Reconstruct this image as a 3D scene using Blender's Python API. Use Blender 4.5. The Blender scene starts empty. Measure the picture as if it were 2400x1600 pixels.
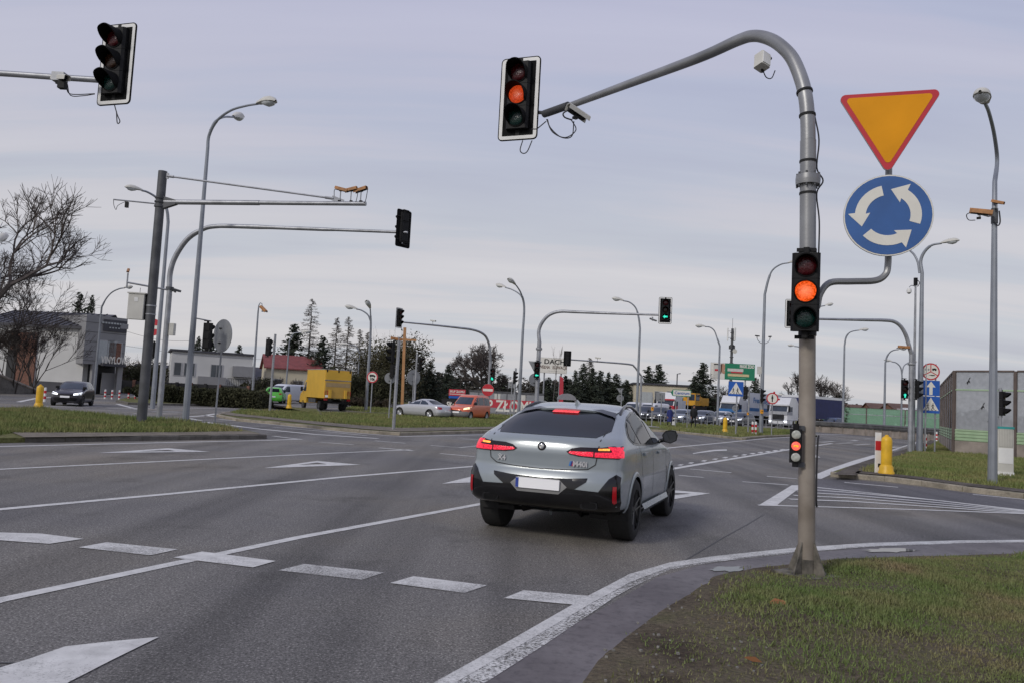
import bpy, bmesh, math, random
import numpy as np
from mathutils import Vector, Matrix, Euler
from mathutils.bvhtree import BVHTree
from mathutils.geometry import delaunay_2d_cdt
R = math.radians
S = bpy.context.scene
COL = S.collection
# ------------------------------------------------------------------ camera
FPX, PITCH, ROLL, CAMH = 1850.0, 4.17, 3.0, 1.62
cam = bpy.data.cameras.new('camera'); cam.sensor_width = 36; cam.lens = FPX / 2400 * 36
cam.clip_start = .05; cam.clip_end = 6000
camo = bpy.data.objects.new('camera', cam); COL.objects.link(camo)
_p, _r = R(PITCH), R(ROLL)
_F = Vector((0, math.cos(_p), math.sin(_p))); _R0 = Vector((1, 0, 0)); _U0 = Vector((0, -math.sin(_p), math.cos(_p)))
_R = _R0 * math.cos(_r) + _U0 * math.sin(_r); _U = -_R0 * math.sin(_r) + _U0 * math.cos(_r)
camo.matrix_world = Matrix(((_R.x, _U.x, -_F.x, 0), (_R.y, _U.y, -_F.y, 0), (_R.z, _U.z, -_F.z, CAMH), (0, 0, 0, 1)))
S.camera = camo
# ------------------------------------------------------------------ sky and sun
SUN_EL, SUN_AZ = 33.0, 222.0          # azimuth clockwise from +Y: behind the camera, a little to its left
wd = bpy.data.worlds.new('World'); S.world = wd; wd.use_nodes = True
nt = wd.node_tree; N = nt.nodes; L = nt.links
for n in list(N): N.remove(n)
def wn(t, **k):
    n = N.new(t)
    for a, b in k.items(): setattr(n, a, b)
    return n
out = wn('ShaderNodeOutputWorld'); bg = wn('ShaderNodeBackground'); bg.inputs['Strength'].default_value = .1
L.new(bg.outputs[0], out.inputs[0])
sky = wn('ShaderNodeTexSky', sky_type='NISHITA', sun_disc=False, sun_elevation=R(SUN_EL), sun_rotation=R(SUN_AZ), air_density=1, dust_density=2.5)
tc = wn('ShaderNodeTexCoord'); sp = wn('ShaderNodeSeparateXYZ'); L.new(tc.outputs['Generated'], sp.inputs[0])
def wmath(op, a, b=None):
    n = wn('ShaderNodeMath', operation=op)
    for i, v in enumerate((a, b)):
        if v is None: continue
        if isinstance(v, (int, float)): n.inputs[i].default_value = v
        else: L.new(v, n.inputs[i])
    return n.outputs[0]
zz = wmath('MAXIMUM', sp.outputs[2], 0.0)
den = wmath('ADD', zz, .16)
cx = wmath('DIVIDE', sp.outputs[0], den); cy = wmath('DIVIDE', sp.outputs[1], den)
cmb = wn('ShaderNodeCombineXYZ'); L.new(cx, cmb.inputs[0]); L.new(cy, cmb.inputs[1])
mp = wn('ShaderNodeMapping'); mp.inputs['Rotation'].default_value = (0, 0, R(-7)); mp.inputs['Scale'].default_value = (.32, 2.1, 1)
L.new(cmb.outputs[0], mp.inputs[0])
ns = wn('ShaderNodeTexNoise'); ns.inputs['Scale'].default_value = .9; ns.inputs['Detail'].default_value = 6; ns.inputs['Roughness'].default_value = .52
ns.inputs['Distortion'].default_value = .35; L.new(mp.outputs[0], ns.inputs['Vector'])
rp = wn('ShaderNodeValToRGB'); L.new(zz, rp.inputs[0]); e = rp.color_ramp.elements
def lin(c): return tuple(((v / 255) / 12.92 if v / 255 <= .04045 else ((v / 255 + .055) / 1.055) ** 2.4) for v in c)
stops = [(0, (205, 204, 206)), (.09, (211, 210, 213)), (.2, (205, 205, 211)), (.33, (194, 196, 212)), (.5, (186, 189, 213)), (1, (178, 181, 208))]
while len(e) < len(stops): e.new(.5)
for el, (p, c) in zip(e, stops): el.position = p; el.color = (*lin(c), 1)
rp2 = wn('ShaderNodeValToRGB'); L.new(ns.outputs[0], rp2.inputs[0]); e = rp2.color_ramp.elements
e[0].position = .3; e[0].color = (.80, .825, .90, 1); e[1].position = .68; e[1].color = (1.09, 1.07, 1.055, 1)
e.new(.46).color = (.91, .945, .985, 1); e.new(.52).color = (1.0, .99, 1.0, 1)
mu = wn('ShaderNodeMixRGB', blend_type='MULTIPLY'); mu.inputs[0].default_value = 1; L.new(rp.outputs[0], mu.inputs[1]); L.new(rp2.outputs[0], mu.inputs[2])
sc = wn('ShaderNodeMixRGB', blend_type='MULTIPLY'); sc.inputs[0].default_value = 1; L.new(mu.outputs[0], sc.inputs[1]); sc.inputs[2].default_value = (10, 10, 10, 1)
mx = wn('ShaderNodeMixRGB'); mx.inputs[0].default_value = .94; L.new(sky.outputs[0], mx.inputs[1]); L.new(sc.outputs[0], mx.inputs[2])
L.new(mx.outputs[0], bg.inputs['Color'])
sun = bpy.data.lights.new('sun', 'SUN'); sun.energy = 1.5; sun.angle = R(11); sun.color = (1, .95, .87)
suno = bpy.data.objects.new('sun', sun); COL.objects.link(suno)
suno.rotation_euler = (R(90 - SUN_EL), 0, R(180 - SUN_AZ)); suno.location = (0, -20, 40)
S.view_settings.view_transform = 'Standard'; S.view_settings.look = 'None'; S.view_settings.exposure = 0; S.view_settings.gamma = 1
S.render.engine = 'CYCLES'
# ------------------------------------------------------------------ survey: photo position -> place on the ground
def ray(x, y): return _F + _R * ((x - 1200) / FPX) - _U * ((y - 800) / FPX)
def G(x, y, z=0.0):
    d = ray(x, y); t = (z - CAMH) / d.z; return Vector((d.x * t, d.y * t, z))
def at(x, y, D):
    d = ray(x, y); t = D / d.y; return Vector((0, 0, CAMH)) + d * t
def proj(v):
    w = Vector(v) - Vector((0, 0, CAMH)); d = w.dot(_F); return 1200 + FPX * w.dot(_R) / d, 800 - FPX * w.dot(_U) / d
def B(x, D, z=0.0):
    a, b = -3 * D, 3 * D
    for _ in range(50):
        m = (a + b) / 2
        if proj((m, D, z))[0] < x: a = m
        else: b = m
    return Vector((m, D, z))
def Zat(p, y):
    a, b = -5.0, 120.0
    for _ in range(50):
        m = (a + b) / 2
        if proj((p[0], p[1], m))[1] > y: a = m
        else: b = m
    return m
def on_plane(p0, tip):
    ux, uy = tip[0] - p0[0], tip[1] - p0[1]
    def f(x, y):
        d = ray(x, y); det = -d.x * uy + d.y * ux
        t = (-p0[0] * uy + p0[1] * ux) / det
        return Vector((0, 0, CAMH)) + d * t
    return f
def Rz(deg): return Matrix.Rotation(R(deg), 4, 'Z')
# ------------------------------------------------------------------ mesh building
class MB:
    def __init__(s, m=None): s.v = []; s.f = []; s.mi = []; s.mats = []; s.m = m
    def mat(s, m):
        if m not in s.mats: s.mats.append(m)
        return s.mats.index(m)
    def add(s, vs, fs, m):
        o = len(s.v); k = s.mat(m)
        for p in vs:
            p = Vector(p); s.v.append(tuple(s.m @ p) if s.m else tuple(p))
        for f in fs: s.f.append(tuple(i + o for i in f)); s.mi.append(k)
    def box(s, c, d, m, M=None):
        x, y, z = d[0] / 2, d[1] / 2, d[2] / 2
        vs = [Vector((a * x, b * y, e_ * z)) for a in (-1, 1) for b in (-1, 1) for e_ in (-1, 1)]
        if M: vs = [M @ p for p in vs]
        c = Vector(c); s.add([p + c for p in vs], [(0, 1, 3, 2), (4, 6, 7, 5), (0, 4, 5, 1), (2, 3, 7, 6), (0, 2, 6, 4), (1, 5, 7, 3)], m)
    def bbox(s, c, d, m, b=.02, M=None):     # box with chamfered long edges (octagon section across x,y)
        x, y = d[0] / 2, d[1] / 2; b = min(b, x * .9, y * .9)
        ring = [(x - b, -y), (x, -y + b), (x, y - b), (x - b, y), (-x + b, y), (-x, y - b), (-x, -y + b), (-x + b, -y)]
        vs = [Vector((p[0], p[1], -d[2] / 2)) for p in ring] + [Vector((p[0], p[1], d[2] / 2)) for p in ring]
        if M: vs = [M @ p for p in vs]
        c = Vector(c)
        s.add([p + c for p in vs], [tuple(range(7, -1, -1)), tuple(range(8, 16))] + [(i, (i + 1) % 8, 8 + (i + 1) % 8, 8 + i) for i in range(8)], m)
    def tube(s, path, r, m, n=8, cap=True):
        path = [Vector(p) for p in path]; k = len(path)
        rs = r if isinstance(r, (list, tuple)) else [r] * k
        vs = []; up = None
        for i, p in enumerate(path):
            t = (path[min(i + 1, k - 1)] - path[max(i - 1, 0)])
            t = t.normalized() if t.length > 1e-9 else Vector((0, 0, 1))
            if up is None: up = t.orthogonal().normalized()
            else:
                up = up - t * up.dot(t); up = up.normalized() if up.length > 1e-6 else t.orthogonal().normalized()
            w = t.cross(up)
            for j in range(n):
                a = 2 * math.pi * j / n; vs.append(p + (up * math.cos(a) + w * math.sin(a)) * rs[i])
        fs = [(i * n + j, i * n + (j + 1) % n, (i + 1) * n + (j + 1) % n, (i + 1) * n + j) for i in range(k - 1) for j in range(n)]
        if cap: fs += [tuple(range(n - 1, -1, -1)), tuple(range((k - 1) * n, k * n))]
        s.add(vs, fs, m)
    def lathe(s, prof, m, c=(0, 0, 0), n=16, axis='Z', ms=None):   # prof: (radius, height); ms: material per band
        vs = []; c = Vector(c)
        for r_, h in prof:
            for j in range(n):
                a = 2 * math.pi * j / n; x, y = r_ * math.cos(a), r_ * math.sin(a)
                vs.append(c + (Vector((x, y, h)) if axis == 'Z' else Vector((x, h, y)) if axis == 'Y' else Vector((h, x, y))))
        k = len(prof); o = len(s.v)
        bands = [[(i * n + j, i * n + (j + 1) % n, (i + 1) * n + (j + 1) % n, (i + 1) * n + j) for j in range(n)] for i in range(k - 1)]
        if ms is None:
            s.add(vs, [f for b in bands for f in b] + [tuple(range(n - 1, -1, -1)), tuple(range((k - 1) * n, k * n))], m)
        else:
            s.add(vs, [], m)
            for b, mm in zip(bands, ms):
                q = s.mat(mm)
                for f in b: s.f.append(tuple(i + o for i in f)); s.mi.append(q)
            q = s.mat(ms[-1]); s.f.append(tuple(o + (k - 1) * n + i for i in range(n))); s.mi.append(q)
    def prism(s, poly, y0, y1, m, M=None):   # poly in local x,z; extruded along y
        n = len(poly); vs = [Vector((p[0], y0, p[1])) for p in poly] + [Vector((p[0], y1, p[1])) for p in poly]
        if M: vs = [M @ p for p in vs]
        s.add(vs, [tuple(range(n)), tuple(range(2 * n - 1, n - 1, -1))] + [(i, n + i, n + (i + 1) % n, (i + 1) % n) for i in range(n)], m)
    def slab(s, poly, z0, z1, m):            # poly in x,y; extruded along z
        n = len(poly); vs = [(p[0], p[1], z0) for p in poly] + [(p[0], p[1], z1) for p in poly]
        s.add(vs, [tuple(range(n - 1, -1, -1)), tuple(range(n, 2 * n))] + [(i, (i + 1) % n, n + (i + 1) % n, n + i) for i in range(n)], m)
    def sheet(s, poly, m): s.add(poly, [tuple(range(len(poly)))], m)
    def pieces(s, name, parent=None, sharp=35):        # every separate piece becomes a part of its own
        par = list(range(len(s.v)))
        def find(i):
            while par[i] != i: par[i] = par[par[i]]; i = par[i]
            return i
        for f in s.f:
            a = find(f[0])
            for q in f[1:]: par[find(q)] = a
        gr = {}
        for f, k in zip(s.f, s.mi): gr.setdefault(find(f[0]), []).append((f, k))
        out_ = []
        for fl in gr.values():
            ids = sorted({i for f, _ in fl for i in f}); mp_ = {i: n for n, i in enumerate(ids)}; mb = MB(); mb.mats = list(s.mats)
            mb.v = [s.v[i] for i in ids]; mb.f = [tuple(mp_[i] for i in f) for f, _ in fl]; mb.mi = [k for _, k in fl]; out_.append(mb.build(name, parent, sharp))
        return out_
    def build(s, name, parent=None, sharp=35, smooth=True):
        me = bpy.data.meshes.new(name); me.from_pydata(s.v, [], s.f)
        for m in s.mats: me.materials.append(m)
        me.polygons.foreach_set('material_index', s.mi)
        fix(me, sharp, smooth)
        return link(name, me, parent)
def fix(me, sharp=35, smooth=True):
    bm = bmesh.new(); bm.from_mesh(me); bmesh.ops.recalc_face_normals(bm, faces=bm.faces); bm.to_mesh(me); bm.free()
    if smooth:
        me.polygons.foreach_set('use_smooth', [True] * len(me.polygons)); me.set_sharp_from_angle(angle=R(sharp))
    me.update()
def link(name, me, parent=None):
    o = bpy.data.objects.new(name, me); COL.objects.link(o)
    if parent: o.parent = parent
    return o
def thing(name, label, cat, loc=(0, 0, 0), rz=0, group=None):
    o = bpy.data.objects.new(name, None); o.empty_display_size = .2; COL.objects.link(o)
    o.location = loc; o.rotation_euler = (0, 0, R(rz)); return tag(o, label, cat, group)
def tag(o, label, cat, group=None, kind=None):
    if label: o['label'] = label
    if cat: o['category'] = cat
    if group: o['group'] = group
    if kind: o['kind'] = kind
    return o
def struct(o): o['kind'] = 'structure'; return o
def dup(o, loc, rz, label, s=1.0):            # a copy of a thing with its parts and sub-parts
    def cp(a, par):
        c = a.copy(); COL.objects.link(c)
        if par: c.parent = par
        for ch in list(a.children): cp(ch, c)
        return c
    c = cp(o, None); c.location = loc; c.rotation_euler = (0, 0, R(rz)); c.scale = (s, s, s); c['label'] = label
    return c
def arc(c, r, a0, a1, n): return [(c[0] + r * math.cos(R(a0 + (a1 - a0) * i / n)), c[1] + r * math.sin(R(a0 + (a1 - a0) * i / n))) for i in range(n + 1)]
def rrect(w, h, r, n=5, cx=0, cy=0):
    w, h = w / 2 - r, h / 2 - r; o = []
    for sx, sy, a in ((1, -1, -90), (1, 1, 0), (-1, 1, 90), (-1, -1, 180)): o += arc((cx + sx * w, cy + sy * h), r, a, a + 90, n)
    return o
def spline(pts, k=6):
    P = [Vector(p) for p in pts]; P = [P[0] * 2 - P[1]] + P + [P[-1] * 2 - P[-2]]; o = []
    for i in range(1, len(P) - 2):
        for j in range(k):
            t = j / k; a, b, c, d = P[i - 1], P[i], P[i + 1], P[i + 2]
            o.append(.5 * ((2 * b) + (c - a) * t + (2 * a - 5 * b + 4 * c - d) * t * t + (3 * b - a - 3 * c + d) * t ** 3))
    return o + [P[-2]]
# ------------------------------------------------------------------ materials
MC = {}
def mat(name, col, rough=.5, metal=0, var=.1, scale=5.0, bump=0, bscale=40, emit=0, ecol=None, coat=0, spec=.5, var2=None):
    if name in MC: return MC[name]
    m = bpy.data.materials.new(name); m.use_nodes = True; t = m.node_tree; b = t.nodes['Principled BSDF']
    b.inputs['Roughness'].default_value = rough; b.inputs['Metallic'].default_value = metal; b.inputs['Specular IOR Level'].default_value = spec
    if coat: b.inputs['Coat Weight'].default_value = coat; b.inputs['Coat Roughness'].default_value = .12
    c = t.nodes.new('ShaderNodeTexCoord'); n = t.nodes.new('ShaderNodeTexNoise'); n.inputs['Scale'].default_value = scale; n.inputs['Detail'].default_value = 5
    t.links.new(c.outputs['Object'], n.inputs['Vector'])
    r = t.nodes.new('ShaderNodeValToRGB'); r.color_ramp.elements[0].position = .3; r.color_ramp.elements[1].position = .7
    c2 = var2 or tuple(min(1, x * (1 + var)) for x in col)
    r.color_ramp.elements[0].color = (*[x * (1 - var) for x in col], 1); r.color_ramp.elements[1].color = (*c2, 1)
    t.links.new(n.outputs[0], r.inputs[0]); t.links.new(r.outputs[0], b.inputs['Base Color'])
    if bump:
        q = t.nodes.new('ShaderNodeTexNoise'); q.inputs['Scale'].default_value = bscale; q.inputs['Detail'].default_value = 4
        t.links.new(c.outputs['Object'], q.inputs['Vector'])
        u = t.nodes.new('ShaderNodeBump'); u.inputs['Strength'].default_value = bump; u.inputs['Distance'].default_value = .02
        t.links.new(q.outputs[0], u.inputs['Height']); t.links.new(u.outputs[0], b.inputs['Normal'])
    if emit:
        b.inputs['Emission Strength'].default_value = emit; ec = ecol or col
        vo = t.nodes.new('ShaderNodeTexVoronoi'); vo.inputs['Scale'].default_value = 60; t.links.new(c.outputs['Object'], vo.inputs['Vector'])
        er = t.nodes.new('ShaderNodeValToRGB'); er.color_ramp.elements[0].position = .1; er.color_ramp.elements[0].color = (*[min(1.6, x * 1.25 + .02) for x in ec], 1); er.color_ramp.elements[1].position = .75; er.color_ramp.elements[1].color = (*[x * .55 for x in ec], 1)
        t.links.new(vo.outputs['Distance'], er.inputs[0]); eo = er.outputs[0]
        if 'lens_lit' in name:            # LED cluster: hotter towards the middle of the lens
            sx_ = t.nodes.new('ShaderNodeMapping'); sx_.inputs['Scale'].default_value = (1, 0, 1); t.links.new(c.outputs['Object'], sx_.inputs[0])
            ln_ = t.nodes.new('ShaderNodeVectorMath'); ln_.operation = 'LENGTH'; t.links.new(sx_.outputs[0], ln_.inputs[0])
            hr = t.nodes.new('ShaderNodeValToRGB'); hr.color_ramp.elements[0].color = (*[min(1.5, x * 1.1 + .10) for x in ec], 1); hr.color_ramp.elements[1].position = .085; hr.color_ramp.elements[1].color = (0, 0, 0, 1); t.links.new(ln_.outputs['Value'], hr.inputs[0])
            ad = t.nodes.new('ShaderNodeMixRGB'); ad.blend_type = 'SCREEN'; ad.inputs[0].default_value = .75; t.links.new(eo, ad.inputs[1]); t.links.new(hr.outputs[0], ad.inputs[2]); eo = ad.outputs[0]
        t.links.new(eo, b.inputs['Emission Color'])
    MC[name] = m; return m
def glassy(name, col, alpha, rough=.08):
    m = mat(name, col, rough); t = m.node_tree; b = t.nodes['Principled BSDF']; o = t.nodes['Material Output']
    tr = t.nodes.new('ShaderNodeBsdfTransparent'); tr.inputs[0].default_value = (*[.55 + .45 * x for x in col], 1)
    mxs = t.nodes.new('ShaderNodeMixShader'); mxs.inputs[0].default_value = alpha
    t.links.new(tr.outputs[0], mxs.inputs[1]); t.links.new(b.outputs[0], mxs.inputs[2]); t.links.new(mxs.outputs[0], o.inputs[0]); return m
GALV = mat('galvanised_steel', (.33, .34, .36), .48, .55, .22, 3.0, .08, 60)
GALVD = mat('weathered_steel', (.085, .088, .094), .6, .3, .35, 2.2, .1, 40)
POST = mat('painted_mast', (.25, .21, .165), .6, .1, .3, 2.3, .06, 50, var2=(.35, .31, .265)); POSTU = mat('mast_arm_steel', (.24, .245, .25), .42, .45, .2, 1.6, .05, 50, var2=(.33, .335, .34))
LAMPG = mat('lamp_steel', (.26, .28, .31), .5, .4, .12, 2)
BLACK = mat('black_plastic', (.0085, .0085, .0095), .6, 0, .3, 8, spec=.25)
BLACKM = mat('matt_black', (.006, .006, .0065), .8, 0, .3, 8, spec=.15)
RUB = mat('rubber', (.012, .012, .012), .8, 0, .3, 20, .2, 90)
WHITE = mat('white_paint', (.74, .74, .72), .5, 0, .06, 4)
WIRE = mat('cable', (.02, .02, .024), .6)
ORANGE = mat('orange_shield', (.36, .165, .055), .55, 0, .3, 9)
BOWL = mat('lamp_bowl', (.55, .58, .6), .12, 0, .1, 6)
BOXG = mat('grey_cabinet', (.56, .55, .5), .55, 0, .08, 3)
YEL = mat('yellow_plastic', (.72, .42, .015), .45, 0, .18, 4, .05, 30)
REDP = mat('red_band', (.5, .022, .03), .5, 0, .15, 6)
SRED = mat('sign_red', (.50, .022, .035), .4, 0, .08, 5)
SYEL = mat('sign_yellow', (.76, .315, .010), .55, 0, .09, 2.2, .04, 70, spec=.15)
SBLU = mat('sign_blue', (.032, .112, .33), .42, 0, .16, 2.4, .04, 70)
SBL2 = mat('sign_bright_blue', (.015, .10, .42), .4, 0, .06, 3)
SWHT = mat('sign_white', (.72, .70, .63), .45, 0, .05, 5)
SBLK = mat('sign_black', (.012, .012, .012), .5)
SBACK = mat('sign_back', (.3, .31, .32), .5, .4, .12, 4)
SGRN = mat('sign_green', (.012, .2, .1), .45)
def lensm(name, col, e): return mat(name, tuple(c * (.12 if e else 1) for c in col), .18, 0, .35, 55, .3, 45, e, col)
L_RED0 = lensm('red_lens', (.055, .004, .007), 0); L_AMB0 = lensm('amber_lens', (.03, .012, .006), 0); L_GRN0 = lensm('green_lens', (.002, .022, .019), 0)
L_CLR0 = mat('clear_lens', (.42, .43, .39), .12, 0, .3, 30)
L_AMB = lensm('amber_lens_lit', (1, .10, .006), 1.1); L_RED = lensm('red_lens_lit', (1, .07, .035), 1.1); L_GRN = lensm('green_lens_lit', (.0, .9, .56), 1.1)
L_YEL = lensm('yellow_symbol_lit', (1, .5, .02), 1.0)
L_ORD = lensm('orange_lens_lit', (.95, .085, .012), .55)
TYRE = RUB; RIMS = mat('alloy_rim', (.45, .46, .48), .3, .8); RIMB = mat('black_rim', (.02, .02, .022), .3, .3)
GLASS = mat('tinted_glass', (.006, .008, .012), .05, 0, .2, 2, spec=.16)
GLASSL = mat('window_glass', (.03, .042, .062), .05, 0, .2, 2, spec=.6)
TAIL = mat('tail_lamp', (.35, .008, .015), .15, 0, .1, 9)
TAILON = mat('tail_lamp_lit', (.22, .004, .012), .12, 0, .5, 22, .3, 60, emit=.95, ecol=(1, .014, .06)); BRAKE = mat('brake_lamp_lit', (1, .25, .03), .2, 0, .2, 14, emit=1.6, ecol=(1, .32, .05))
HEAD = mat('headlamp', (.55, .56, .58), .1, 0, .2, 20); HEADON = mat('headlamp_lit', (.9, .92, 1), .1, emit=2.6, ecol=(.9, .94, 1)); HEADW = mat('warm_headlamp_lit', (1, .85, .5), .1, emit=1.4, ecol=(1, .8, .42))
PLATE = mat('number_plate', (.92, .92, .92), .5, 0, .02, 3)
CHROME = mat('chrome', (.6, .6, .62), .15, 1, .05)
def paint(name, c, coat=.7, rough=.35, metal=.2): return mat(name, c, rough, metal, .04, 3, coat=coat)
# ------------------------------------------------------------------ lettering and the two walkers are meshed first, while the scene is small
TXT = {}
def text_mesh(key, body, size, bold=.0, ext=.004):
    cu = bpy.data.curves.new('lettering', 'FONT'); cu.body = body; cu.size = size; cu.align_x = 'CENTER'; cu.align_y = 'CENTER'; cu.extrude = ext; cu.offset = bold; cu.resolution_u = 3
    o = bpy.data.objects.new('lettering', cu); COL.objects.link(o); dg = bpy.context.evaluated_depsgraph_get()
    TXT[key] = bpy.data.meshes.new_from_object(o.evaluated_get(dg)); bpy.data.objects.remove(o)
for a in [('dachy', 'DACHY', .95, .02), ('elew', 'WEŁNA   ELEWACJE', .6, .01), ('zlom', 'SKUP ZŁOMU', 1.35, .03), ('zlom2', 'SKUP ZŁOMU', .34, .01), ('centrum', 'Centrum', .30, .006),
          ('maxi', 'MAXI ZOO', .62, .03), ('vin', 'VINYLOWE', .95, .03), ('fresh', 'Fresh Logistics', .95, .02), ('fresh2', 'Service', .36, .01), ('x4', 'X4', .085, .003), ('m40', 'M40i', .085, .003),
          ('t10', '10t', .26, .012), ('skup3', 'SKUP', .8, .03), ('five', '-5%', .45, .01)]: text_mesh(*a)
def lettering(key, m, parent, loc, rot=(90, 0, 0), sx=1):
    me = TXT[key].copy(); me.materials.clear(); me.materials.append(m); o = link('lettering', me, parent)
    o.location = loc; o.rotation_euler = tuple(R(a) for a in rot); o.scale = (sx, 1, 1); return o
def skinned(name, joints, bones, sub=1):
    me = bpy.data.meshes.new(name); me.from_pydata([j[:3] for j in joints], [], []) if False else me.from_pydata([j[:3] for j in joints], bones, [])
    o = bpy.data.objects.new(name, me); COL.objects.link(o); o.modifiers.new('s', 'SKIN'); o.modifiers.new('d', 'SUBSURF').levels = sub
    for v, j in zip(me.skin_vertices[0].data, joints): v.radius = (j[3], j[4] if len(j) > 4 else j[3])
    me.skin_vertices[0].data[0].use_root = True
    dg = bpy.context.evaluated_depsgraph_get(); r_ = bpy.data.meshes.new_from_object(o.evaluated_get(dg)); bpy.data.objects.remove(o)
    r_.polygons.foreach_set('use_smooth', [True] * len(r_.polygons)); return r_
# ================================================================== ground, roads, islands
def posmat(name, build, rough=.85, spec=.3):
    m = bpy.data.materials.new(name); m.use_nodes = True; t = m.node_tree; b = t.nodes['Principled BSDF']; b.inputs['Roughness'].default_value = rough; b.inputs['Specular IOR Level'].default_value = spec
    g = t.nodes.new('ShaderNodeNewGeometry')
    def noise(scale, detail=4, vec=None, rot=0, stretch=None, rough_=.55):
        n = t.nodes.new('ShaderNodeTexNoise'); n.inputs['Scale'].default_value = scale; n.inputs['Detail'].default_value = detail; n.inputs['Roughness'].default_value = rough_
        v = g.outputs['Position']
        if stretch:
            mp_ = t.nodes.new('ShaderNodeMapping'); mp_.inputs['Rotation'].default_value = (0, 0, R(rot)); mp_.inputs['Scale'].default_value = stretch
            t.links.new(v, mp_.inputs[0]); v = mp_.outputs[0]
        t.links.new(v, n.inputs['Vector']); return n.outputs[0]
    def ramp(fac, *st):
        r = t.nodes.new('ShaderNodeValToRGB'); e_ = r.color_ramp.elements
        while len(e_) < len(st): e_.new(.5)
        for el, (p, c) in zip(e_, st): el.position = p; el.color = (*c, 1) if len(c) == 3 else c
        t.links.new(fac, r.inputs[0]); return r.outputs[0]
    def mix(a, b_, fac=.5, mode='MIX'):
        x = t.nodes.new('ShaderNodeMixRGB'); x.blend_type = mode
        if isinstance(fac, (int, float)): x.inputs[0].default_value = fac
        else: t.links.new(fac, x.inputs[0])
        for i, q in ((1, a), (2, b_)):
            if isinstance(q, tuple): x.inputs[i].default_value = (*q, 1)
            else: t.links.new(q, x.inputs[i])
        return x.outputs[0]
    def bump(h, s=.3, d=.01):
        u = t.nodes.new('ShaderNodeBump'); u.inputs['Strength'].default_value = s; u.inputs['Distance'].default_value = d
        t.links.new(h, u.inputs['Height']); t.links.new(u.outputs[0], b.inputs['Normal'])
    build(t, b, noise, ramp, mix, bump); return m
g3 = lambda v: (v, v, v)
def _asph(base, warm):
    def f(t, b, noise, ramp, mix, bump):
        fine = noise(58, 4, rough_=.78); mid = noise(19, 3)
        c = ramp(fine, (.36, tuple(x * .30 for x in base)), (.47, tuple(x * .85 for x in base)), (.56, tuple(x * 1.1 for x in base)), (.66, tuple(x * 2.9 for x in base)))
        c = mix(c, ramp(mid, (.3, g3(.8)), (.7, g3(1.18))), 1, 'MULTIPLY')
        trk = noise(1.0, 3, rot=27, stretch=(.75, .035, 1))
        c = mix(c, ramp(trk, (.34, g3(.66)), (.5, g3(1.0)), (.66, g3(1.2))), 1, 'MULTIPLY')
        big = noise(.16, 4); c = mix(c, ramp(big, (.36, (.78, .79, .84)), (.5, g3(1.0)), (.64, warm)), 1, 'MULTIPLY')
        st = noise(.6, 6, rough_=.65); c = mix(c, ramp(st, (.30, g3(.62)), (.45, g3(1.0))), .9, 'MULTIPLY')
        t.links.new(c, b.inputs['Base Color']); bump(fine, .35, .012)
    return f
ASPH = posmat('asphalt', _asph((.172, .164, .152), (1.12, 1.06, .96)), .8, .28)
ASPHB = posmat('dark_asphalt', _asph((.115, .111, .118), (1.05, 1.03, 1.0)), .72, .35)
MUD = posmat('muddy_asphalt', lambda t, b, noise, ramp, mix, bump: (t.links.new(mix(ramp(noise(1.1, 5), (.35, (.105, .092, .093)), (.65, (.165, .15, .15))), ramp(noise(11, 6, rough_=.7), (.32, g3(.5)), (.48, g3(.95)), (.7, g3(1.15))), 1, 'MULTIPLY'), b.inputs['Base Color']), bump(noise(60), .15, .006)), .55, .4)
def _paint(lo, hi, scale, dirt=.75):
    def f(t, b, noise, ramp, mix, bump):
        c = mix((.66, .655, .63), ramp(noise(7, 5), (.3, g3(dirt)), (.7, g3(1.04))), 1, 'MULTIPLY'); t.links.new(c, b.inputs['Base Color'])
        big = noise(1.3, 2); fine = noise(scale, 5, rough_=.75); a = mix(big, fine, .68); w = ramp(a, (lo, g3(0)), (hi, g3(1)))
        tr = t.nodes.new('ShaderNodeBsdfTransparent'); ms = t.nodes.new('ShaderNodeMixShader'); t.links.new(w, ms.inputs[0]); t.links.new(tr.outputs[0], ms.inputs[1]); t.links.new(b.outputs[0], ms.inputs[2])
        t.links.new(ms.outputs[0], t.nodes['Material Output'].inputs[0]); bump(fine, .2, .006)
    return f
PAINT = posmat('road_paint', _paint(.28, .46, 62), .7); PAINTW = posmat('worn_road_paint', _paint(.30, .52, 60), .7); PAINTX = posmat('flaking_road_paint', _paint(.44, .56, 48, .85), .7)
PAINTF = posmat('faded_road_paint', _paint(.34, .60, 60, .8), .7)
def _soil(t, b, noise, ramp, mix, bump):
    c = ramp(noise(1.4, 6, rough_=.65), (.33, (.065, .05, .036)), (.5, (.125, .103, .072)), (.68, (.11, .105, .055)))
    c = mix(c, ramp(noise(28, 5, rough_=.7), (.3, g3(.55)), (.7, g3(1.4))), 1, 'MULTIPLY'); t.links.new(c, b.inputs['Base Color']); bump(noise(22, 5), .9, .05)
SOIL = posmat('soil', _soil, .95, .15)
def _turf(t, b, noise, ramp, mix, bump):
    c = ramp(noise(.9, 6, rough_=.65), (.33, (.11, .115, .045)), (.5, (.15, .155, .06)), (.66, (.19, .165, .085)))
    c = mix(c, ramp(noise(9, 5, rough_=.7), (.3, g3(.6)), (.7, g3(1.3))), 1, 'MULTIPLY'); t.links.new(c, b.inputs['Base Color']); bump(noise(12, 5), .8, .08)
TURF = posmat('turf', _turf, .95, .12)
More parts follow.
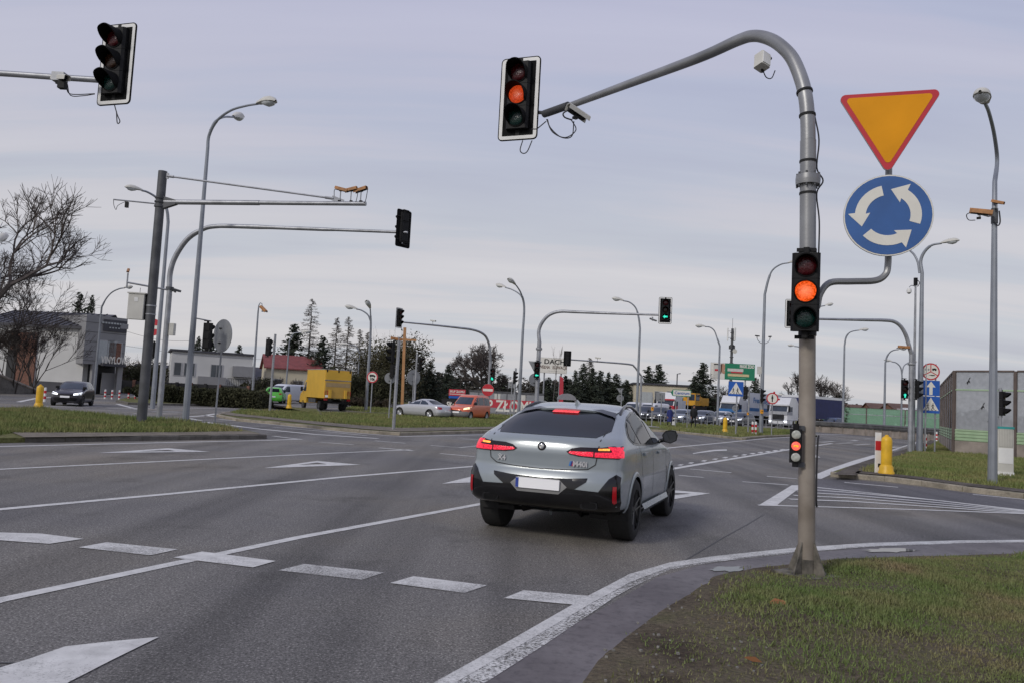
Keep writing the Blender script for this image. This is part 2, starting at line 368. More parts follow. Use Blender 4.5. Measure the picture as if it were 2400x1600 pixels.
def _kerb(base):
    def f(t, b, noise, ramp, mix, bump):
        c = ramp(noise(2.2, 6, rough_=.7), (.3, tuple(x * .55 for x in base)), (.55, base), (.75, tuple(x * 1.2 for x in base)))
        c = mix(c, ramp(noise(30, 4), (.3, g3(.8)), (.7, g3(1.15))), 1, 'MULTIPLY'); t.links.new(c, b.inputs['Base Color']); bump(noise(40), .3, .01)
    return f
KERB = posmat('kerb_stone', _kerb((.32, .285, .225)), .9, .2); KERBD = posmat('dark_kerb_stone', _kerb((.15, .14, .125)), .9, .2)
COBB = posmat('cobble_strip', _kerb((.2, .175, .14)), .9, .2)
GRAV = posmat('gravel', lambda t, b, noise, ramp, mix, bump: (t.links.new(mix(ramp(noise(1.6, 6, rough_=.7), (.35, (.07, .06, .05)), (.65, (.17, .15, .13))), ramp(noise(30, 5, rough_=.75), (.32, g3(.5)), (.68, g3(1.4))), 1, 'MULTIPLY'), b.inputs['Base Color']), bump(noise(30, 5), .8, .04)), .95, .15)
WET = posmat('standing_water', lambda t, b, noise, ramp, mix, bump: (t.links.new(ramp(noise(9), (.3, (.02, .02, .022)), (.7, (.04, .038, .036))), b.inputs['Base Color'])), .02, 1.0)
WET.node_tree.nodes['Principled BSDF'].inputs['IOR'].default_value = 2.2
def gpx(pts, z=0.0): return [G(x, y, z) for x, y in pts]
def flat(name, pts, z, m):
    mb = MB(); mb.sheet([(p[0], p[1], z) for p in pts], m); return mb.build(name, smooth=False)
struct(flat('ground', [(-2500, -300), (2500, -300), (2500, 5000), (-2500, 5000)], -.03, TURF))
struct(flat('road', [(-75, -8), (60, -8), (70, 60), (80, 125), (-60, 125), (-90, 60)], 0, ASPH))
# darker newer strip of asphalt of the slip road on the right
struct(flat('slip_road', [tuple(G(x, y)) for x, y in [(1905, 1122), (1985, 1122), (2160, 1140), (2400, 1170), (2600, 1200), (2600, 1235), (2400, 1200), (1905, 1152)]], .003, ASPHB))
struct(flat('muddy_road_edge', [tuple(G(x, y)) for x, y in [(1090, 1620), (1150, 1580), (1300, 1490), (1440, 1410), (1540, 1352), (1640, 1324), (1760, 1308), (1900, 1294), (2050, 1282), (2250, 1272), (2600, 1262), (2600, 1330), (2100, 1330), (1750, 1350), (1640, 1420), (1520, 1500), (1400, 1640)]], .003, MUD))
# ---- painted markings
def ribbon(mb, pl, pr, z, m):
    a = [G(x, y) for x, y in pl]; b = [G(x, y) for x, y in pr]
    for i in range(len(a) - 1): mb.add([(*a[i][:2], z), (*a[i + 1][:2], z), (*b[i + 1][:2], z), (*b[i][:2], z)], [(0, 1, 2, 3)], m)
def strip(mb, pts, w, z, m):
    p = [G(x, y) for x, y in pts]; l = []; r = []
    for i, q in enumerate(p):
        t = (p[min(i + 1, len(p) - 1)] - p[max(i - 1, 0)]).normalized(); n = Vector((-t.y, t.x, 0)) * w / 2
        l.append(q + n); r.append(q - n)
    for i in range(len(p) - 1): mb.add([(*l[i][:2], z), (*l[i + 1][:2], z), (*r[i + 1][:2], z), (*r[i][:2], z)], [(0, 1, 2, 3)], m)
def poly(mb, pts, z, m): mb.sheet([(*G(x, y)[:2], z) for x, y in pts], m)
lines = MB()
strip(lines, [(-120, 1440), (0, 1406), (400, 1322), (700, 1259), (1110, 1183.5), (1330, 1140)], .13, .005, PAINT)
strip(lines, [(-150, 1206), (0, 1193), (400, 1156.5), (800, 1117.5), (1110, 1092), (1300, 1074)], .15, .005, PAINT)
strip(lines, [(-120, 1104), (0, 1099), (400, 1079.5), (800, 1060), (962, 1053)], .13, .005, PAINT)
strip(lines, [(888, 1048.5), (968, 1055.5)], .16, .0064, PAINT)
strip(lines, [(-100, 1049), (0, 1045.5), (400, 1036), (627, 1031), (706, 1028)], .16, .005, PAINT)
strip(lines, [(640, 1021), (706, 1029)], .14, .0064, PAINT)
strip(lines, [(512, 981), (575, 987.5), (706, 1001), (808, 1011.5), (900, 1019), (934, 1022), (1128, 1018), (1300, 1012)], .16, .005, PAINT)
strip(lines, [(478, 988), (604, 1004), (740, 1017), (886, 1026.7)], .30, .005, PAINT)
strip(lines, [(640, 1000), (760, 1010), (860, 1020)], .12, .005, PAINT)
for a in [[(748, 1035), (830, 1041.4)], [(879, 1032), (950, 1037.6)], [(1009, 1042.7), (1077, 1048), (1121, 1043.5)], [(1032, 1061.8), (1112, 1069)], [(1083, 1027.4), (1123, 1029.5)], [(1618, 1098), (1714, 1106.7)], [(1591, 1113), (1650, 1118)], [(1797, 1115), (1868, 1121)], [(1740, 1127.7), (1848, 1135.6)]]: strip(lines, a, .14, .005, PAINTW)
strip(lines, [(1500, 1111), (1591, 1095), (1849, 1052.5), (1950, 1038)], .2, .005, PAINT)
for x, y in [(1595, 1088.7), (1619.5, 1084), (1650, 1079), (1676, 1075), (1699.6, 1071.5), (1723, 1068), (1744, 1065), (1763.7, 1062), (1782, 1059.6), (1799.5, 1057.6), (1816.7, 1055), (1834, 1053)]:
    poly(lines, [(x - 8, y + .6), (x - 1, y - 1.6), (x + 8, y - 1.2), (x + 2, y + 1.6)], .005, PAINT)
strip(lines, [(1500, 1056), (1580, 1047.5), (1683, 1037.7), (1794, 1026.6), (1849, 1023.6), (1910, 1018), (2122, 1013.5)], .18, .0064, PAINT)
poly(lines, [(1623, 1061), (1671, 1053), (1703, 1052), (1704, 1055), (1675, 1056), (1625, 1062.5)], .005, PAINT)
for a in [[(1925, 1035), (1955, 1033)], [(1963, 1038), (1996, 1036.5)], [(2003, 1041.7), (2036, 1039.5)], [(2088, 1048), (2106, 1046)], [(2088, 1054.5), (2102, 1052.5)], [(1997, 1032), (2008, 1030)], [(2029, 1027.2), (2038, 1026.8)]]: strip(lines, a, .35, .005, PAINTF)
poly(lines, [(1906, 1063), (1923, 1071), (1906, 1071)], .005, PAINT)
strip(lines, [(1908, 1120), (1960, 1098), (2010, 1080), (2056, 1066)], .34, .005, PAINT); strip(lines, [(2056, 1066), (2110, 1048), (2152, 1035)], .18, .006, PAINTW)
# hatched nose of the slip road
poly(lines, [(1777, 1184), (1856, 1136), (1904, 1136.5), (1904, 1142), (1866, 1149), (1826, 1179), (1820, 1185)], .005, PAINT)
strip(lines, [(1778, 1183), (1910, 1186.5), (2160, 1194), (2400, 1203), (2650, 1214)], .12, .0064, PAINT)
strip(lines, [(1870, 1139), (1910, 1141), (2100, 1161), (2250, 1178), (2400, 1196), (2650, 1222)], .17, .0064, PAINT)
for k, y in enumerate((1147, 1154, 1162, 1171)):
    strip(lines, [(1880 - 10 * k, y - 2), (1990, y + 6 - k), (2200, 1172 + 5.2 * k), (2420, 1197 + 2.2 * k)], .15, .0055 + .0006 * k, PAINT)
strip(lines, [(1979, 1129.7), (2105, 1141)], .13, .0064, PAINT); strip(lines, [(2280, 1157.5), (2400, 1169.5), (2520, 1181)], .13, .0064, PAINT)
for a in [[(43, 941), (84, 932.6), (124, 929.4)], [(275, 946), (298, 952), (322, 958)], [(442, 979.5), (470, 984.5)], [(442, 975.5), (476, 973.5)], [(480, 972), (505, 976)], [(476, 973), (508, 968.5)], [(100, 951), (240, 952)], [(250, 955), (380, 957)], [(430, 955), (560, 957)], [(355, 963.5), (420, 964.5)], [(225, 932), (250, 934)]]: strip(lines, a, .28, .005, PAINT)
for a, b in [(163, 212), (246, 283), (313, 354), (381, 416)]: strip(lines, [(a, 968.2), (b, 969)], .32, .005, PAINTF)
strip(lines, [(572, 958.5), (700, 962), (860, 966), (1060, 971)], .16, .0064, PAINTF)
struct(lines.build('lane_lines', smooth=False))
stop = MB()
D4 = [((-40, 1247), (96, 1250.6), (195, 1263), (115, 1274.7), (-60, 1262)), ((184, 1283), (249, 1271), (417, 1287.7), (352, 1301.5)), ((405.5, 1307), (474, 1292.7), (646.5, 1315), (593, 1330)), ((652, 1337), (712, 1322), (900, 1342), (848, 1359)), ((914, 1366.7), (968.7, 1350.7), (1142, 1372), (1088, 1390)), ((1181, 1402), (1227, 1383.7), (1380, 1397), (1346, 1417.7))]
for p, m in zip(D4, (PAINT, PAINTW, PAINT, PAINTF, PAINTW, PAINTW)): poly(stop, p, .0072, m)
for t in [((227.6, 1061), (394, 1049.7), (394, 1053.6), (325, 1057.3)), ((394, 1049.7), (491.6, 1058), (413, 1056.8), (394, 1053.6)), ((227.6, 1061), (325, 1057.3), (413, 1056.8), (491.6, 1058)),
          ((617.7, 1096.5), (743.5, 1079.5), (743.5, 1083.5), (699, 1088.8)), ((743.5, 1079.5), (845.6, 1088.6), (767, 1087.3), (743.5, 1083.5)), ((617.7, 1096.5), (699, 1088.8), (767, 1087.3), (845.6, 1088.6)),
          ((1036, 1133), (1150, 1105), (1150, 1128)), ((1500, 1142), (1664, 1155.5), (1620, 1156.5), (1500, 1149)), ((1500, 1181), (1500, 1168), (1620, 1156.5), (1664, 1155.5), (1588, 1168))]: poly(stop, t, .0072, PAINT)
poly(stop, [(373, 1493.5), (260, 1504), (153, 1516), (60, 1548), (-80, 1590), (-260, 1660), (20, 1700), (161, 1600), (262, 1548)], .0072, PAINT)
struct(stop.build('give_way_markings', smooth=False))
edge = MB()
ribbon(edge, [(950, 1660), (1030, 1598), (1190, 1508), (1380, 1397), (1430, 1370), (1477, 1345), (1570, 1318), (1676, 1303), (1868, 1283), (2038, 1272), (2250, 1266), (2400, 1265), (2640, 1262)],
       [(1080, 1660), (1142, 1598), (1282, 1508), (1405, 1424), (1440, 1400), (1480, 1377), (1570, 1335), (1676, 1317), (1868, 1294.5), (2038, 1281.5), (2250, 1273.5), (2400, 1271), (2640, 1268)], .0068, PAINTX)
ribbon(edge, [(940, 1660), (1020, 1600), (1185, 1508), (1376, 1398), (1428, 1371), (1476, 1345.5), (1570, 1318.5), (1676, 1303.5), (1868, 1283.5), (2038, 1272.5), (2250, 1266.3), (2400, 1265), (2640, 1262)],
       [(990, 1660), (1070, 1600), (1228, 1508), (1390, 1412), (1435, 1388), (1478, 1364), (1570, 1330), (1676, 1314), (1868, 1292.5), (2038, 1280), (2250, 1272.5), (2400, 1270.3), (2640, 1267)], .0086, PAINTW)
struct(edge.build('road_edge_line', smooth=False))
joint = MB(); strip(joint, [(1590, 1322), (1690, 1262), (1752, 1228), (1790, 1205)], .016, .004, mat('tar_joint', (.055, .054, .054), .6)); strip(joint, [(-60, 1555), (28, 1553), (34, 1558), (20, 1562), (-60, 1562)], .02, .004, MC['tar_joint'])
struct(joint.build('tar_joints', smooth=False))
# ---- puddles
rng = random.Random(5)
def puddle(cx_, cy_, wx, wy, lab):
    pts = []
    for i in range(22):
        a = 2 * math.pi * i / 22; k = 1 + rng.uniform(-.28, .28); pts.append((cx_ + wx * math.cos(a) * k, cy_ + wy * math.sin(a) * k))
    mb = MB(); mb.sheet([(*G(x, y)[:2], .0098) for x, y in pts], WET); struct(mb.build('puddle', smooth=False))
puddle(1703, 1333.5, 36, 6.0, ''); puddle(2092, 1290, 58, 4.4, '')
# ---- raised islands
def island(pts, h, kerb_m, top_m, kerb_edges=None, cap=.15, name='traffic_island', stone=1.0, topz=None):
    """pts: ground outline (x,y) anticlockwise or not; kerb stones along kerb_edges (index pairs), turf inside"""
    mb = MB(); P = [Vector((p[0], p[1], 0)) for p in pts]
    mb.add([(p.x, p.y, (topz or h) - .012) for p in P] , [], top_m); mb.f.append(tuple(range(len(P)))); mb.mi.append(mb.mat(top_m))
    n = len(P)
    mb.add([(p.x, p.y, -.02) for p in P] + [(p.x, p.y, h - .012) for p in P], [(i, (i + 1) % n, n + (i + 1) % n, n + i) for i in range(n)], top_m)
    o = mb.build(name, smooth=False); struct(o)
    kb = MB(); cxy = sum(P, Vector()) / n; ar = sum(P[i].x * P[(i + 1) % n].y - P[(i + 1) % n].x * P[i].y for i in range(n))
    for i in (kerb_edges if kerb_edges is not None else range(n)):
        a, b = P[i], P[(i + 1) % n]; d = b - a; ln = d.length
        if ln < .05: continue
        t = d / ln; nr = Vector((-t.y, t.x, 0)) * (1 if ar > 0 else -1); k = max(1, round(ln / stone))
        for j in range(k):
            q0 = a + d * (j / k) + t * .006; q1 = a + d * ((j + 1) / k) - t * .006; hh = h + rng.uniform(-.006, .008)
            o0, o1 = q0 - nr * .012, q1 - nr * .012; i0, i1 = q0 + nr * cap, q1 + nr * cap; c0, c1 = q0 + nr * .012, q1 + nr * .012
            vs = [(o0.x, o0.y, -.01), (o1.x, o1.y, -.01), (o1.x, o1.y, hh - .02), (o0.x, o0.y, hh - .02), (c1.x, c1.y, hh), (c0.x, c0.y, hh), (i1.x, i1.y, hh), (i0.x, i0.y, hh), (i0.x, i0.y, -.01), (i1.x, i1.y, -.01)]
            kb.add(vs, [(0, 1, 2, 3), (3, 2, 4, 5), (5, 4, 6, 7), (0, 3, 5, 7, 8), (1, 9, 6, 4, 2)], kerb_m)
    if kb.f: struct(kb.build('kerb', smooth=False))
    return o
def band(a, b, name, m, z):
    mb = MB()
    for i in range(len(a) - 1): mb.add([(*a[i][:2], z), (*a[i + 1][:2], z), (*b[i + 1][:2], z), (*b[i][:2], z)], [(0, 1, 2, 3)], m)
    struct(mb.build(name, smooth=False))
def blend(pts, dist, ref):      # shift points away from the camera side by dist
    return [Vector((p[0], p[1] + dist, 0)) for p in pts]
# left island (poles, yellow bollard)
_n = gpx([(-350, 1046), (57, 1036), (240, 1033.5), (420, 1030.5), (624, 1027)]); _f = gpx([(612, 1016.5), (575, 1008), (509, 998.5), (420, 990.5), (340, 984), (250, 975), (152, 967.5), (109, 961), (0, 961), (-450, 962)], .1)
island([*_n, *_f], .13, KERBD, TURF, [1, 2, 3, 4])
band(gpx([(57, 1024), (240, 1022), (420, 1019), (612, 1016.5)], .13), gpx([(27, 1012), (240, 1012.5), (420, 1011.5), (575, 1008.5)], .13), 'kerb_paving', COBB, .137)
# centre island
_c = gpx([(509, 976), (530, 980.5), (556, 986), (655, 995), (757, 1006), (842, 1013.5), (937, 1019.5), (1148, 1013.5), (1300, 1006), (1340, 995), (1300, 985)]); _cf = gpx([(1140, 976), (1050, 974), (917, 970.5), (745, 965), (640, 961.5), (563, 960.5), (520, 966), (507, 971)], .1)
island([*_c, *_cf], .12, KERB, TURF, list(range(0, 9)) + [18, 17, 16])
band(gpx([(516, 968.5), (540, 972.5), (600, 978), (655, 984), (757, 995), (842, 1003.5), (937, 1010.5), (1148, 1004.5), (1300, 998)], .12), gpx([(533, 964), (552, 968), (600, 973), (655, 978.5), (757, 988), (842, 995.5), (937, 1001.5), (1148, 999), (1300, 993)], .12), 'kerb_paving', COBB, .128)
# hedge island
_h = gpx([(272, 941), (300, 947), (345, 948.5), (480, 950.5), (620, 954.5), (700, 958), (742, 961)]); _h2 = [B(748, 47.), B(690, 56), B(640, 66), B(560, 74), B(430, 72), B(300, 66)]
island([*_h, *_h2], .14, KERBD, TURF, list(range(0, 7)))
# verge beyond the yellow lorry, running on behind the silver and orange cars
_v = [B(792, 70), B(802, 62), B(860, 59.5), B(960, 60.5), B(1130, 60), B(1210, 58), B(1330, 58), B(1480, 60)]; _v2 = [B(1480, 78), B(1260, 78), B(1100, 76), B(950, 80), B(830, 84)]
island([*_v, *_v2], .1, KERBD, TURF, [1, 2, 3, 4, 5, 6])
# verge with walkers and direction sign
_m = gpx([(1440, 1004), (1580, 1013), (1740, 1030), (1794, 1024.5), (1849, 1022.5), (1905, 1017)]); _m2 = [B(1915, 60), B(1850, 76), B(1640, 79), B(1480, 80), B(1420, 66)]
island([*_m, *_m2], .12, KERB, TURF, [0, 1, 2, 3, 4], cap=.25)
band([B(1500, 60), B(1600, 57.5), B(1690, 53.8)], [B(1500, 62.2), B(1600, 59.7), B(1690, 55.6)], 'footpath', mat('footpath_slabs', (.33, .32, .29), .9, 0, .15, 3), .127)
# right island (cabinet, tall lamp, noise screen)
_r1 = gpx([(1946, 1116), (2004, 1121), (2073, 1127), (2160, 1137.5), (2256, 1151), (2400, 1168), (2700, 1200)]); _r2 = [(45, 22), (45, 75), tuple(B(2205, 66)[:2])]; _r3 = gpx([(2198, 1026), (2168, 1040), (2115, 1061), (2056, 1078), (1990, 1100)])
island([*[(p.x, p.y) for p in _r1], *_r2, *[(p.x, p.y) for p in _r3]], .13, KERB, TURF, list(range(0, 6)))
band(gpx([(1952, 1111), (1990, 1092), (2056, 1070), (2115, 1054), (2170, 1036), (2200, 1020)], .13), gpx([(2004, 1113), (2040, 1092), (2085, 1073), (2135, 1058), (2180, 1042), (2206, 1027)], .13), 'gravel_strip', GRAV, .138)
band(gpx([(2004, 1108), (2073, 1113), (2160, 1123), (2256, 1136.5), (2400, 1153), (2700, 1185)], .13), gpx([(2010, 1103), (2073, 1107.5), (2160, 1117), (2256, 1130), (2400, 1146), (2700, 1176)], .13), 'gravel_strip', GRAV, .138)
# foreground verge: bumpy soil with grass
VERGE = [G(x, y, .03)[:2] for x, y in [(1300, 1660), (1400, 1524), (1527, 1428), (1604, 1382), (1664, 1340), (1761, 1322), (1868, 1311), (1953, 1301), (2165, 1294), (2400, 1287), (2700, 1280)]] + [(14, 8), (14, 1.0), (.4, 1.0)]
def inside(p, poly_):
    x, y = p; c = False; n = len(poly_)
    for i in range(n):
        x1, y1 = poly_[i]; x2, y2 = poly_[(i + 1) % n]
        if (y1 > y) != (y2 > y) and x < (x2 - x1) * (y - y1) / (y2 - y1) + x1: c = not c
    return c
def inside_np(X, Y, poly_):
    c = np.zeros(X.shape, bool); n = len(poly_)
    for i in range(n):
        x1, y1 = poly_[i][:2]; x2, y2 = poly_[(i + 1) % n][:2]
        if y1 == y2: continue
        c ^= ((y1 > Y) != (y2 > Y)) & (X < (x2 - x1) * (Y - y1) / (y2 - y1) + x1)
    return c
def edge_dist(X, Y, pl):
    d = np.full(X.shape, 1e9)
    for i in range(len(pl) - 1):
        x1, y1 = pl[i][:2]; x2, y2 = pl[i + 1][:2]; vx, vy = x2 - x1, y2 - y1; t = np.clip(((X - x1) * vx + (Y - y1) * vy) / (vx * vx + vy * vy), 0, 1)
        d = np.minimum(d, np.hypot(X - x1 - t * vx, Y - y1 - t * vy))
    return d
def vnoise(X, Y, s, seed=0):
    r = np.random.RandomState(seed); T = r.rand(64, 64); x, y = X * s + 17.3, Y * s + 9.1; i, j = np.floor(x).astype(int), np.floor(y).astype(int); u, v = x - i, y - j; u = u * u * (3 - 2 * u); v = v * v * (3 - 2 * v)
    a, b, c, d = T[i % 64, j % 64], T[(i + 1) % 64, j % 64], T[i % 64, (j + 1) % 64], T[(i + 1) % 64, (j + 1) % 64]
    return (a * (1 - u) + b * u) * (1 - v) + (c * (1 - u) + d * u) * v
def vergez(X, Y):
    d = edge_dist(X, Y, VERGE[:11]); return -.004 + .055 * np.clip(d / .7, 0, 1) ** .7 + np.clip(d / .3, 0, 1) * (.05 * (vnoise(X, Y, .9, 1) - .5) + .025 * (vnoise(X, Y, 4, 2) - .5))
_pts = [Vector(p) for p in VERGE]; nb = len(_pts)
_gx, _gy = np.meshgrid(np.arange(.3, 14, .11), np.arange(1.0, 9.6, .11)); _gx = _gx + np.random.RandomState(3).uniform(-.03, .03, _gx.shape); _ok = inside_np(_gx, _gy, VERGE)
_pts += [Vector((x, y)) for x, y in zip(_gx[_ok], _gy[_ok])]
_res = delaunay_2d_cdt(_pts, [(i, (i + 1) % nb) for i in range(nb)], [], 1, 1e-5)
_V = np.array([tuple(v) for v in _res[0]]); _Z = vergez(_V[:, 0], _V[:, 1])
_me = bpy.data.meshes.new('verge'); _me.from_pydata([(x, y, z) for (x, y), z in zip(_V, _Z)], [], [tuple(f) for f in _res[2]]); _me.materials.append(SOIL); fix(_me, 180)
struct(link('verge', _me))
def _blade(name, cols, seed_scale):
    def f(t, b, noise, ramp, mix, bump):
        c = ramp(noise(seed_scale, 5, rough_=.6), (.3, cols[0]), (.45, cols[1]), (.56, cols[2]), (.7, cols[3]))
        c = mix(c, ramp(noise(70, 3, rough_=.7), (.3, g3(.5)), (.7, g3(1.5))), 1, 'MULTIPLY'); t.links.new(c, b.inputs['Base Color'])
    return posmat(name, f, .75, .2)
BLADE = _blade('grass_blades', [(.235, .19, .105), (.19, .195, .085), (.15, .19, .066), (.12, .18, .052)], 1.0)
BLADE2 = _blade('lawn_blades', [(.25, .22, .10), (.205, .21, .08), (.165, .195, .065), (.13, .185, .05)], .5)
def blades(name, X, Y, Z, h, w, m, seed, lean=.7):
    r = np.random.RandomState(seed); n = len(X); a = r.rand(n) * 2 * np.pi; hh = h * (.45 + .9 * r.rand(n)); ww = w * (.6 + .8 * r.rand(n)); la = r.rand(n) * 2 * np.pi; ll = hh * lean * r.rand(n) ** .6
    V = np.empty((n, 3, 3)); V[:, 0] = np.stack([X - np.cos(a) * ww, Y - np.sin(a) * ww, Z - .01], 1); V[:, 1] = np.stack([X + np.cos(a) * ww, Y + np.sin(a) * ww, Z - .01], 1)
    V[:, 2] = np.stack([X + np.cos(la) * ll, Y + np.sin(la) * ll, Z + np.sqrt(np.maximum(hh ** 2 - ll ** 2, 1e-6))], 1)
    me = tri_mesh(name, V.reshape(-1, 3), n); me.materials.append(m); return me
def tri_mesh(name, V, n):
    me = bpy.data.meshes.new(name); me.vertices.add(len(V)); me.vertices.foreach_set('co', V.ravel()); me.loops.add(3 * n); me.loops.foreach_set('vertex_index', np.arange(3 * n, dtype=np.int32))
    me.polygons.add(n); me.polygons.foreach_set('loop_start', np.arange(0, 3 * n, 3, dtype=np.int32)); me.update(calc_edges=True); me.validate(); return me
def scatter(poly_, n, seed, y0=None, y1=None, bias=1.0):
    P = np.array([p[:2] for p in poly_]); lo, hi = P.min(0), P.max(0); r = np.random.RandomState(seed); xs, ys = [], []; got = 0
    while got < n:
        X = r.uniform(lo[0], hi[0], n * 2); Y = lo[1] + (hi[1] - lo[1]) * r.rand(n * 2) ** bias; k = inside_np(X, Y, poly_); xs.append(X[k]); ys.append(Y[k]); got += k.sum()
    return np.concatenate(xs)[:n], np.concatenate(ys)[:n]
_X, _Y = scatter(VERGE[:11] + [(10, 8), (8.5, 3.0), (.9, 3.0)], 310000, 7)
_d = edge_dist(_X, _Y, VERGE[:10]); _base = np.hypot(_X - 2.95, (_Y - 7.6)); r_ = np.random.RandomState(2)
_left = np.clip((_X - .42 * (9 - _Y) - .0) / 2.4, .13, 1)           # bare and trodden towards the road corner
_keep = r_.rand(len(_X)) < np.clip((_d - .25 * vnoise(_X, _Y, 2.3, 12)) / .4, .02, 1) * np.clip(_left * 1.45 * (.35 + 1.0 * vnoise(_X, _Y, 1.6, 4)), .10, 1) * np.clip(_base / .5, .15, 1)
_X, _Y = _X[_keep], _Y[_keep]; _hz = .018 + .042 * vnoise(_X, _Y, 1.3, 9) ** 1.5
_me = blades('grass', _X, _Y, vergez(_X, _Y), _hz, .0036 + .0005 * _Y, BLADE, 11, .9); tag(link('grass', _me), 'short tufty grass on the near verge around the mast foot, browning in patches', 'grass', kind='stuff')
def lawn(poly_, n, z, h, w, seed, lab):
    X, Y = scatter(poly_, n, seed); hh = h * (.6 + .8 * vnoise(X, Y, .7, seed)); tag(link('grass', blades('grass', X, Y, np.full(len(X), z), hh, w, BLADE2, seed, .7)), lab, 'grass', kind='stuff')
lawn([*[G(x, y, .13) for x, y in [(-120, 1040), (27, 1013), (240, 1013), (420, 1012), (568, 1010)]], *[G(x, y, .13) for x, y in [(509, 997), (420, 989), (340, 983), (250, 973), (152, 965), (109, 958), (0, 957), (-200, 957)]]], 42000, .12, .17, .018, 21, 'grass on the left traffic island under the camera gantry')
lawn([*[G(x, y, .12) for x, y in [(540, 965.5), (600, 973), (655, 979), (757, 988.5), (842, 996), (937, 1002), (1148, 999.5), (1290, 993)]], *_cf[:6]], 45000, .11, .12, .022, 22, 'grass on the middle island in front of the silver saloon')
lawn([*[G(x, y, .13) for x, y in [(2012, 1102), (2073, 1107), (2160, 1117), (2256, 1130), (2420, 1148), (2520, 1160)]], (24, 32), (24, 40), *[G(x, y, .13) for x, y in [(2206, 1027), (2180, 1043), (2135, 1059), (2085, 1074)]]], 40000, .12, .11, .016, 23, 'grass on the right island around the tall lamp and cabinet')
lawn([(p[0], p[1] + 1.4) for p in _m[1:]] + [B(1850, 76), B(1640, 79), B(1480, 80)], 22000, .11, .14, .03, 24, 'grass on the verge behind the two walkers')
lawn([(p[0], p[1] + 1.) for p in _v[1:]] + _v2, 16000, .09, .14, .035, 25, 'grass on the verge behind the yellow lorry')
# fallen leaves, stones and scraps lying on the near verge and the road
LEAF = mat('dead_leaf', (.36, .16, .07), .8, 0, .3, 9); PEB = mat('pebble', (.2, .19, .17), .8, 0, .4, 9)
for i, (x, y, s) in enumerate([(1825, 1412, .085), (2056, 1325, .07), (1765, 1545, .06)]):
    p = G(x, y, .07); mb = MB(Matrix.Translation(p) @ Rz(70 * i) @ Matrix.Rotation(R(40), 4, 'X'))
    mb.add([(-s, 0, 0), (-s * .3, s * .45, .012), (s * .6, s * .3, .004), (s, 0, 0), (s * .5, -s * .35, .01), (-s * .4, -s * .4, .006), (0, 0, -.012)], [(0, 1, 6), (1, 2, 6), (2, 3, 6), (3, 4, 6), (4, 5, 6), (5, 0, 6)], LEAF)
    tag(mb.build('fallen_leaf'), ['brown fallen leaf lying in the grass left below the mast foot', 'brown fallen leaf on the grass right of the mast foot by the puddle', 'small tan dead leaf low on the trodden part of the verge'][i], 'leaf', 'fallen leaves on the near verge')
_mb = MB(); r2 = random.Random(8)
for _ in range(70):
    x, y = r2.uniform(1380, 1800), r2.uniform(1400, 1600)
    if not inside(G(x, y, .03)[:2], VERGE): continue
    p = G(x, y, .045); s = r2.uniform(.006, .017); _mb.box(p, (s * 1.4, s, s * .8), PEB, Rz(r2.uniform(0, 180)))
tag(_mb.build('gravel_bits', smooth=False), 'loose stones and litter crumbs scattered on the trodden corner of the verge', 'stones', kind='stuff')
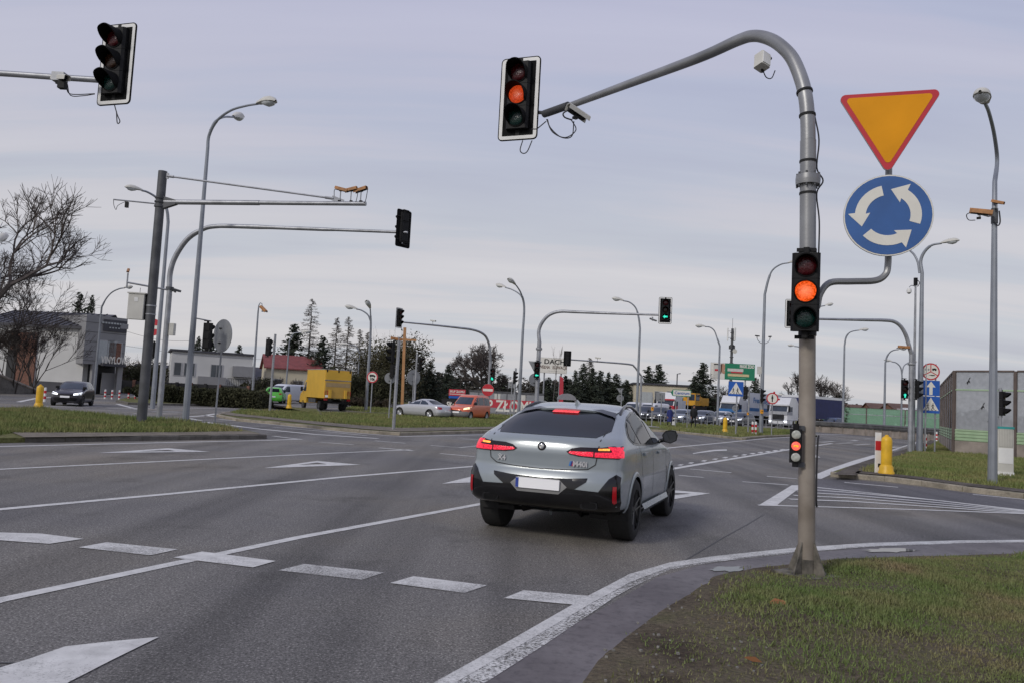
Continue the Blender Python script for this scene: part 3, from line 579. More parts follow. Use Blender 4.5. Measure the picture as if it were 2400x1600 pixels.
# ================================================================== street furniture
# ---- traffic light heads: local -Y is the front, origin at the middle of the middle lens
SIGC = {}
LOFF = (L_RED0, L_AMB0, L_GRN0)
def sig_mesh(key, fn):
    if key not in SIGC: SIGC[key] = fn()
    return SIGC[key]
def mesh_of(mb, name, sharp=35):
    o = mb.build(name, None, sharp); me = o.data; bpy.data.objects.remove(o); return me
def signal(label, pos, rz, d=.3, plate=False, lit=None, arrow=None, tilt=0, roll=0, mini=False, visor=.85, group='traffic light heads', frame_back=False, cols=None):
    """lit: index of the lamp that burns; arrow: 'left' / 'up' shows a symbol instead of a full disc"""
    t = thing('traffic_light', label, 'traffic light', pos, rz, group)
    if tilt or roll: t.rotation_euler = (R(tilt), R(roll), R(rz))
    h, w, dp = d * 1.27, d * 1.3, d * .62
    def housing():
        mb = MB()
        for i in range(3):
            mb.bbox((0, dp * .5, (1 - i) * h), (w, dp, h * .985), BLACK, .025 * d / .2)
            mb.bbox((0, dp + .03 * d, (1 - i) * h), (w * .7, .12 * d, h * .7), BLACK, .02)
            mb.lathe([(d * .56, -.02 * d), (d * .56, .02 * d), (d * .5, .02 * d)], BLACKM, (0, -.02 * d, (1 - i) * h), 20, 'Y')
        if mini: mb.bbox((0, dp * .5, -1.66 * h), (w * .5, dp * .7, .4 * h), BLACK, .01); mb.bbox((0, dp * .5, 1.72 * h), (w * .5, dp * .7, .5 * h), BLACK, .01)
        else:
            for s in (-1, 1): mb.bbox((0, dp * .7, s * 1.62 * h), (w * .22, dp * .5, .26 * h), BLACK, .01); mb.box((0, dp * 1.1, s * 1.7 * h), (w * .7, dp * .22, .035), BLACK)
        return mesh_of(mb, 'housing')
    link('housing', sig_mesh(('h', d, mini), housing), t)
    if plate:
        def bp():
            mb = MB(); W_, H_ = d * 2.32, d * 4.72; y = .3 * d; z0 = -.12 * d
            mb.prism(rrect(W_, H_, .075 * d / .3, 5, 0, z0), y, y + .02, BLACKM)
            o_ = rrect(W_ - .035, H_ - .035, .06 * d / .3, 5, 0, z0); i_ = rrect(W_ - .15 * d / .3, H_ - .15 * d / .3, .012, 5, 0, z0); n = len(o_)
            mb.add([(p[0], y - .003, p[1]) for p in o_] + [(p[0], y - .003, p[1]) for p in i_], [(i, (i + 1) % n, n + (i + 1) % n, n + i) for i in range(n)], WHITE)
            for zf in (-.9, .9): mb.box((0, y + .035, z0 + zf * d * 1.6), (W_ * .9, .03, .03), BLACK)
            mb.box((.2 * d, y + .05, z0), (.05, .04, H_ * .86), GALV if frame_back else BLACK)
            return mesh_of(mb, 'backplate')
        link('backplate', sig_mesh(('b', d, frame_back), bp), t)
    for i in range(3):
        z = (1 - i) * h; on = (lit == i)
        if mini: m = L_CLR0 if not on else L_RED
        else: m = LOFF[i]
        if on and not arrow and not mini: m = cols or (L_RED, L_AMB, L_GRN)[i]
        if on and arrow and not mini: m = BLACK
        def lens():
            mb = MB(); mb.lathe([(d * .5, 0), (d * .48, -.05 * d), (d * .36, -.1 * d), (d * .18, -.125 * d), (.004, -.13 * d)], m, (0, 0, 0), 22, 'Y'); return mesh_of(mb, 'lens', 80)
        o = link('lens', sig_mesh(('l', d, m.name), lens), t); o.location = (0, -.04 * d, z)
        if on: o['label'] = 'lit lens of the traffic light'
        if on and (arrow or mini):
            mb = MB(); k = d * .42
            if mini: mb.prism([(-k * .55, -k * .2), (k * .6, -k * .28), (k * .62, k * .28), (-k * .55, k * .2), (-k * .8, 0)], -.16 * d, -.15 * d, L_YEL)
            else:
                A = [(-1, 0), (-.15, .8), (-.15, .34), (1, .34), (1, -.34), (-.15, -.34), (-.15, -.8)]
                if arrow == 'up': A = [(-y_, -x_) for x_, y_ in A]
                mb.prism([(a * k, b * k) for a, b in A], -.17 * d, -.16 * d, L_GRN)
            mb.build('symbol', o)
        if not mini:
            def vis():
                mb = MB(); vs = []; n = 19; r_ = d * .56; Lm = d * visor
                for th, rr in ((0, r_), (1, r_ - .012)):
                    for j in range(n):
                        a = R(-38 + 256 * j / (n - 1)); f = max(0, min(1, (math.sin(a) + .62) / 1.25)); ln = Lm * (.12 + .88 * f ** .8)
                        vs += [(rr * math.cos(a), 0, rr * math.sin(a)), (rr * .96 * math.cos(a), -ln, rr * .96 * math.sin(a) - .06 * ln)]
                fs = []
                for o2 in (0, 2 * n): fs += [(o2 + 2 * j, o2 + 2 * j + 1, o2 + 2 * j + 3, o2 + 2 * j + 2) for j in range(n - 1)]
                fs += [(2 * j + 1, 2 * j + 3, 2 * n + 2 * j + 3, 2 * n + 2 * j + 1) for j in range(n - 1)]
                mb.add(vs, fs, BLACKM); return mesh_of(mb, 'visor', 60)
            link('visor', sig_mesh(('v', d, visor), vis), t).location = (0, -.02 * d, z)
    return t
# ---- cctv camera with orange or grey sunshield; -Y looks out
def cctv(label, pos, rz, s=.42, col=ORANGE, tilt=-12, group='traffic cameras', stem=.18, wire=True):
    s *= .8; t = thing('traffic_camera', label, 'camera', pos, rz, group); M = Matrix.Translation((0, 0, stem)) @ Matrix.Rotation(R(-tilt), 4, 'X')
    mb = MB(M); mb.bbox((0, 0, 0), (s * .24, s * .82, s * .22), BLACK, .01); mb.lathe([(s * .09, -s * .43), (s * .09, -s * .40), (s * .02, -s * .4)], GLASS, (0, 0, 0), 12, 'Y'); mb.build('camera_body', t)
    mb = MB(M); pr = [(-s * .17, -s * .09), (-s * .17, s * .09), (-s * .12, s * .155), (s * .12, s * .155), (s * .17, s * .09), (s * .17, -s * .09), (s * .155, -s * .09), (s * .155, s * .085), (s * .11, s * .14), (-s * .11, s * .14), (-s * .155, s * .085), (-s * .155, -s * .09)]
    mb.prism(pr, -s * .6, s * .48, col); mb.build('sunshield', t)
    mb = MB(); mb.tube([(0, 0, 0), (0, 0, stem - s * .1)], s * .045, GALV, 8); mb.box((0, 0, stem - s * .13), (s * .16, s * .2, s * .05), BLACK); mb.box((0, .02, .02), (s * .2, s * .2, s * .09), BLACK)
    mb.build('bracket', t)
    if wire:
        mb = MB(); mb.tube(spline([(0, s * .45, stem), (s * .1, s * .6, stem - .05), (s * .12, s * .5, 0), (0, s * .2, -.03)], 4), .012, WIRE, 5); mb.build('cable', t)
    return t
# ---- street lamps
def head_mesh(s):
    mb = MB(); vs = []; n = 10; prof = [(-.05, .05, .06), (.0, .08, .08), (.12, .11, .12), (.32, .16, .17), (.52, .165, .17), (.66, .13, .12), (.74, .03, .04)]
    for x, w, hh in prof:
        for j in range(n): a = math.pi * j / (n - 1); vs.append((x * s, w * s * math.cos(a), hh * s * math.sin(a)))
    k = len(prof); mb.add(vs, [(i * n + j, i * n + j + 1, (i + 1) * n + j + 1, (i + 1) * n + j) for i in range(k - 1) for j in range(n - 1)] + [tuple(i * n for i in range(k)) + tuple(i * n + n - 1 for i in reversed(range(k)))], BOXG if s > .9 else LAMPG)
    return mb
def bowl_mesh(s):
    mb = MB(); vs = []; n = 10; prof = [(.2, .02, .02), (.28, .12, .07), (.44, .15, .12), (.58, .13, .1), (.68, .03, .02)]
    for x, w, hh in prof:
        for j in range(n): a = math.pi * j / (n - 1); vs.append((x * s, w * s * math.cos(a), -.006 - hh * s * math.sin(a)))
    k = len(prof); mb.add(vs, [(i * n + j, i * n + j + 1, (i + 1) * n + j + 1, (i + 1) * n + j) for i in range(k - 1) for j in range(n - 1)], BOWL); return mb
def lamp(label, base, arms, r0=.1, r1=.05, ra=.03, hs=1.0, group='street lamps', m=LAMPG, collar=None):
    """arms: list of world-space paths; the first starts at the pole foot, others branch off; each ends at a lamp head"""
    b = Vector(base); t = thing('street_lamp', label, 'street lamp', b, 0, group)
    for i, (path, hd) in enumerate(arms):
        p = [Vector(q) - b for q in path]; k = len(p)
        if i == 0:
            j = max(1, next((q for q in range(k) if (Vector((p[q].x, p[q].y, 0))).length > .14 + .015 * p[q].z), k - 1)); hj = max(p[j].z, .1)
            mb = MB(); mb.tube(p[:j + 1], [r0 + (r1 - r0) * max(0, q.z) / hj for q in p[:j + 1]], m, 10)
            if collar: mb.tube([(0, 0, 0), (0, 0, collar)], r0 * 1.5, m, 10)
            mb.build('pole', t); p = p[j:]
        if len(p) > 1:
            mb = MB(); mb.tube(p, [ra * 1.25 + (ra - ra * 1.25) * q / max(1, len(p) - 1) for q in range(len(p))], m, 8); mb.build('arm', t)
        if hd is not None:
            e_ = p[-1]; d = Vector(hd).normalized(); yaw = math.atan2(d.y, d.x); pit = -math.asin(d.z)
            M = Matrix.Translation(e_) @ Matrix.Rotation(yaw, 4, 'Z') @ Matrix.Rotation(pit, 4, 'Y')
            h_ = head_mesh(hs); h_.m = None; h_.v = [tuple(M @ Vector(v)) for v in h_.v]; ho = h_.build('lamp_head', t, 50)
            w_ = bowl_mesh(hs); w_.v = [tuple(M @ Vector(v)) for v in w_.v]; w_.build('glass_bowl', ho, 50)
    return t
def lamp_px(label, bpx, D, poles, heads, z=.1, **kw):
    """poles: photo paths (from top of straight part) in the vertical plane towards each head; heads: (x,y,depth)"""
    b = B(bpx, D, z); arms = []
    for i, (pts, hx) in enumerate(zip(poles, heads)):
        tip = at(hx[0], hx[1], hx[2]); f = on_plane(b, tip); q = [f(x, y) for x, y in pts] + [tip]
        if i == 0:
            p0 = Vector((b.x, b.y, q[0].z)); path = [b] + [b.lerp(p0, k / 4) for k in (1, 2, 3)] + spline([p0] + q[1:], 5)
        else: path = spline(q, 5)
        d = (path[-1] - path[-2]).normalized(); d.z = max(-.3, min(.35, d.z)); arms.append((path, d))
    return lamp(label, b, arms, **kw)
# ---- mast arms traced in their own vertical plane
def mast(label, base, tip_px, pts, r, lean=None, name='signal_mast', m=GALV, foot=None, flange=None, arm_m=None, group='signal masts', cat='signal mast', steps=None, straight=None, nz=12):
    """base: world foot; tip_px: (x,y,depth); pts: photo points from the top of the straight post to just before the tip; r: radii (foot, post top, tip)"""
    b = Vector(base); tip = at(*tip_px); f = on_plane(b, tip); q = [f(x, y) for x, y in pts]; p0 = Vector((b.x, b.y, q[0].z)) if not lean else at(pts[0][0], pts[0][1], b.y)
    if lean: f = on_plane(p0, tip); q = [f(x, y) for x, y in pts]
    path = spline([p0] + q[1:] + [tip], 7); t = thing(name, label, cat, b, 0, group)
    mb = MB(); pm = (p0 - b) * .70; mb.tube([Vector((0, 0, 0)), pm], [r[0], r[0] * .98], m, 16); mb.tube([pm, p0 - b], [r[0] * .98, r[0] * .97], arm_m or m, 16)
    if foot: foot(mb)
    mb.build('post', t)
    ln = [0]
    for a, c in zip(path, path[1:]): ln.append(ln[-1] + (c - a).length)
    rs = [r[1] + (r[2] - r[1]) * (l / ln[-1]) for l in ln]
    if steps: rs = [r[1] + (r[2] - r[1]) * math.floor(l / ln[-1] * steps + .001) / steps for l in ln]
    mb = MB(); mb.tube([p - b for p in path], rs, arm_m or m, 14); mb.build('arm', t)
    if flange is not None:
        z = flange - b.z; o2 = (p0 - b) * (z / (p0.z - b.z)); mb = MB(Matrix.Translation((o2.x, o2.y, 0)))
        mb.lathe([(r[0], z - .05), (r[0] * 1.45, z - .05), (r[0] * 1.5, z - .004), (r[0] * 1.5, z + .004), (r[0] * 1.45, z + .05), (r[1], z + .05)], arm_m or m, (0, 0, 0), 18)
        for k in range(8):
            a = k * math.pi / 4 + .3; mb.tube([(r[0] * 1.3 * math.cos(a), r[0] * 1.3 * math.sin(a), z - .075), (r[0] * 1.3 * math.cos(a), r[0] * 1.3 * math.sin(a), z + .075)], .011, GALVD, 6)
        mb.build('flange', t)
    return t, tip, path
LANE = -20.0                       # traffic lights of this approach face the stop line
# ================= near mast on the right verge
pb = G(1890, 1346, .03)
FOOT = mat('dirty_foot', (.075, .07, .06), .8, .1, .4, 9, .2, 30, var2=(.22, .2, .165))
def foot_near(mb):
    for k in range(4):
        a = R(35 + 90 * k); c, s = math.cos(a), math.sin(a); M = Matrix(((c, -s, 0, 0), (s, c, 0, 0), (0, 0, 1, 0), (0, 0, 0, 1)))
        vs = [M @ Vector(p) for p in [(.07, -.007, .0), (.21, -.007, .0), (.20, -.007, .06), (.085, -.007, .33), (.07, -.007, .33), (.07, .007, .0), (.21, .007, .0), (.20, .007, .06), (.085, .007, .33), (.07, .007, .33)]]
        mb.add(vs, [(0, 1, 2, 3, 4), (9, 8, 7, 6, 5), (1, 6, 7, 2), (2, 7, 8, 3), (3, 8, 9, 4)], FOOT)
    mb.tube([(0, 0, .0), (0, 0, .16)], .088, FOOT, 16); mb.box((0, 0, .005), (.46, .46, .03), FOOT, Rz(30))
zfl = Zat(pb, 424)
nm, ntip, npath = mast('tan painted steel mast with an arm curving over the lane, on the near verge', pb, (1283, 268, 12.6),
    [(1894, 330), (1893, 285), (1889, 236), (1879, 190), (1858, 139.5), (1832, 110), (1803, 92), (1768, 85), (1730, 95), (1633, 138), (1450, 206)], (.082, .076, .046), lean=1, m=POST, arm_m=POSTU, foot=foot_near, flange=zfl)
def rel(p): return Vector(p) - pb
ptop_ = at(1894, 330, pb.y) - pb
def ax_at(z): return Vector((ptop_.x * z / ptop_.z, ptop_.y * z / ptop_.z, z))
mb = MB()
for y in (380, 455): z = Zat(pb, y) - pb.z; mb.tube([ax_at(z - .012), ax_at(z + .012)], .086, RUB, 16)
for i in (9, 17):
    q = npath[i] - pb; d = (npath[i + 1] - npath[i]).normalized(); mb.tube([q - d * .012, q + d * .012], .084, RUB, 16)
mb.pieces('rubber_strap', nm)
mb = MB(); ax = Vector((.1, -.02, 0))
mb.tube(spline([rel(npath[9]) + ax * .7, ax_at(Zat(pb, 330) - pb.z) + ax * 1.05, ax_at(Zat(pb, 395) - pb.z) + ax * .85, ax_at(Zat(pb, 425) - pb.z) + ax * 1.45, ax_at(Zat(pb, 455) - pb.z) + ax * .85, ax_at(Zat(pb, 520) - pb.z) + ax * 1.1, ax_at(Zat(pb, 600) - pb.z) + ax * 1.05], 6), .008, WIRE, 6)
z0, z1 = Zat(pb, 1030) - pb.z, Zat(pb, 1180) - pb.z
mb.tube(spline([(.078, -.03, z0 + .05), (.055, -.068, z0 - .03), (.05, -.07, (z0 + z1) / 2), (.055, -.068, z1 + .05), (.08, -.02, z1 - .02)], 6), .009, WIRE, 6)
mb.pieces('cable', nm)
mb = MB()                                             # brackets of the heads strapped to the post
for y in (590, 783): z = Zat(pb, y) - pb.z; mb.tube([ax_at(z - .02), ax_at(z + .02)], .09, BLACK, 14)
for y in (1003, 1088): z = Zat(pb, y) - pb.z; mb.box(ax_at(z) + Vector((-.085, -.06, 0)), (.06, .06, .05), GALVD)
mb.pieces('bracket', nm)
c = at(1888, 683, pb.y - .26); signal('black traffic light with lit amber lamp strapped to the near tan mast', c, LANE, d=.205, lit=1, visor=.62)
c = at(1865.5, 1044, pb.y - .13); signal('small low repeater traffic light with a lit red disc on the near mast', c, -14, d=.088, lit=1, mini=True)
c = at(1213, 222, 12.75); T1 = signal('large framed traffic light with lit orange lamp hanging over the lane', c, LANE, d=.3, plate=True, lit=1, cols=L_ORD, roll=0)
mb = MB(); h0 = c + Vector((.33, .1, -.25)); mb.tube([ntip - Vector((.0, 0, -.02)), h0], .03, GALVD, 8); mb.tube([ntip + Vector((-.05, 0, .0)), ntip + Vector((.3, -.55, -.05))], .062, GALVD, 12)
o = mb.build('head_clamp', nm); o.data.transform(Matrix.Translation(-pb))
# wires and small camera under the tip
mb = MB(); q = ntip
def wp(x, y, D=12.4): return at(x, y, D)
for L_ in ([(1283, 280), (1290, 300), (1315, 322), (1340, 320), (1345, 285)], [(1281, 280), (1295, 310), (1325, 323), (1350, 305), (1338, 280)], [(1280, 285), (1262, 300), (1257, 303), (1245, 303)], [(1225, 330), (1219, 352), (1226, 360), (1236, 355), (1247, 330)]):
    mb.tube(spline([wp(*p) for p in L_], 5), .009, WIRE, 5)
[o.data.transform(Matrix.Translation(-pb)) for o in mb.pieces('cable', nm)]
c = at(1352, 262, 11.7); cctv('grey camera wrapped in foil under the tip of the near mast arm', c + Vector((0, 0, -.12)), 120, .46, BOXG, -18, stem=.1)
# microwave detector box
c = at(1786, 145, 8.4); t = thing('detector', 'grey box detector hanging under the bend of the near mast', 'detector', c, 28)
mb = MB(Matrix.Rotation(R(14), 4, 'Y') @ Matrix.Rotation(R(-12), 4, 'X')); mb.bbox((0, 0, 0), (.13, .13, .17), BOXG, .012); mb.box((0, -.068, .0), (.11, .008, .14), WHITE); mb.build('case', t)
mb = MB(); mb.tube([(.06, .02, .07), (.12, .03, .09), (.17, .04, .09)], .018, BLACK, 8); mb.tube([(.0, .0, -.08), (.02, .0, -.12)], .014, BLACK, 8); mb.build('bracket', t)
mb = MB(); mb.tube(spline([(.02, 0, -.1), (.07, 0, -.16), (.15, 0, -.15), (.22, .02, -.04)], 5), .006, WIRE, 5); mb.build('cable', t)
# ---- yield and roundabout signs on a cranked pipe
def circle(r_, n=40): return arc((0, 0), r_, 0, 360, n)[:-1]
def rtri(w, r_, n=6):            # point-down triangle with rounded corners, centred on its top edge middle
    h = w * .866; P = [(-w / 2, 0), (0, -h), (w / 2, 0)]; cc = [(-w / 2 + r_ * 1.732, -r_), (0, -h + 2 * r_), (w / 2 - r_ * 1.732, -r_)]
    return arc(cc[0], r_, 90, 210, n) + arc(cc[1], r_, 210, 330, n) + arc(cc[2], r_, 330, 450, n)
D0 = pb.y - .12
t = thing('road_sign', 'yellow yield triangle above blue roundabout disc on a cranked pipe beside the near mast', 'road sign', pb, 0)
pts = [(1915, 720), (1922, 690), (1945, 663), (1995, 660), (2050, 658), (2074, 645), (2081, 622), (2082, 560), (2083, 400), (2084, 225)]
pp = [at(x, y, D0 + .15) - pb for x, y in pts]
mb = MB(); mb.tube(spline([Vector((0, 0, pp[0].z))] + pp, 5), .034, POSTU, 10); mb.build('pipe', t)
ctr = at(2081, 505, D0) - pb; W8 = 96.5 / FPX * D0 * 1.02
M = Matrix.Translation(ctr) @ Rz(LANE + 2)
mb = MB(M); mb.prism(circle(W8), 0, .02, SBACK); mb.prism(circle(W8 * .995), -.002, 0, SWHT); mb.prism(circle(W8 * .965), -.005, -.002, SBLU)
for k in range(3):
    a0 = 102 + 120 * k; ro, ri = W8 * .74, W8 * .495; sw = 73
    P = arc((0, 0), ro, a0, a0 + sw, 9) + [(W8 * .895 * math.cos(R(a0 + sw + 2)), W8 * .895 * math.sin(R(a0 + sw + 2))), (W8 * .637 * math.cos(R(a0 + sw + 30)), W8 * .637 * math.sin(R(a0 + sw + 30))), (W8 * .40 * math.cos(R(a0 + sw - 5)), W8 * .40 * math.sin(R(a0 + sw - 5)))] + arc((0, 0), ri, a0 + sw, a0, 9)
    mb.prism([(p[0], p[1]) for p in P], -.008, -.005, SWHT)
mb.build('roundabout_panel', t)
tw = 232 / FPX * D0 * 1.01; top = at(2084, 217, D0) - pb; M = Matrix.Translation(top) @ Rz(LANE + 2)
mb = MB(M); mb.prism(rtri(tw, .05), 0, .02, SBACK); mb.prism(rtri(tw * .992, .048), -.003, 0, SRED); ins = rtri(tw * .845, .032); mb.prism([(x, z - tw * .0385) for x, z in ins], -.006, -.003, SYEL); mb.build('yield_panel', t)
mb = MB()
for z in (top.z - .15, ctr.z + .2, ctr.z - .2): mb.box(Vector((ctr.x, ctr.y + .10, z)), (.12, .06, .035), GALVD)
mb.pieces('clamp', t)
# ================= overhead arm entering from the left, with its unlit framed head
bx = at(-420, 150, 13.4); lb = Vector((bx.x, bx.y, 0)); tipx = (232, 188, 12.75)
lm = thing('signal_mast', 'grey mast arm reaching in from the left edge of the photo', 'signal mast', lb, 0, 'signal masts')
tp = at(*tipx); f2 = on_plane(lb, tp); a0 = f2(-150, 165)
mb = MB(); mb.tube([(0, 0, 0), (0, 0, a0.z - .9)], .09, GALV, 14); mb.build('post', lm)
mb = MB(); mb.tube([q - lb for q in spline([Vector((lb.x, lb.y, a0.z - .9)), Vector((lb.x, lb.y, a0.z - .45)), lb.lerp(a0, .25) * 1 + Vector((0, 0, 0)) if False else Vector((lb.x + (a0.x - lb.x) * .3, lb.y + (a0.y - lb.y) * .3, a0.z - .05)), a0, f2(0, 172.5), f2(110, 180), tp], 6)], [.085] * 12 + [.068] * 8 + [.05] * 17, GALV, 12); mb.build('arm', lm)
c = at(264, 141, 12.75); signal('large framed traffic light, all lamps dark, on the arm from the left edge', c, LANE + 3, d=.295, plate=True)
mb = MB(); mb.tube(spline([at(268, 246, 12.8), at(275, 270, 12.8), at(281, 285, 12.8), at(275, 289, 12.8), at(273, 262, 12.8)], 5), .009, WIRE, 5)
mb.tube(spline([at(156, 198, 12.7), at(160, 218, 12.7), at(180, 222, 12.7), at(222, 220, 12.7)], 5), .008, WIRE, 5); mb.tube(spline([at(158, 198, 12.7), at(165, 224, 12.7), at(195, 225, 12.7), at(222, 221, 12.7)], 5), .008, WIRE, 5)
[o.data.transform(Matrix.Translation(-lb)) for o in mb.pieces('cable', lm)]
c = at(140, 184, 12.6); cctv('silver camera clamped on the arm from the left edge', c + Vector((0, 0, -.10)), 64, .42, BOXG, -8, stem=.1, wire=False)
mb = MB(); mb.box(at(146, 200, 12.6), (.11, .1, .12), BLACK); mb.box(at(140, 182, 12.62), (.2, .14, .14), GALV); [o.data.transform(Matrix.Translation(-lb)) for o in mb.pieces('clamp', lm)]
# ================= left island: camera gantry
gb = G(331, 992, .12); Dg = gb.y
gt = thing('camera_gantry', 'thick dark steel post with a horizontal beam carrying three orange cameras', 'gantry', gb, 0)
zt = Zat(gb, 402); mb = MB(); mb.tube([(0, 0, 0), (0, 0, zt - gb.z)], [.165, .15], GALVD, 16)
for y in (717, 737): z = Zat(gb, y) - gb.z; mb.tube([(0, 0, z - .02), (0, 0, z + .02)], .172, GALV, 16)
mb.build('post', gt)
zb = Zat(gb, 474); tipg = at(858, 478, Dg * .965); fg = on_plane(gb, tipg)
mb = MB(); a0 = fg(385, 474) - gb; a1 = tipg - gb; am = a0.lerp(a1, .48); mb.tube([a0, am, am, a1], [.088, .088, .074, .074], GALV, 12); mb.build('beam', gt)
mb = MB(); z = a0.z; M = Matrix.Rotation(math.atan2(a1.y, a1.x), 4, 'Z')
for dz in (-.16, .0, .14): mb.tube([(0, 0, z + dz - .03), (0, 0, z + dz + .03)], .19, GALVD, 14)
mb.add([M @ Vector(p) for p in [(.12, -.08, z - .25), (.12, -.08, z + .2), (.62, -.08, z + .07), (.62, -.08, z - .08), (.12, .08, z - .25), (.12, .08, z + .2), (.62, .08, z + .07), (.62, .08, z - .08)]], [(0, 1, 2, 3), (7, 6, 5, 4), (0, 4, 5, 1), (1, 5, 6, 2), (2, 6, 7, 3), (3, 7, 4, 0)], GALVD)
mb.build('beam_collar', gt)
mb = MB(); r0_ = fg(392, 413) - gb; r1_ = fg(782, 466) - gb; mb.tube([r0_, r1_], .034, GALV, 8); mb.tube([r0_, r0_.lerp(r1_, .04)], .05, GALV, 8); mb.tube([r0_.lerp(r1_, .95), r1_], .05, GALV, 8)
mb.box(r0_ - Vector((.1, 0, 0)), (.3, .05, .2), GALV); mb.box(r1_ + Vector((.14, 0, -.04)), (.42, .05, .16), GALV, Matrix.Rotation(R(18), 4, 'Y')); mb.build('tie_rod', gt)
mb = MB(); l0 = fg(366, 478) - gb; l1 = at(266, 468, Dg * 1.0) - gb; mb.tube([l0, l1], .025, GALV, 6); p = l0.lerp(l1, .68); mb.box(p - Vector((0, 0, .14)), (.1, .1, .2), BLACK); mb.tube(spline([l1, l1 + Vector((.03, 0, -.2)), l1 + Vector((.12, 0, -.36)), l1 + Vector((.18, 0, -.2)), p], 4), .01, WIRE, 5); mb.build('side_bar', gt)
for (x, y, rz, s, lab) in [(797, 470, 78, .54, 'orange camera looking left, first on the gantry beam'), (822, 468, -100, .54, 'middle camera on the gantry beam, seen from its lens end'), (845, 470, -112, .58, 'orange camera tilted down to the right at the gantry beam end')]:
    q = fg(x, y); cctv(lab, Vector((q.x, q.y, tipg.z + .06)), rz, s, ORANGE, -14, stem=.42)
cb = thing('equipment_cabinet', 'pale grey cabinet mounted high on the thick gantry post', 'cabinet', at(321, 719, Dg - .05), 8); ch = 60 / FPX * Dg
mb = MB(); mb.bbox((0, 0, 0), (.53, .3, ch), BOXG, .015); mb.box((0, 0, ch / 2 + .015), (.6, .36, .04), BOXG); mb.box((0, -.152, .24), (.12, .01, .14), WHITE); mb.build('case', cb)
mb = MB(); mb.box((-.06 + .36, .03, 0), (.1, .12, ch * .96), BLACK); mb.box((.38, .03, .3), (.14, .06, .05), GALV); mb.box((.38, .03, -.3), (.14, .06, .05), GALV); mb.build('mounting_rail', cb)
mb = MB(); mb.tube([(.06, 0, ch / 2), (.06, 0, ch / 2 + .22)], .008, WIRE, 5); mb.build('antenna', cb)
# ---- curved mast behind it with a head seen from the back
b2 = G(372, 984, .12); mm, tip2, path2 = mast('silver curved mast arm behind the thick gantry post, carrying a head seen from the back', b2, (955, 545, b2.y * .93), [(394, 690), (399, 640), (412, 600), (440, 560), (475, 538), (505, 531), (560, 531), (760, 538)], (.105, .1, .042), steps=4)
signal('framed traffic light seen from the back at the end of the silver curved arm', tip2 + Vector((-.24, .16, .18)), 180 + 48, d=.29, plate=True, frame_back=True)
cc = [Vector((b2.x, b2.y, Zat(b2, 676)))]; q0 = at(298, 662, b2.y - .4); q1 = at(412, 683, b2.y)
t = thing('cross_bar', 'thin cross arm with a small camera at each end on the silver curved mast', 'camera arm', cc[0], 0)
mb = MB(); mb.tube([q0 - cc[0], q1 - cc[0]], .035, GALV, 8); mb.tube([(0, 0, -.05), (0, 0, .05)], .15, GALVD, 12); mb.tube([q0 - cc[0] + Vector((0, 0, .35)), q0 - cc[0] - Vector((0, 0, .2))], .03, GALV, 8); mb.build('bar', t)
cctv('small orange camera on the left stub of the thin cross arm', q0 + Vector((0, 0, .3)), 20, .34, ORANGE, -30, stem=.15, wire=False)
cctv('small dark camera at the right end of the thin cross arm', q1 + Vector((0, 0, -.06)), 118, .4, GALVD, -12, stem=.1, wire=False)
t = thing('equipment_cabinet', 'small grey box on the right side of the silver curved mast', 'cabinet', at(404, 772, b2.y), 0); mb = MB(); mb.bbox((0, 0, 0), (.2, .2, .46), BOXG, .02); mb.build('case', t); mb = MB(); mb.tube([(-.16, 0, .2), (.0, 0, .2)], .02, GALV, 6); mb.tube([(-.16, 0, -.2), (.0, 0, -.2)], .02, GALV, 6); mb.pieces('bracket', t)
# ---- double street lamp on the left island
b3 = G(434, 992, .12)
D3 = b3.y
lamp_px('tall grey tapered lamp with two bowl heads on the left island', 434, D3, [[(482, 352), (490, 318), (508, 284), (540, 260), (575, 249)], [(493, 306), (505, 285), (525, 275)]], [(605, 244, D3 * .95), (548, 275, D3 * 1.08)], z=.12, r0=.125, r1=.055, ra=.038, hs=1.25)
t = thing('road_sign', 'round grey sign seen from the back on a thin leaning post', 'road sign', G(503, 994, .12), 0, 'signs seen from the back'); b4 = Vector(t.location); ztop = Zat(b4, 748)
ps = at(523, 787, b4.y) - b4
mb = MB(); mb.tube([(0, 0, 0), (ps.x * .88, 0, ps.z + .45)], .035, GALV, 8); mb.build('post', t)
mb = MB(Matrix.Translation(ps + Vector((0, -.06, 0))) @ Rz(142)); mb.prism(circle(38.5 / FPX * b4.y), -.012, .012, SBACK); mb.build('panel', t)
mb = MB(); [mb.box(ps + Vector((-.02, -.0, dz)), (.3, .06, .04), BLACK) for dz in (-.27, .27)]; mb.pieces('clamp', t)
b5 = Vector((b3.x, b3.y, 0)); c = at(489, 788, b5.y - .1); signal('black traffic light seen from the back beside the round grey sign on the left', c, 170, d=.25)
mb = MB(); z = Zat(b3, 745); mb.tube([(b3.x, b3.y, z), c + Vector((.05, 0, .55))], .025, GALV, 6); mb.tube([(b3.x, b3.y, Zat(b3, 824)), c + Vector((.03, 0, -.52))], .025, GALV, 6); o = tag(mb.build('signal_bracket'), 'pair of thin brackets between the grey lamp and a black traffic light', 'bracket')
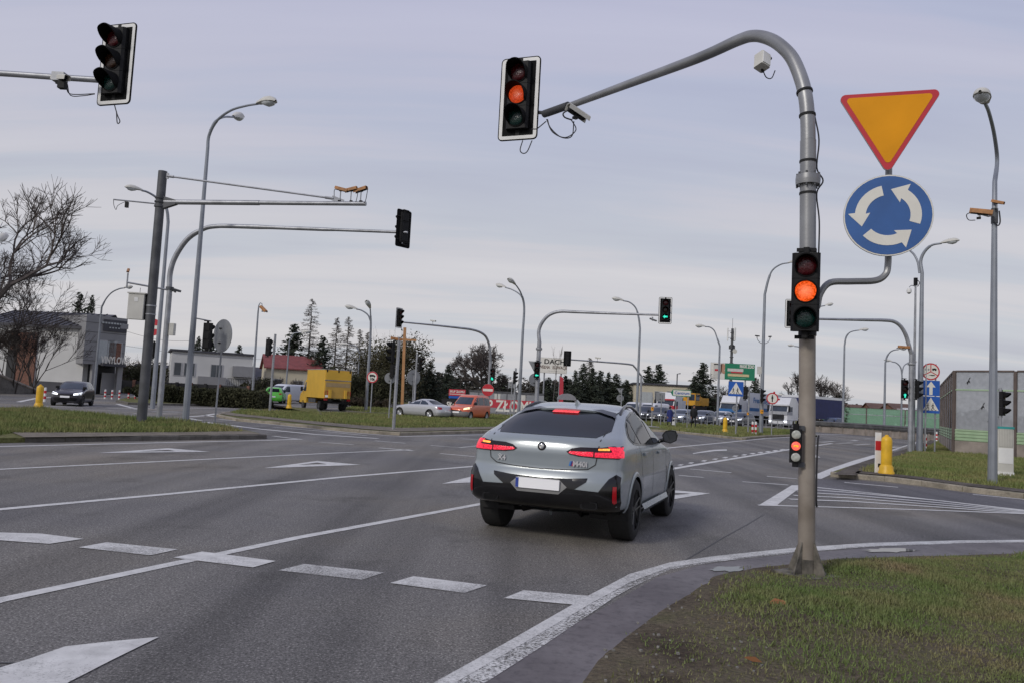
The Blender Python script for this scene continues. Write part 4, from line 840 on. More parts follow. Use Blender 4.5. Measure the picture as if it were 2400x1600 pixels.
# ---- hooked camera pole left of the red roofed house
hb = B(590, 62., .1); t = thing('camera_mast', 'slim pole with a hooked top and an orange camera, left of the red roof', 'camera mast', hb, 0); hz = Zat(hb, 725); hx = at(606, 715, 62.) - hb
mb = MB(); mb.tube([(0, 0, 0), (hx.x * .5, 0, hz * .5), (hx.x * .95, 0, hz - .3)] + [(hx.x + .02, 0, hz + .2), (hx.x + .12, 0, hz + .42), (hx.x + .26, 0, hz + .35), (hx.x + .3, 0, hz + .1)], [.11, .085, .06, .045, .035, .03, .03], LAMPG, 10); mb.build('pole', t)
cctv('orange camera hanging from the hooked pole left of the red roofed house', hb + Vector((hx.x + .42, -.1, hz - .28)), 55, .95, ORANGE, -32, stem=.2, wire=False)
# ---- no entry signs
def no_entry(label, base, c, r_, rz, post=True, pr=.04, ptop=None):
    t = thing('no_entry_sign', label, 'road sign', base, 0, 'no entry signs'); q = Vector(c) - Vector(base)
    if post: mb = MB(); mb.tube([(q.x, q.y + .06, 0), (q.x, q.y + .06, (ptop or q.z + r_))], pr, GALV, 8); mb.build('post', t)
    mb = MB(Matrix.Translation(q) @ Rz(rz)); mb.prism(circle(r_, 28), 0, .02, SBACK); mb.prism(circle(r_ * .985, 28), -.004, 0, SRED); mb.prism([(-r_ * .82, -r_ * .2), (r_ * .82, -r_ * .2), (r_ * .82, r_ * .2), (-r_ * .82, r_ * .2)], -.008, -.004, SWHT); mb.build('panel', t); return t
D6 = 46.; b6 = B(357, D6, .1); no_entry('red no entry disc half hidden behind the thick gantry post', b6, at(359, 767, D6), 20 / FPX * D6, -6)
signal('traffic light in black side view below the half hidden no entry disc', at(364, 820, D6), 75, d=.24)
lamp_px('grey lamp behind the gantry post, its head reaching left', 357, 43., [[(389, 520), (392, 497), (385, 478), (362, 460), (344, 450)]], [(332, 447, 42.)], r0=.13, r1=.08, ra=.05, hs=1.15)
lamp_px('street lamp in front of the grey shop building, bent to the right at the top', 220, 74., [[(243, 720), (249, 700), (263, 685), (280, 677)]], [(292, 675, 73.)], r0=.13, r1=.08, ra=.055, hs=1.3)
lamp_px('pale lamp head cut by the left photo edge', -34, 30., [[(-14, 640), (-16, 600), (-13, 577)]], [(-8, 567, 29.6)], r0=.1, r1=.06, ra=.05, hs=1.0)
# ---- bollards
def bollard(label, p, s=1.0):
    t = thing('bollard', label, 'bollard', p, 0, 'yellow bollards')
    mb = MB(); mb.lathe([(.21 * s, 0), (.21 * s, .06 * s), (.185 * s, .1 * s), (.18 * s, .2 * s), (.14 * s, .26 * s)], YEL, n=18); mb.build('foot', t)
    mb = MB(); mb.lathe([(.142 * s, .24 * s), (.142 * s, .9 * s), (.135 * s, .95 * s), (.11 * s, 1.0 * s), (.065 * s, 1.03 * s)], YEL, n=18); mb.build('body', t)
    mb = MB(); mb.lathe([(.05 * s, 1.03 * s), (.05 * s, 1.06 * s), (.02 * s, 1.075 * s)], YEL, n=12); mb.build('cap', t); return t
bollard('yellow bollard on the left island near the dark hatchback', G(90, 957, .12)); bollard('yellow bollard in front of the white van by the hedge', B(677, 58., .13), .98)
bollard('yellow bollard on the verge right of the two walkers', B(1699, 54.5, .1), 1.0); bb = G(2077, 1110, .12); bollard('largest yellow bollard, with a red and white panel behind, on the right island', bb)
t = thing('marker_panel', 'white marker board with a red band standing behind the largest yellow bollard', 'marker board', bb + Vector((-.14, .2, 0)), 0)
mb = MB(); mb.bbox((0, 0, .55), (.17, .03, 1.14), WHITE, .008); mb.build('board', t); mb = MB(); mb.box((0, -.018, .76), (.168, .006, .26), REDP); mb.box((0.03, -.018, .22), (.07, .005, .1), SBLK); mb.build('band', t)
def rw_post(label, p, h=.9, r_=.06, k=5, grp='red and white posts'):
    mb = MB(); prof = []; ms = []
    for i in range(k): prof += [(r_, h * i / k), (r_, h * (i + 1) / k)]; ms += [WHITE if i % 2 == 0 else REDP, WHITE]
    prof.append((r_ * .4, h * 1.02)); mb.lathe(prof, WHITE, Vector(p), 12, ms=ms[:-1] + [WHITE]); o = mb.build('striped_post'); return tag(o, label, 'post', grp)
for x, l in [(245.6, 'first striped post from the left along the grey shop forecourt'), (262, 'second striped post from the left along the grey shop forecourt'), (279, 'third striped post from the left along the grey shop forecourt'), (300.7, 'fourth striped post from the left, beside the thick gantry post'), (316, 'striped post just left of the thick gantry post')]: rw_post(l, B(x, 62., 0), .72, .07)
rw_post('striped post close left of the bollard by the dark hatchback', B(86, 48., 0), .85, .07); rw_post('striped post close right of the bollard by the dark hatchback', B(104, 48., 0), .85, .07)
rw_post('left post of the striped pair by the verge kerb', B(1763.5, 54, .08), .88, .075); rw_post('right post of the striped pair by the verge kerb', B(1771, 54, .08), .88, .075)
rw_post('striped post below the blue crossing sign on the right', B(2169.5, 43, .1), .8, .06); rw_post('far striped post beside the noise screen end', B(2195, 60, .1), .75, .07)
# ---- small masts in the middle distance
def pole_signal(label, bpx, D, top, headpx, rz, d=.25, plab=None, r_=.055, z=.1, **kw):
    b = B(bpx, D, z); zt_ = Zat(b, top); t = thing('signal_post', plab, 'signal post', b, 0, 'signal posts'); mb = MB(); mb.tube([(0, 0, 0), (0, 0, zt_ - z)], r_, GALV, 8); mb.build('post', t)
    mb = MB(); c_ = at(headpx[0], headpx[1], D - .03); mb.tube([(0, 0, c_.z - z + .25), (c_.x - b.x, c_.y - b.y, c_.z - z + .25)], .025, BLACK, 6); mb.tube([(0, 0, c_.z - z - .25), (c_.x - b.x, c_.y - b.y, c_.z - z - .25)], .025, BLACK, 6); mb.pieces('bracket', t)
    return signal(label, c_, rz, d=d, **kw), b
pole_signal('traffic light seen from the back left of its post, before the red roofed house', 632, 49., 783, (631, 814), 168, .27, 'silver post with a black head seen from behind, before the red roofed house', .075)
s_, bq = pole_signal('large side-on traffic light with long visors below an orange camera', 922, 33., 790, (916, 825), -68, .225, 'silver post standing at the corner of the middle island', .07, .12); cctv('orange camera on top of the side-on traffic light post at the middle island', at(927, 800, 33.), 95, .55, ORANGE, -6, stem=.1, wire=False)
signal('lower black head on a thin post just behind the middle island corner post', at(920, 869, 47.), 170, d=.2)
def sign_back(label, bpx, D, c, rpx, rz, poly_=None, z=.1, sq=None):
    b = B(bpx, D, z); t = thing('road_sign', label, 'road sign', b, 0, 'signs seen from the back'); q = at(c[0], c[1], D) - b
    mb = MB(); mb.tube([(0, 0, 0), (0, 0, q.z + .2)], .04, GALV, 8); mb.build('post', t); k = rpx / FPX * D
    P = circle(k, 24) if poly_ is None else [(a * k, b_ * k) for a, b_ in poly_]
    mb = MB(Matrix.Translation(q + Vector((0, .06, 0))) @ Rz(180 + rz)); mb.prism(P, -.012, .012, SBACK); [mb.box((0, .03, dz * k * .5), (k * .5, .03, .04), GALVD) for dz in (-1, 1)]; mb.build('panel', t); return t
sign_back('pale grey disc sign seen from the back left of the middle island post', 911, 47., (914, 885), 13, 10)
pole_signal('traffic light side view right of the wooden cross', 969, 56., 829, (987, 853), 62, .25, 'silver post with a black head in front of the silver saloon', .075)
sign_back('darker grey disc sign seen from the back behind the silver saloon', 965, 64., (969, 884), 18, 38)
# far arm over the silver car with side-on head
b7 = B(1142, 60., .1); m7, tip7, _ = mast('mast with a thin arm reaching left behind the orange van', b7, (946, 755.5, 54.), [(1148.5, 845), (1147, 812), (1140, 791), (1128, 780), (1108, 773), (1080, 769), (1015, 762)], (.11, .1, .05))
signal('framed traffic light seen side-on at the left end of the thin far arm', at(938, 744, 53.8), 58, d=.29, plate=True); cctv('small pale camera on top of the thin far arm', at(1014, 762, 56.), 60, .5, BOXG, -8, stem=.3, wire=False)
signal('traffic light with lit green lamp on the mast behind the orange van', at(1154.5, 877, 59.6), -22, d=.24, lit=2)
c = at(1143.4, 913, 59.4); no_entry('red no entry disc on the mast behind the orange van', B(1143.4, 59.5, .1), c, 14.2 / FPX * 59.5, -8, post=False)
# truck ban sign
def round_ban(label, bpx, D, c, rpx, rz, sym, post=True, z=.1, lights=False):
    b = B(bpx, D, z); t = thing('road_sign', label, 'road sign', b, 0, 'red ringed ban signs'); q = at(c[0], c[1], D) - b; k = rpx / FPX * D
    mb = MB(); mb.tube([(0, 0, 0), (0, 0, q.z + k)], .04, GALV, 8); mb.build('post', t)
    mb = MB(Matrix.Translation(q + Vector((0, -.06, 0))) @ Rz(rz)); mb.prism(circle(k, 32), 0, .02, SBACK); mb.prism(circle(k * .98, 32), -.004, 0, SRED); mb.prism(circle(k * .78, 32), -.008, -.004, SWHT); sym(mb, k)
    if lights:
        for a in (75, -5): mb.lathe([(.07, 0), (.07, .05), (.03, .06)], SRED, (k * 1.08 * math.cos(R(a)), -.02, k * 1.08 * math.sin(R(a))), 10, 'Y')
    mb.build('panel', t); return t, q, k
def sym_truck(mb, k):
    mb.prism([(-k * .5, .08 * k), (k * .25, .08 * k), (k * .25, .45 * k), (-k * .5, .45 * k)], -.012, -.008, SBLK); mb.prism([(k * .27, .08 * k), (k * .55, .08 * k), (k * .55, .22 * k), (k * .42, .36 * k), (k * .27, .36 * k)], -.012, -.008, SBLK)
    for x in (-.32, .38): mb.prism([(p[0] + x * k, p[1] + .06 * k) for p in circle(k * .1, 12)], -.012, -.008, SBLK)
t_, q_, k_ = round_ban('red ringed sign with a black truck and 10t beneath, before the dark trees', 868, 58., (873, 883), 13.5, -6, sym_truck); o = lettering('t10', SBLK, t_, q_ + Vector((0, -.08, -k_ * .36)), (90, 0, -6))
def sym_man(mb, k):
    mb.prism([(p[0], p[1] + .5 * k) for p in circle(k * .1, 12)], -.012, -.008, SBLK); mb.prism([(-.14 * k, .38 * k), (.14 * k, .38 * k), (.17 * k, -.05 * k), (.1 * k, -.1 * k), (.09 * k, -.6 * k), (-.09 * k, -.6 * k), (-.1 * k, -.1 * k), (-.17 * k, -.05 * k)], -.012, -.008, SBLK)
round_ban('red ringed sign with a black standing man, on a thin post by the lorries', 1808, 55., (1809.5, 932.7), 13.7, -12, sym_man, lights=True)
# tall double lamp behind the mast arms, green arrow mast
lamp_px('tall double armed lamp with dark heads behind the bend of the green arrow mast', 1215, 66., [[(1225, 780), (1228.5, 720), (1222, 690), (1212, 672)], [(1227.5, 705), (1218, 690), (1200, 679)]], [(1207, 667, 65.), (1184, 674, 67.)], r0=.15, r1=.09, ra=.05, hs=1.35)
lamp_px('double armed lamp above the red ringed truck sign', 857, 64., [[(868, 790), (869, 760), (868.5, 740), (868, 728)], [(868, 752), (862, 738), (848, 728)]], [(867, 722, 63.5), (835, 724.5, 64.)], r0=.14, r1=.08, ra=.05, hs=1.3)
b8 = B(1254, 42., .1); z8 = Zat(b8, 817); m8, tip8, _ = mast('silver mast with a long arm to the right ending in a green left arrow', b8, (1546, 738.5, 39.5), [(1260, 800), (1263, 775), (1272, 754), (1288, 738), (1312, 730.5), (1351, 731.5), (1440, 735)], (.115, .1, .05), flange=z8)
signal('framed traffic light showing a green left arrow at the end of the long arm', at(1559.5, 726, 39.3), -8, d=.285, plate=True, lit=2, arrow='left'); signal('traffic light with a green left arrow on the post of the long armed mast', at(1258.5, 866, 41.7), -4, d=.225, lit=2, arrow='left')
cctv('small camera and cables next to the green left arrow head', at(1530, 745, 39.3), 60, .42, GALVD, -20, stem=-.1, wire=False)
sign_back('grey triangle sign seen from the back on the green arrow mast', 1254, 42.3, (1254, 858), 16, 0, [(-1, .75), (0, -.98), (1, .75)]); sign_back('large grey disc sign seen from the back below the green arrow mast head', 1252, 43, (1253, 889), 15, 25)
b9 = B(1499, 76., .1); m9, tip9, _ = mast('thin far mast arm before the spruces, its head seen from the back', b9, (1333, 842, 73.), [(1498, 880), (1494, 868), (1487, 859), (1474, 853), (1402, 847)], (.11, .09, .06))
signal('framed traffic light seen from the back beside the roofing billboard', at(1330, 839, 73.), 172, d=.3, plate=True, frame_back=True); cctv('small camera on the thin far arm before the spruces', at(1400, 847, 74.), 70, .6, BOXG, -8, stem=.35, wire=False)
pole_signal('traffic light seen side-on right of its post behind the red banner', 1203, 64., 862, (1208, 884), 70, .24, 'silver post before the red scrap banner', .075)
sign_back('small square sign seen from the back near the red banner', 1196, 66, (1198, 901), 7, 0, [(-1, -1), (1, -1), (1, 1), (-1, 1)])
lamp_px('street lamp with an arm to the left before the cream building', 1491, 66., [[(1497, 770), (1497, 745), (1490, 722), (1476, 709)]], [(1460, 705, 66.)], r0=.13, r1=.08, ra=.05, hs=1.3)
lamp_px('street lamp with an arm to the left beside the green billboard', 1681, 84., [[(1680.5, 810), (1680, 790), (1674, 775), (1664, 767)]], [(1652, 765.5, 84.)], r0=.14, r1=.09, ra=.055, hs=1.4)
b10 = 1783; lamp_px('tall lamp curving right behind the near traffic light, with two dark cameras on its pole', b10, 58., [[(1797, 690), (1801, 655), (1811, 633), (1830, 620)]], [(1850, 616, 57.)], r0=.16, r1=.085, ra=.05, hs=1.2)
q = B(b10, 58.); zq = Zat(q, 800); t = thing('cross_bar', 'curved double bracket with two dark cameras on the tall lamp pole', 'camera arm', (q.x, q.y, zq), 0); mb = MB(); mb.tube(spline([(-.48, 0, .3), (-.42, 0, .08), (-.2, 0, -.12), (0, 0, -.14), (.2, 0, -.12), (.42, 0, .08), (.48, 0, .3)], 4), .025, GALV, 6); mb.build('bar', t)
cctv('dark camera at the left end of the curved double bracket', (q.x - .48, q.y, zq + .25), 30, .42, BLACK, -8, stem=.12, wire=False); cctv('dark camera at the right end of the curved double bracket', (q.x + .48, q.y, zq + .25), -40, .42, BLACK, -8, stem=.12, wire=False)
t = thing('equipment_cabinet', 'small pale box on the tall lamp pole right of the green billboard', 'cabinet', at(1780, 867, 58.), 0); mb = MB(); mb.bbox((0, 0, 0), (.3, .22, .55), BOXG, .03); mb.tube([(0, 0, -.3), (.03, 0, -.45)], .03, BLACK, 6); mb.build('case', t)
# pedestrian crossing signs
def crossing(mb, w):
    mb.prism(rrect(w, w, .03), 0, .02, SBACK); mb.prism(rrect(w * .985, w * .985, .03), -.003, 0, SBL2); mb.prism([(-w * .44, -w * .34), (w * .44, -w * .34), (0, w * .44)], -.006, -.003, SWHT)
    k = w * .5
    for x, s in ((.12, 1), (-.16, .86)):
        mb.prism([(p[0] + x * w, p[1] + .06 * w * s) for p in circle(.032 * w, 10)], -.009, -.006, SBLK)
        for P in ([(-.03, .02), (.03, .02), (.02, -.12), (-.03, -.12)], [(-.02, -.1), (.02, -.1), (-.06, -.29), (-.1, -.28)], [(-.01, -.1), (.025, -.11), (.09, -.29), (.05, -.3)], [(.02, .01), (.03, -.02), (.1, -.08), (.09, -.05)], [(-.03, .01), (-.02, -.02), (-.09, -.1), (-.1, -.07)]): mb.prism([(x * w + a * w * s, b_ * w * s - .01 * w) for a, b_ in P], -.009, -.006, SBLK)
    for i in range(4): mb.prism([(-w * .38 + .2 * w * i, -w * .33), (-w * .30 + .2 * w * i, -w * .33), (-w * .28 + .2 * w * i, -w * .295), (-w * .36 + .2 * w * i, -w * .295)], -.009, -.006, SBLK)
D11 = 50.; b = B(1724, D11, .1); t = thing('road_sign', 'blue pedestrian crossing sign right below the green billboard', 'road sign', b, 0, 'blue crossing signs'); q = at(1724, 910.5, D11) - b
mb = MB(); mb.tube([(0, 0, 0), (0, 0, q.z + .4)], .045, GALV, 8); mb.build('post', t); mb = MB(Matrix.Translation(q + Vector((0, -.07, 0))) @ Rz(-8)); crossing(mb, 34.5 / FPX * D11); mb.build('crossing_panel', t)
sign_back('pale disc sign seen from the back under the far crossing sign', 1725, 52, (1724, 956), 7.5, 0)
pole_signal('left one of two black traffic lights beside the far crossing sign', 1753, 57, 905, (1748, 920), 150, .24, 'thin post with a yellow button box beside the far crossing sign', .06); signal('right one of two black traffic lights, on the tall lamp pole', at(1788, 927, 57.6), 80, .24)
BEAC = mat('orange_beacon', (.75, .33, .02), .35, 0, .1, 4)
def beacon(label, p, s=.2):
    t = thing('button_box', label, 'button box', p, 0, 'yellow push button boxes'); mb = MB(); mb.bbox((0, 0, 0), (s, s * .6, s * 1.3), BEAC, .03); mb.build('case', t); mb = MB(); mb.lathe([(s * .2, -s * .36), (s * .2, -s * .3), (s * .05, -s * .3)], SBLK, (0, 0, .03), 10, 'Y'); mb.build('button', t)
beacon('yellow box on the tall lamp pole before the blue lettered trailer', at(1785.5, 963.5, 57.7), .22); beacon('yellow box on the thin post left of the walkers', at(1529, 957, 61.7), .2); beacon('yellow box on the thin post beside the far crossing sign', at(1753, 968.5, 56.8), .14)
t = thing('signal_post', 'thin post with a yellow box left of the walkers', 'signal post', B(1527, 62., .1), 0, 'signal posts'); mb = MB(); mb.tube([(0, 0, 0), (0, 0, Zat(t.location, 930) - .1)], .05, GALV, 8); mb.build('post', t); mb = MB(); mb.lathe([(.06, 0), (.03, .04)], GALV, (0, 0, Zat(t.location, 930) - .1), 8); mb.build('cap', t)
sign_back('square grey sign seen from the back before the cream building', 1548, 66, (1548.5, 929), 10.5, 0, [(-1, -1), (1, -1), (1, 1), (-1, 1)])
sign_back('pale yield sign seen from the back at the left of the cream building', 1454, 72, (1454, 915), 8, 0, [(-1, .75), (0, -.98), (1, .75)]); sign_back('pale disc sign seen from the back at the left of the cream building', 1454.5, 72.3, (1454, 932), 8.5, 0)
# Centrum direction sign
D12 = 61.; b = B(1598, D12, .1); t = thing('direction_sign', 'white and green arrow sign reading Centrum on two posts by the walkers', 'direction sign', b, 0); q = at(1596, 920, D12) - b; w = 48 / FPX * D12; h = 15.5 / FPX * D12
mb = MB(); [mb.tube([(x, .05, 0), (x, .05, q.z + .2)], .035, GALV, 8) for x in (q.x - w * .22, q.x + w * .36)]; mb.pieces('post', t)
mb = MB(Matrix.Translation(q)); P = [(-w / 2, 0), (-w * .4, -h / 2), (w / 2, -h / 2), (w / 2, h / 2), (-w * .4, h / 2)]; mb.prism(P, 0, .02, SBACK); mb.prism([(x * .995, z * .99) for x, z in P], -.004, 0, SGRN); mb.prism([(-w * .38, -h * .4), (w * .47, -h * .4), (w * .47, h * .4), (-w * .38, h * .4)], -.008, -.004, SWHT); mb.build('panel', t)
lettering('centrum', mat('sign_letter_blue', (.05, .12, .4), .5), t, q + Vector((w * .05, -.014, -.01)), (90, 0, 0), 1.05)
# ================= right island furniture
b13 = G(2326, 1131, .12); D13 = b13.y
lamp_px('tall grey lamp with a bowl head reaching left, on the right island by the cabinet', 2326, D13, [[(2339, 440), (2337, 375), (2330, 315), (2318, 265)]], [(2309, 243, D13 * .93)], z=.12, r0=.115, r1=.055, ra=.042, hs=1.15)
zc = Zat(b13, 505); q = Vector((b13.x, b13.y, zc))
cctv('orange camera pointing left on the tall grey lamp by the cabinet', at(2296, 508, D13 - .1) + Vector((0, 0, -.06)), 62, .62, ORANGE, -10, stem=.18); cctv('smaller orange camera close to the pole of the tall grey lamp by the cabinet', at(2337, 492, D13 - .15), 40, .36, ORANGE, -20, stem=.2, wire=False)
t = thing('cross_bar', 'short side bracket below the cameras on the tall grey lamp by the cabinet', 'camera arm', q, 0); mb = MB(); mb.tube([(0, 0, 0), (-.2, -.05, -.05), (-.42, -.1, -.02)], .022, GALV, 8); mb.tube([(0, 0, -.22), (0, 0, .18)], .085, GALVD, 12); mb.tube(spline([(-.08, -.1, -.2), (.02, -.12, -.3), (.1, -.08, -.18), (.06, -.1, .1)], 4), .018, WIRE, 6); mb.build('bar', t)
pcb = G(2354, 1113, .12); cw = 33 / FPX * pcb.y; chh = 127 / FPX * pcb.y; t = thing('equipment_cabinet', 'white cabinet with a teal lid standing behind the tall grey lamp', 'cabinet', pcb, -18)
mb = MB(); mb.bbox((0, 0, chh * .42), (cw, cw * .62, chh * .84), BOXG, .012); mb.box((0, 0, chh * .03), (cw * 1.04, cw * .7, chh * .07), WHITE); mb.box((0, -cw * .315, chh * .36), (cw * .9, .012, chh * .28), WHITE); mb.build('case', t); mb = MB(); mb.box((0, -cw * .318, chh * .69), (cw * .9, .012, chh * .34), mat('louvre_grey', (.42, .41, .37), .6)); [mb.box((-cw * .35 + cw * .1 * i, -cw * .33, chh * .69), (.012, .01, chh * .32), BOXG) for i in range(8)]; mb.build('door', t)
mb = MB(); mb.bbox((0, 0, chh * .87), (cw * 1.06, cw * .7, chh * .04), mat('teal_lid', (.03, .3, .29), .5), .012); mb.build('lid', t)
s_, _b = pole_signal('traffic light with a faint red lamp above the white cabinet', 2343, pcb.y + 1.2, 908, (2354, 945), 40, .2, 'pale thin post rising behind the white cabinet', .05, .12)
# mast with arm to the left (green up arrow)
b14 = G(2133, 1058, .12); D14 = b14.y; z14 = Zat(b14, 852)
m14, tip14, _ = mast('mast with a dark arm reaching left towards a green up arrow, beyond the right island', b14, (1872, 746.5, D14 * .98), [(2132, 830), (2130, 808), (2122, 783), (2110, 764), (2094, 753.5), (2072, 750.8), (2032, 750), (1930, 748)], (.115, .1, .045), flange=z14)
signal('framed traffic light with a green up arrow half hidden behind the near traffic light', at(1858, 733, D14 * .975), LANE + 6, d=.29, plate=True, lit=2, arrow='up')
signal('traffic light with a green up arrow left of the right island mast', at(2121, 911, D14 - .2), -12, d=.235, lit=2, arrow='up'); signal('traffic light facing right with its visors over the blue arrow sign', at(2153, 912, D14 - .1), 78, d=.225)
cctv('orange camera reaching left from the right island mast', at(2117, 816, D14), 75, .6, ORANGE, -3, stem=.05)
lamp_px('lamp with a Y shaped fork behind the roundabout sign', 2155, D14 + .6, [[(2155.5, 640), (2158, 612), (2167, 590), (2184, 575)], [(2155, 640), (2151, 615), (2143, 598), (2133, 588)]], [(2207, 570.5, D14), (2120, 580, D14 + 1.5)], z=.12, r0=.15, r1=.07, ra=.045, hs=1.05)
b = B(2140, D14 + 1.2, .1); t = thing('camera_mast', 'thin camera mast with a dome camera beside the forked lamp', 'camera mast', b, 0); zt = Zat(b, 672); mb = MB(); mb.tube([(0, 0, 0), (0, 0, zt * .75), (0, 0, zt)], [.08, .06, .045], GALV, 8); mb.build('pole', t)
mb = MB(); mb.bbox((0, 0, zt + .15), (.16, .16, .38), BLACK, .03); mb.tube(spline([(.08, 0, zt + .25), (.2, 0, zt + .1), (.1, 0, zt - .1)], 4), .02, WIRE, 5); mb.build('radio_unit', t); mb = MB(); mb.tube(spline([(0, 0, zt - .1), (-.2, 0, zt - .05), (-.32, 0, zt - .15)], 4), .02, GALV, 6); mb.lathe([(.03, .16), (.1, .12), (.12, 0), (.1, -.08), (.04, -.13)], WHITE, (-.32, 0, zt - .35), 12, ms=[WHITE, WHITE, WHITE, BLACK, BLACK]); mb.build('dome_camera', t)
# blue sign stack
D15 = 38.5; b = B(2180, D15, .12); t = thing('road_sign', 'red ringed three symbol sign above two blue square signs by the noise screen', 'road sign', b, 0)
mb = MB(); zt = Zat(b, 852) - .12; [mb.tube([(x, .06, 0), (x, .06, zt)], .04, GALV, 8) for x in (-.22, .25)]; mb.pieces('post', t)
q = at(2181.5, 947.5, D15) - b; w = 39.5 / FPX * D15; RZ = -10
mb = MB(Matrix.Translation(q) @ Rz(RZ)); crossing(mb, w); mb.build('crossing_panel', t)
q = at(2182, 908.5, D15) - b; h = 36 / FPX * D15; mb = MB(Matrix.Translation(q) @ Rz(RZ)); mb.prism(rrect(w * .98, h, .03), 0, .02, SBACK); mb.prism(rrect(w * .965, h * .98, .03), -.003, 0, SBL2); mb.prism([(-w * .09, -h * .44), (w * .09, -h * .44), (w * .09, h * .06), (w * .25, h * .06), (0, h * .44), (-w * .25, h * .06), (-w * .09, h * .06)], -.006, -.003, SWHT); mb.build('one_way_panel', t)
q = at(2181.5, 870, D15) - b; k = 20 / FPX * D15; mb = MB(Matrix.Translation(q) @ Rz(RZ)); mb.prism(circle(k, 36), 0, .02, SBACK); mb.prism(circle(k * .99, 36), -.003, 0, SRED); mb.prism(circle(k * .84, 36), -.006, -.003, SWHT)
for a in (90, 210, 330): c, s = math.cos(R(a)), math.sin(R(a)); n = Vector((-s, c)); P = [(n.x * k * .05, n.y * k * .05), (c * k * .85 + n.x * k * .05, s * k * .85 + n.y * k * .05), (c * k * .85 - n.x * k * .05, s * k * .85 - n.y * k * .05), (-n.x * k * .05, -n.y * k * .05)]; mb.prism(P, -.009, -.006, SRED)
mb.prism([(k * .15, k * .2), (k * .62, k * .2), (k * .62, k * .32), (k * .45, k * .42), (k * .15, k * .38)], -.009, -.006, SBLK); [mb.prism([(p[0] + k * x, p[1] + k * .19) for p in circle(k * .09, 10)], -.009, -.006, SBLK) for x in (.24, .52)]
for x in (-.55, -.25): mb.prism([(p[0] + k * x, p[1] + k * .24) for p in circle(k * .12, 12)], -.009, -.006, mat('sign_grey', (.3, .3, .3), .5))
mb.prism([(-k * .25, -k * .42), (k * .2, -k * .5), (k * .45, -k * .48), (k * .45, -k * .38), (k * .0, -k * .36)], -.009, -.006, SBLK); mb.build('ban_panel', t)
# lamps further down the road
lamp_px('far lamp bending right above the green noise barrier', 1975, 92., [[(1981, 810), (1983, 790), (1992, 779), (2005, 775)]], [(2014, 774, 91.)], r0=.14, r1=.09, ra=.06, hs=1.4)
lamp_px('far lamp bending right with its head next to the orange camera', 2072, 88., [[(2077, 850), (2079, 835), (2087, 824), (2097, 819.5)]], [(2106, 818.5, 87.)], r0=.14, r1=.09, ra=.06, hs=1.2)
lamp_px('small far lamp forking both ways behind the right island mast', 2112, 110., [[(2114, 880), (2111, 861), (2101, 850)], [(2114, 875), (2118, 858), (2126, 851)]], [(2090, 847, 110.), (2131, 850, 110.)], r0=.14, r1=.09, ra=.07, hs=1.5)
lamp_px('lamp head peeking out right of the near traffic light', 1900, 95., [[(1908, 760), (1911, 735), (1921, 720)]], [(1934, 716.5, 95.)], r0=.15, r1=.1, ra=.06, hs=1.4)
lamp_px('small lamp head peeking out left of the near mast', 1878, 120., [[(1882, 840), (1880, 822), (1873, 813)]], [(1862, 811, 120.)], r0=.15, r1=.1, ra=.07, hs=1.4)
lamp_px('thin lamp with a pale head in front of the red roof', 668, 88., [[(682, 800), (684, 788), (690, 781)]], [(708, 779, 88.)], r0=.1, r1=.07, ra=.05, hs=1.4)
lamp_px('thin lamp with a pale head among the larches', 835, 92., [[(838, 830), (838, 817), (832, 810)]], [(818, 808, 92.)], r0=.1, r1=.07, ra=.05, hs=1.4)
# ================================================================== vehicles
def pchip(T, z):
    T = np.array(T, float); x = T[:, 0]; o = np.empty((len(z), T.shape[1] - 1)); h = np.diff(x)
    for c in range(1, T.shape[1]):
        y = T[:, c]; d = np.diff(y) / h; m = np.zeros(len(x))
        for i in range(1, len(x) - 1):
            if d[i - 1] * d[i] > 0: w1 = 2 * h[i] + h[i - 1]; w2 = h[i] + 2 * h[i - 1]; m[i] = (w1 + w2) / (w1 / d[i - 1] + w2 / d[i])
        m[0], m[-1] = d[0], d[-1]; k = np.clip(np.searchsorted(x, z) - 1, 0, len(x) - 2); t = (z - x[k]) / h[k]
        o[:, c - 1] = (2 * t ** 3 - 3 * t ** 2 + 1) * y[k] + (t ** 3 - 2 * t ** 2 + t) * h[k] * m[k] + (-2 * t ** 3 + 3 * t ** 2) * y[k + 1] + (t ** 3 - t ** 2) * h[k] * m[k + 1]
    return o
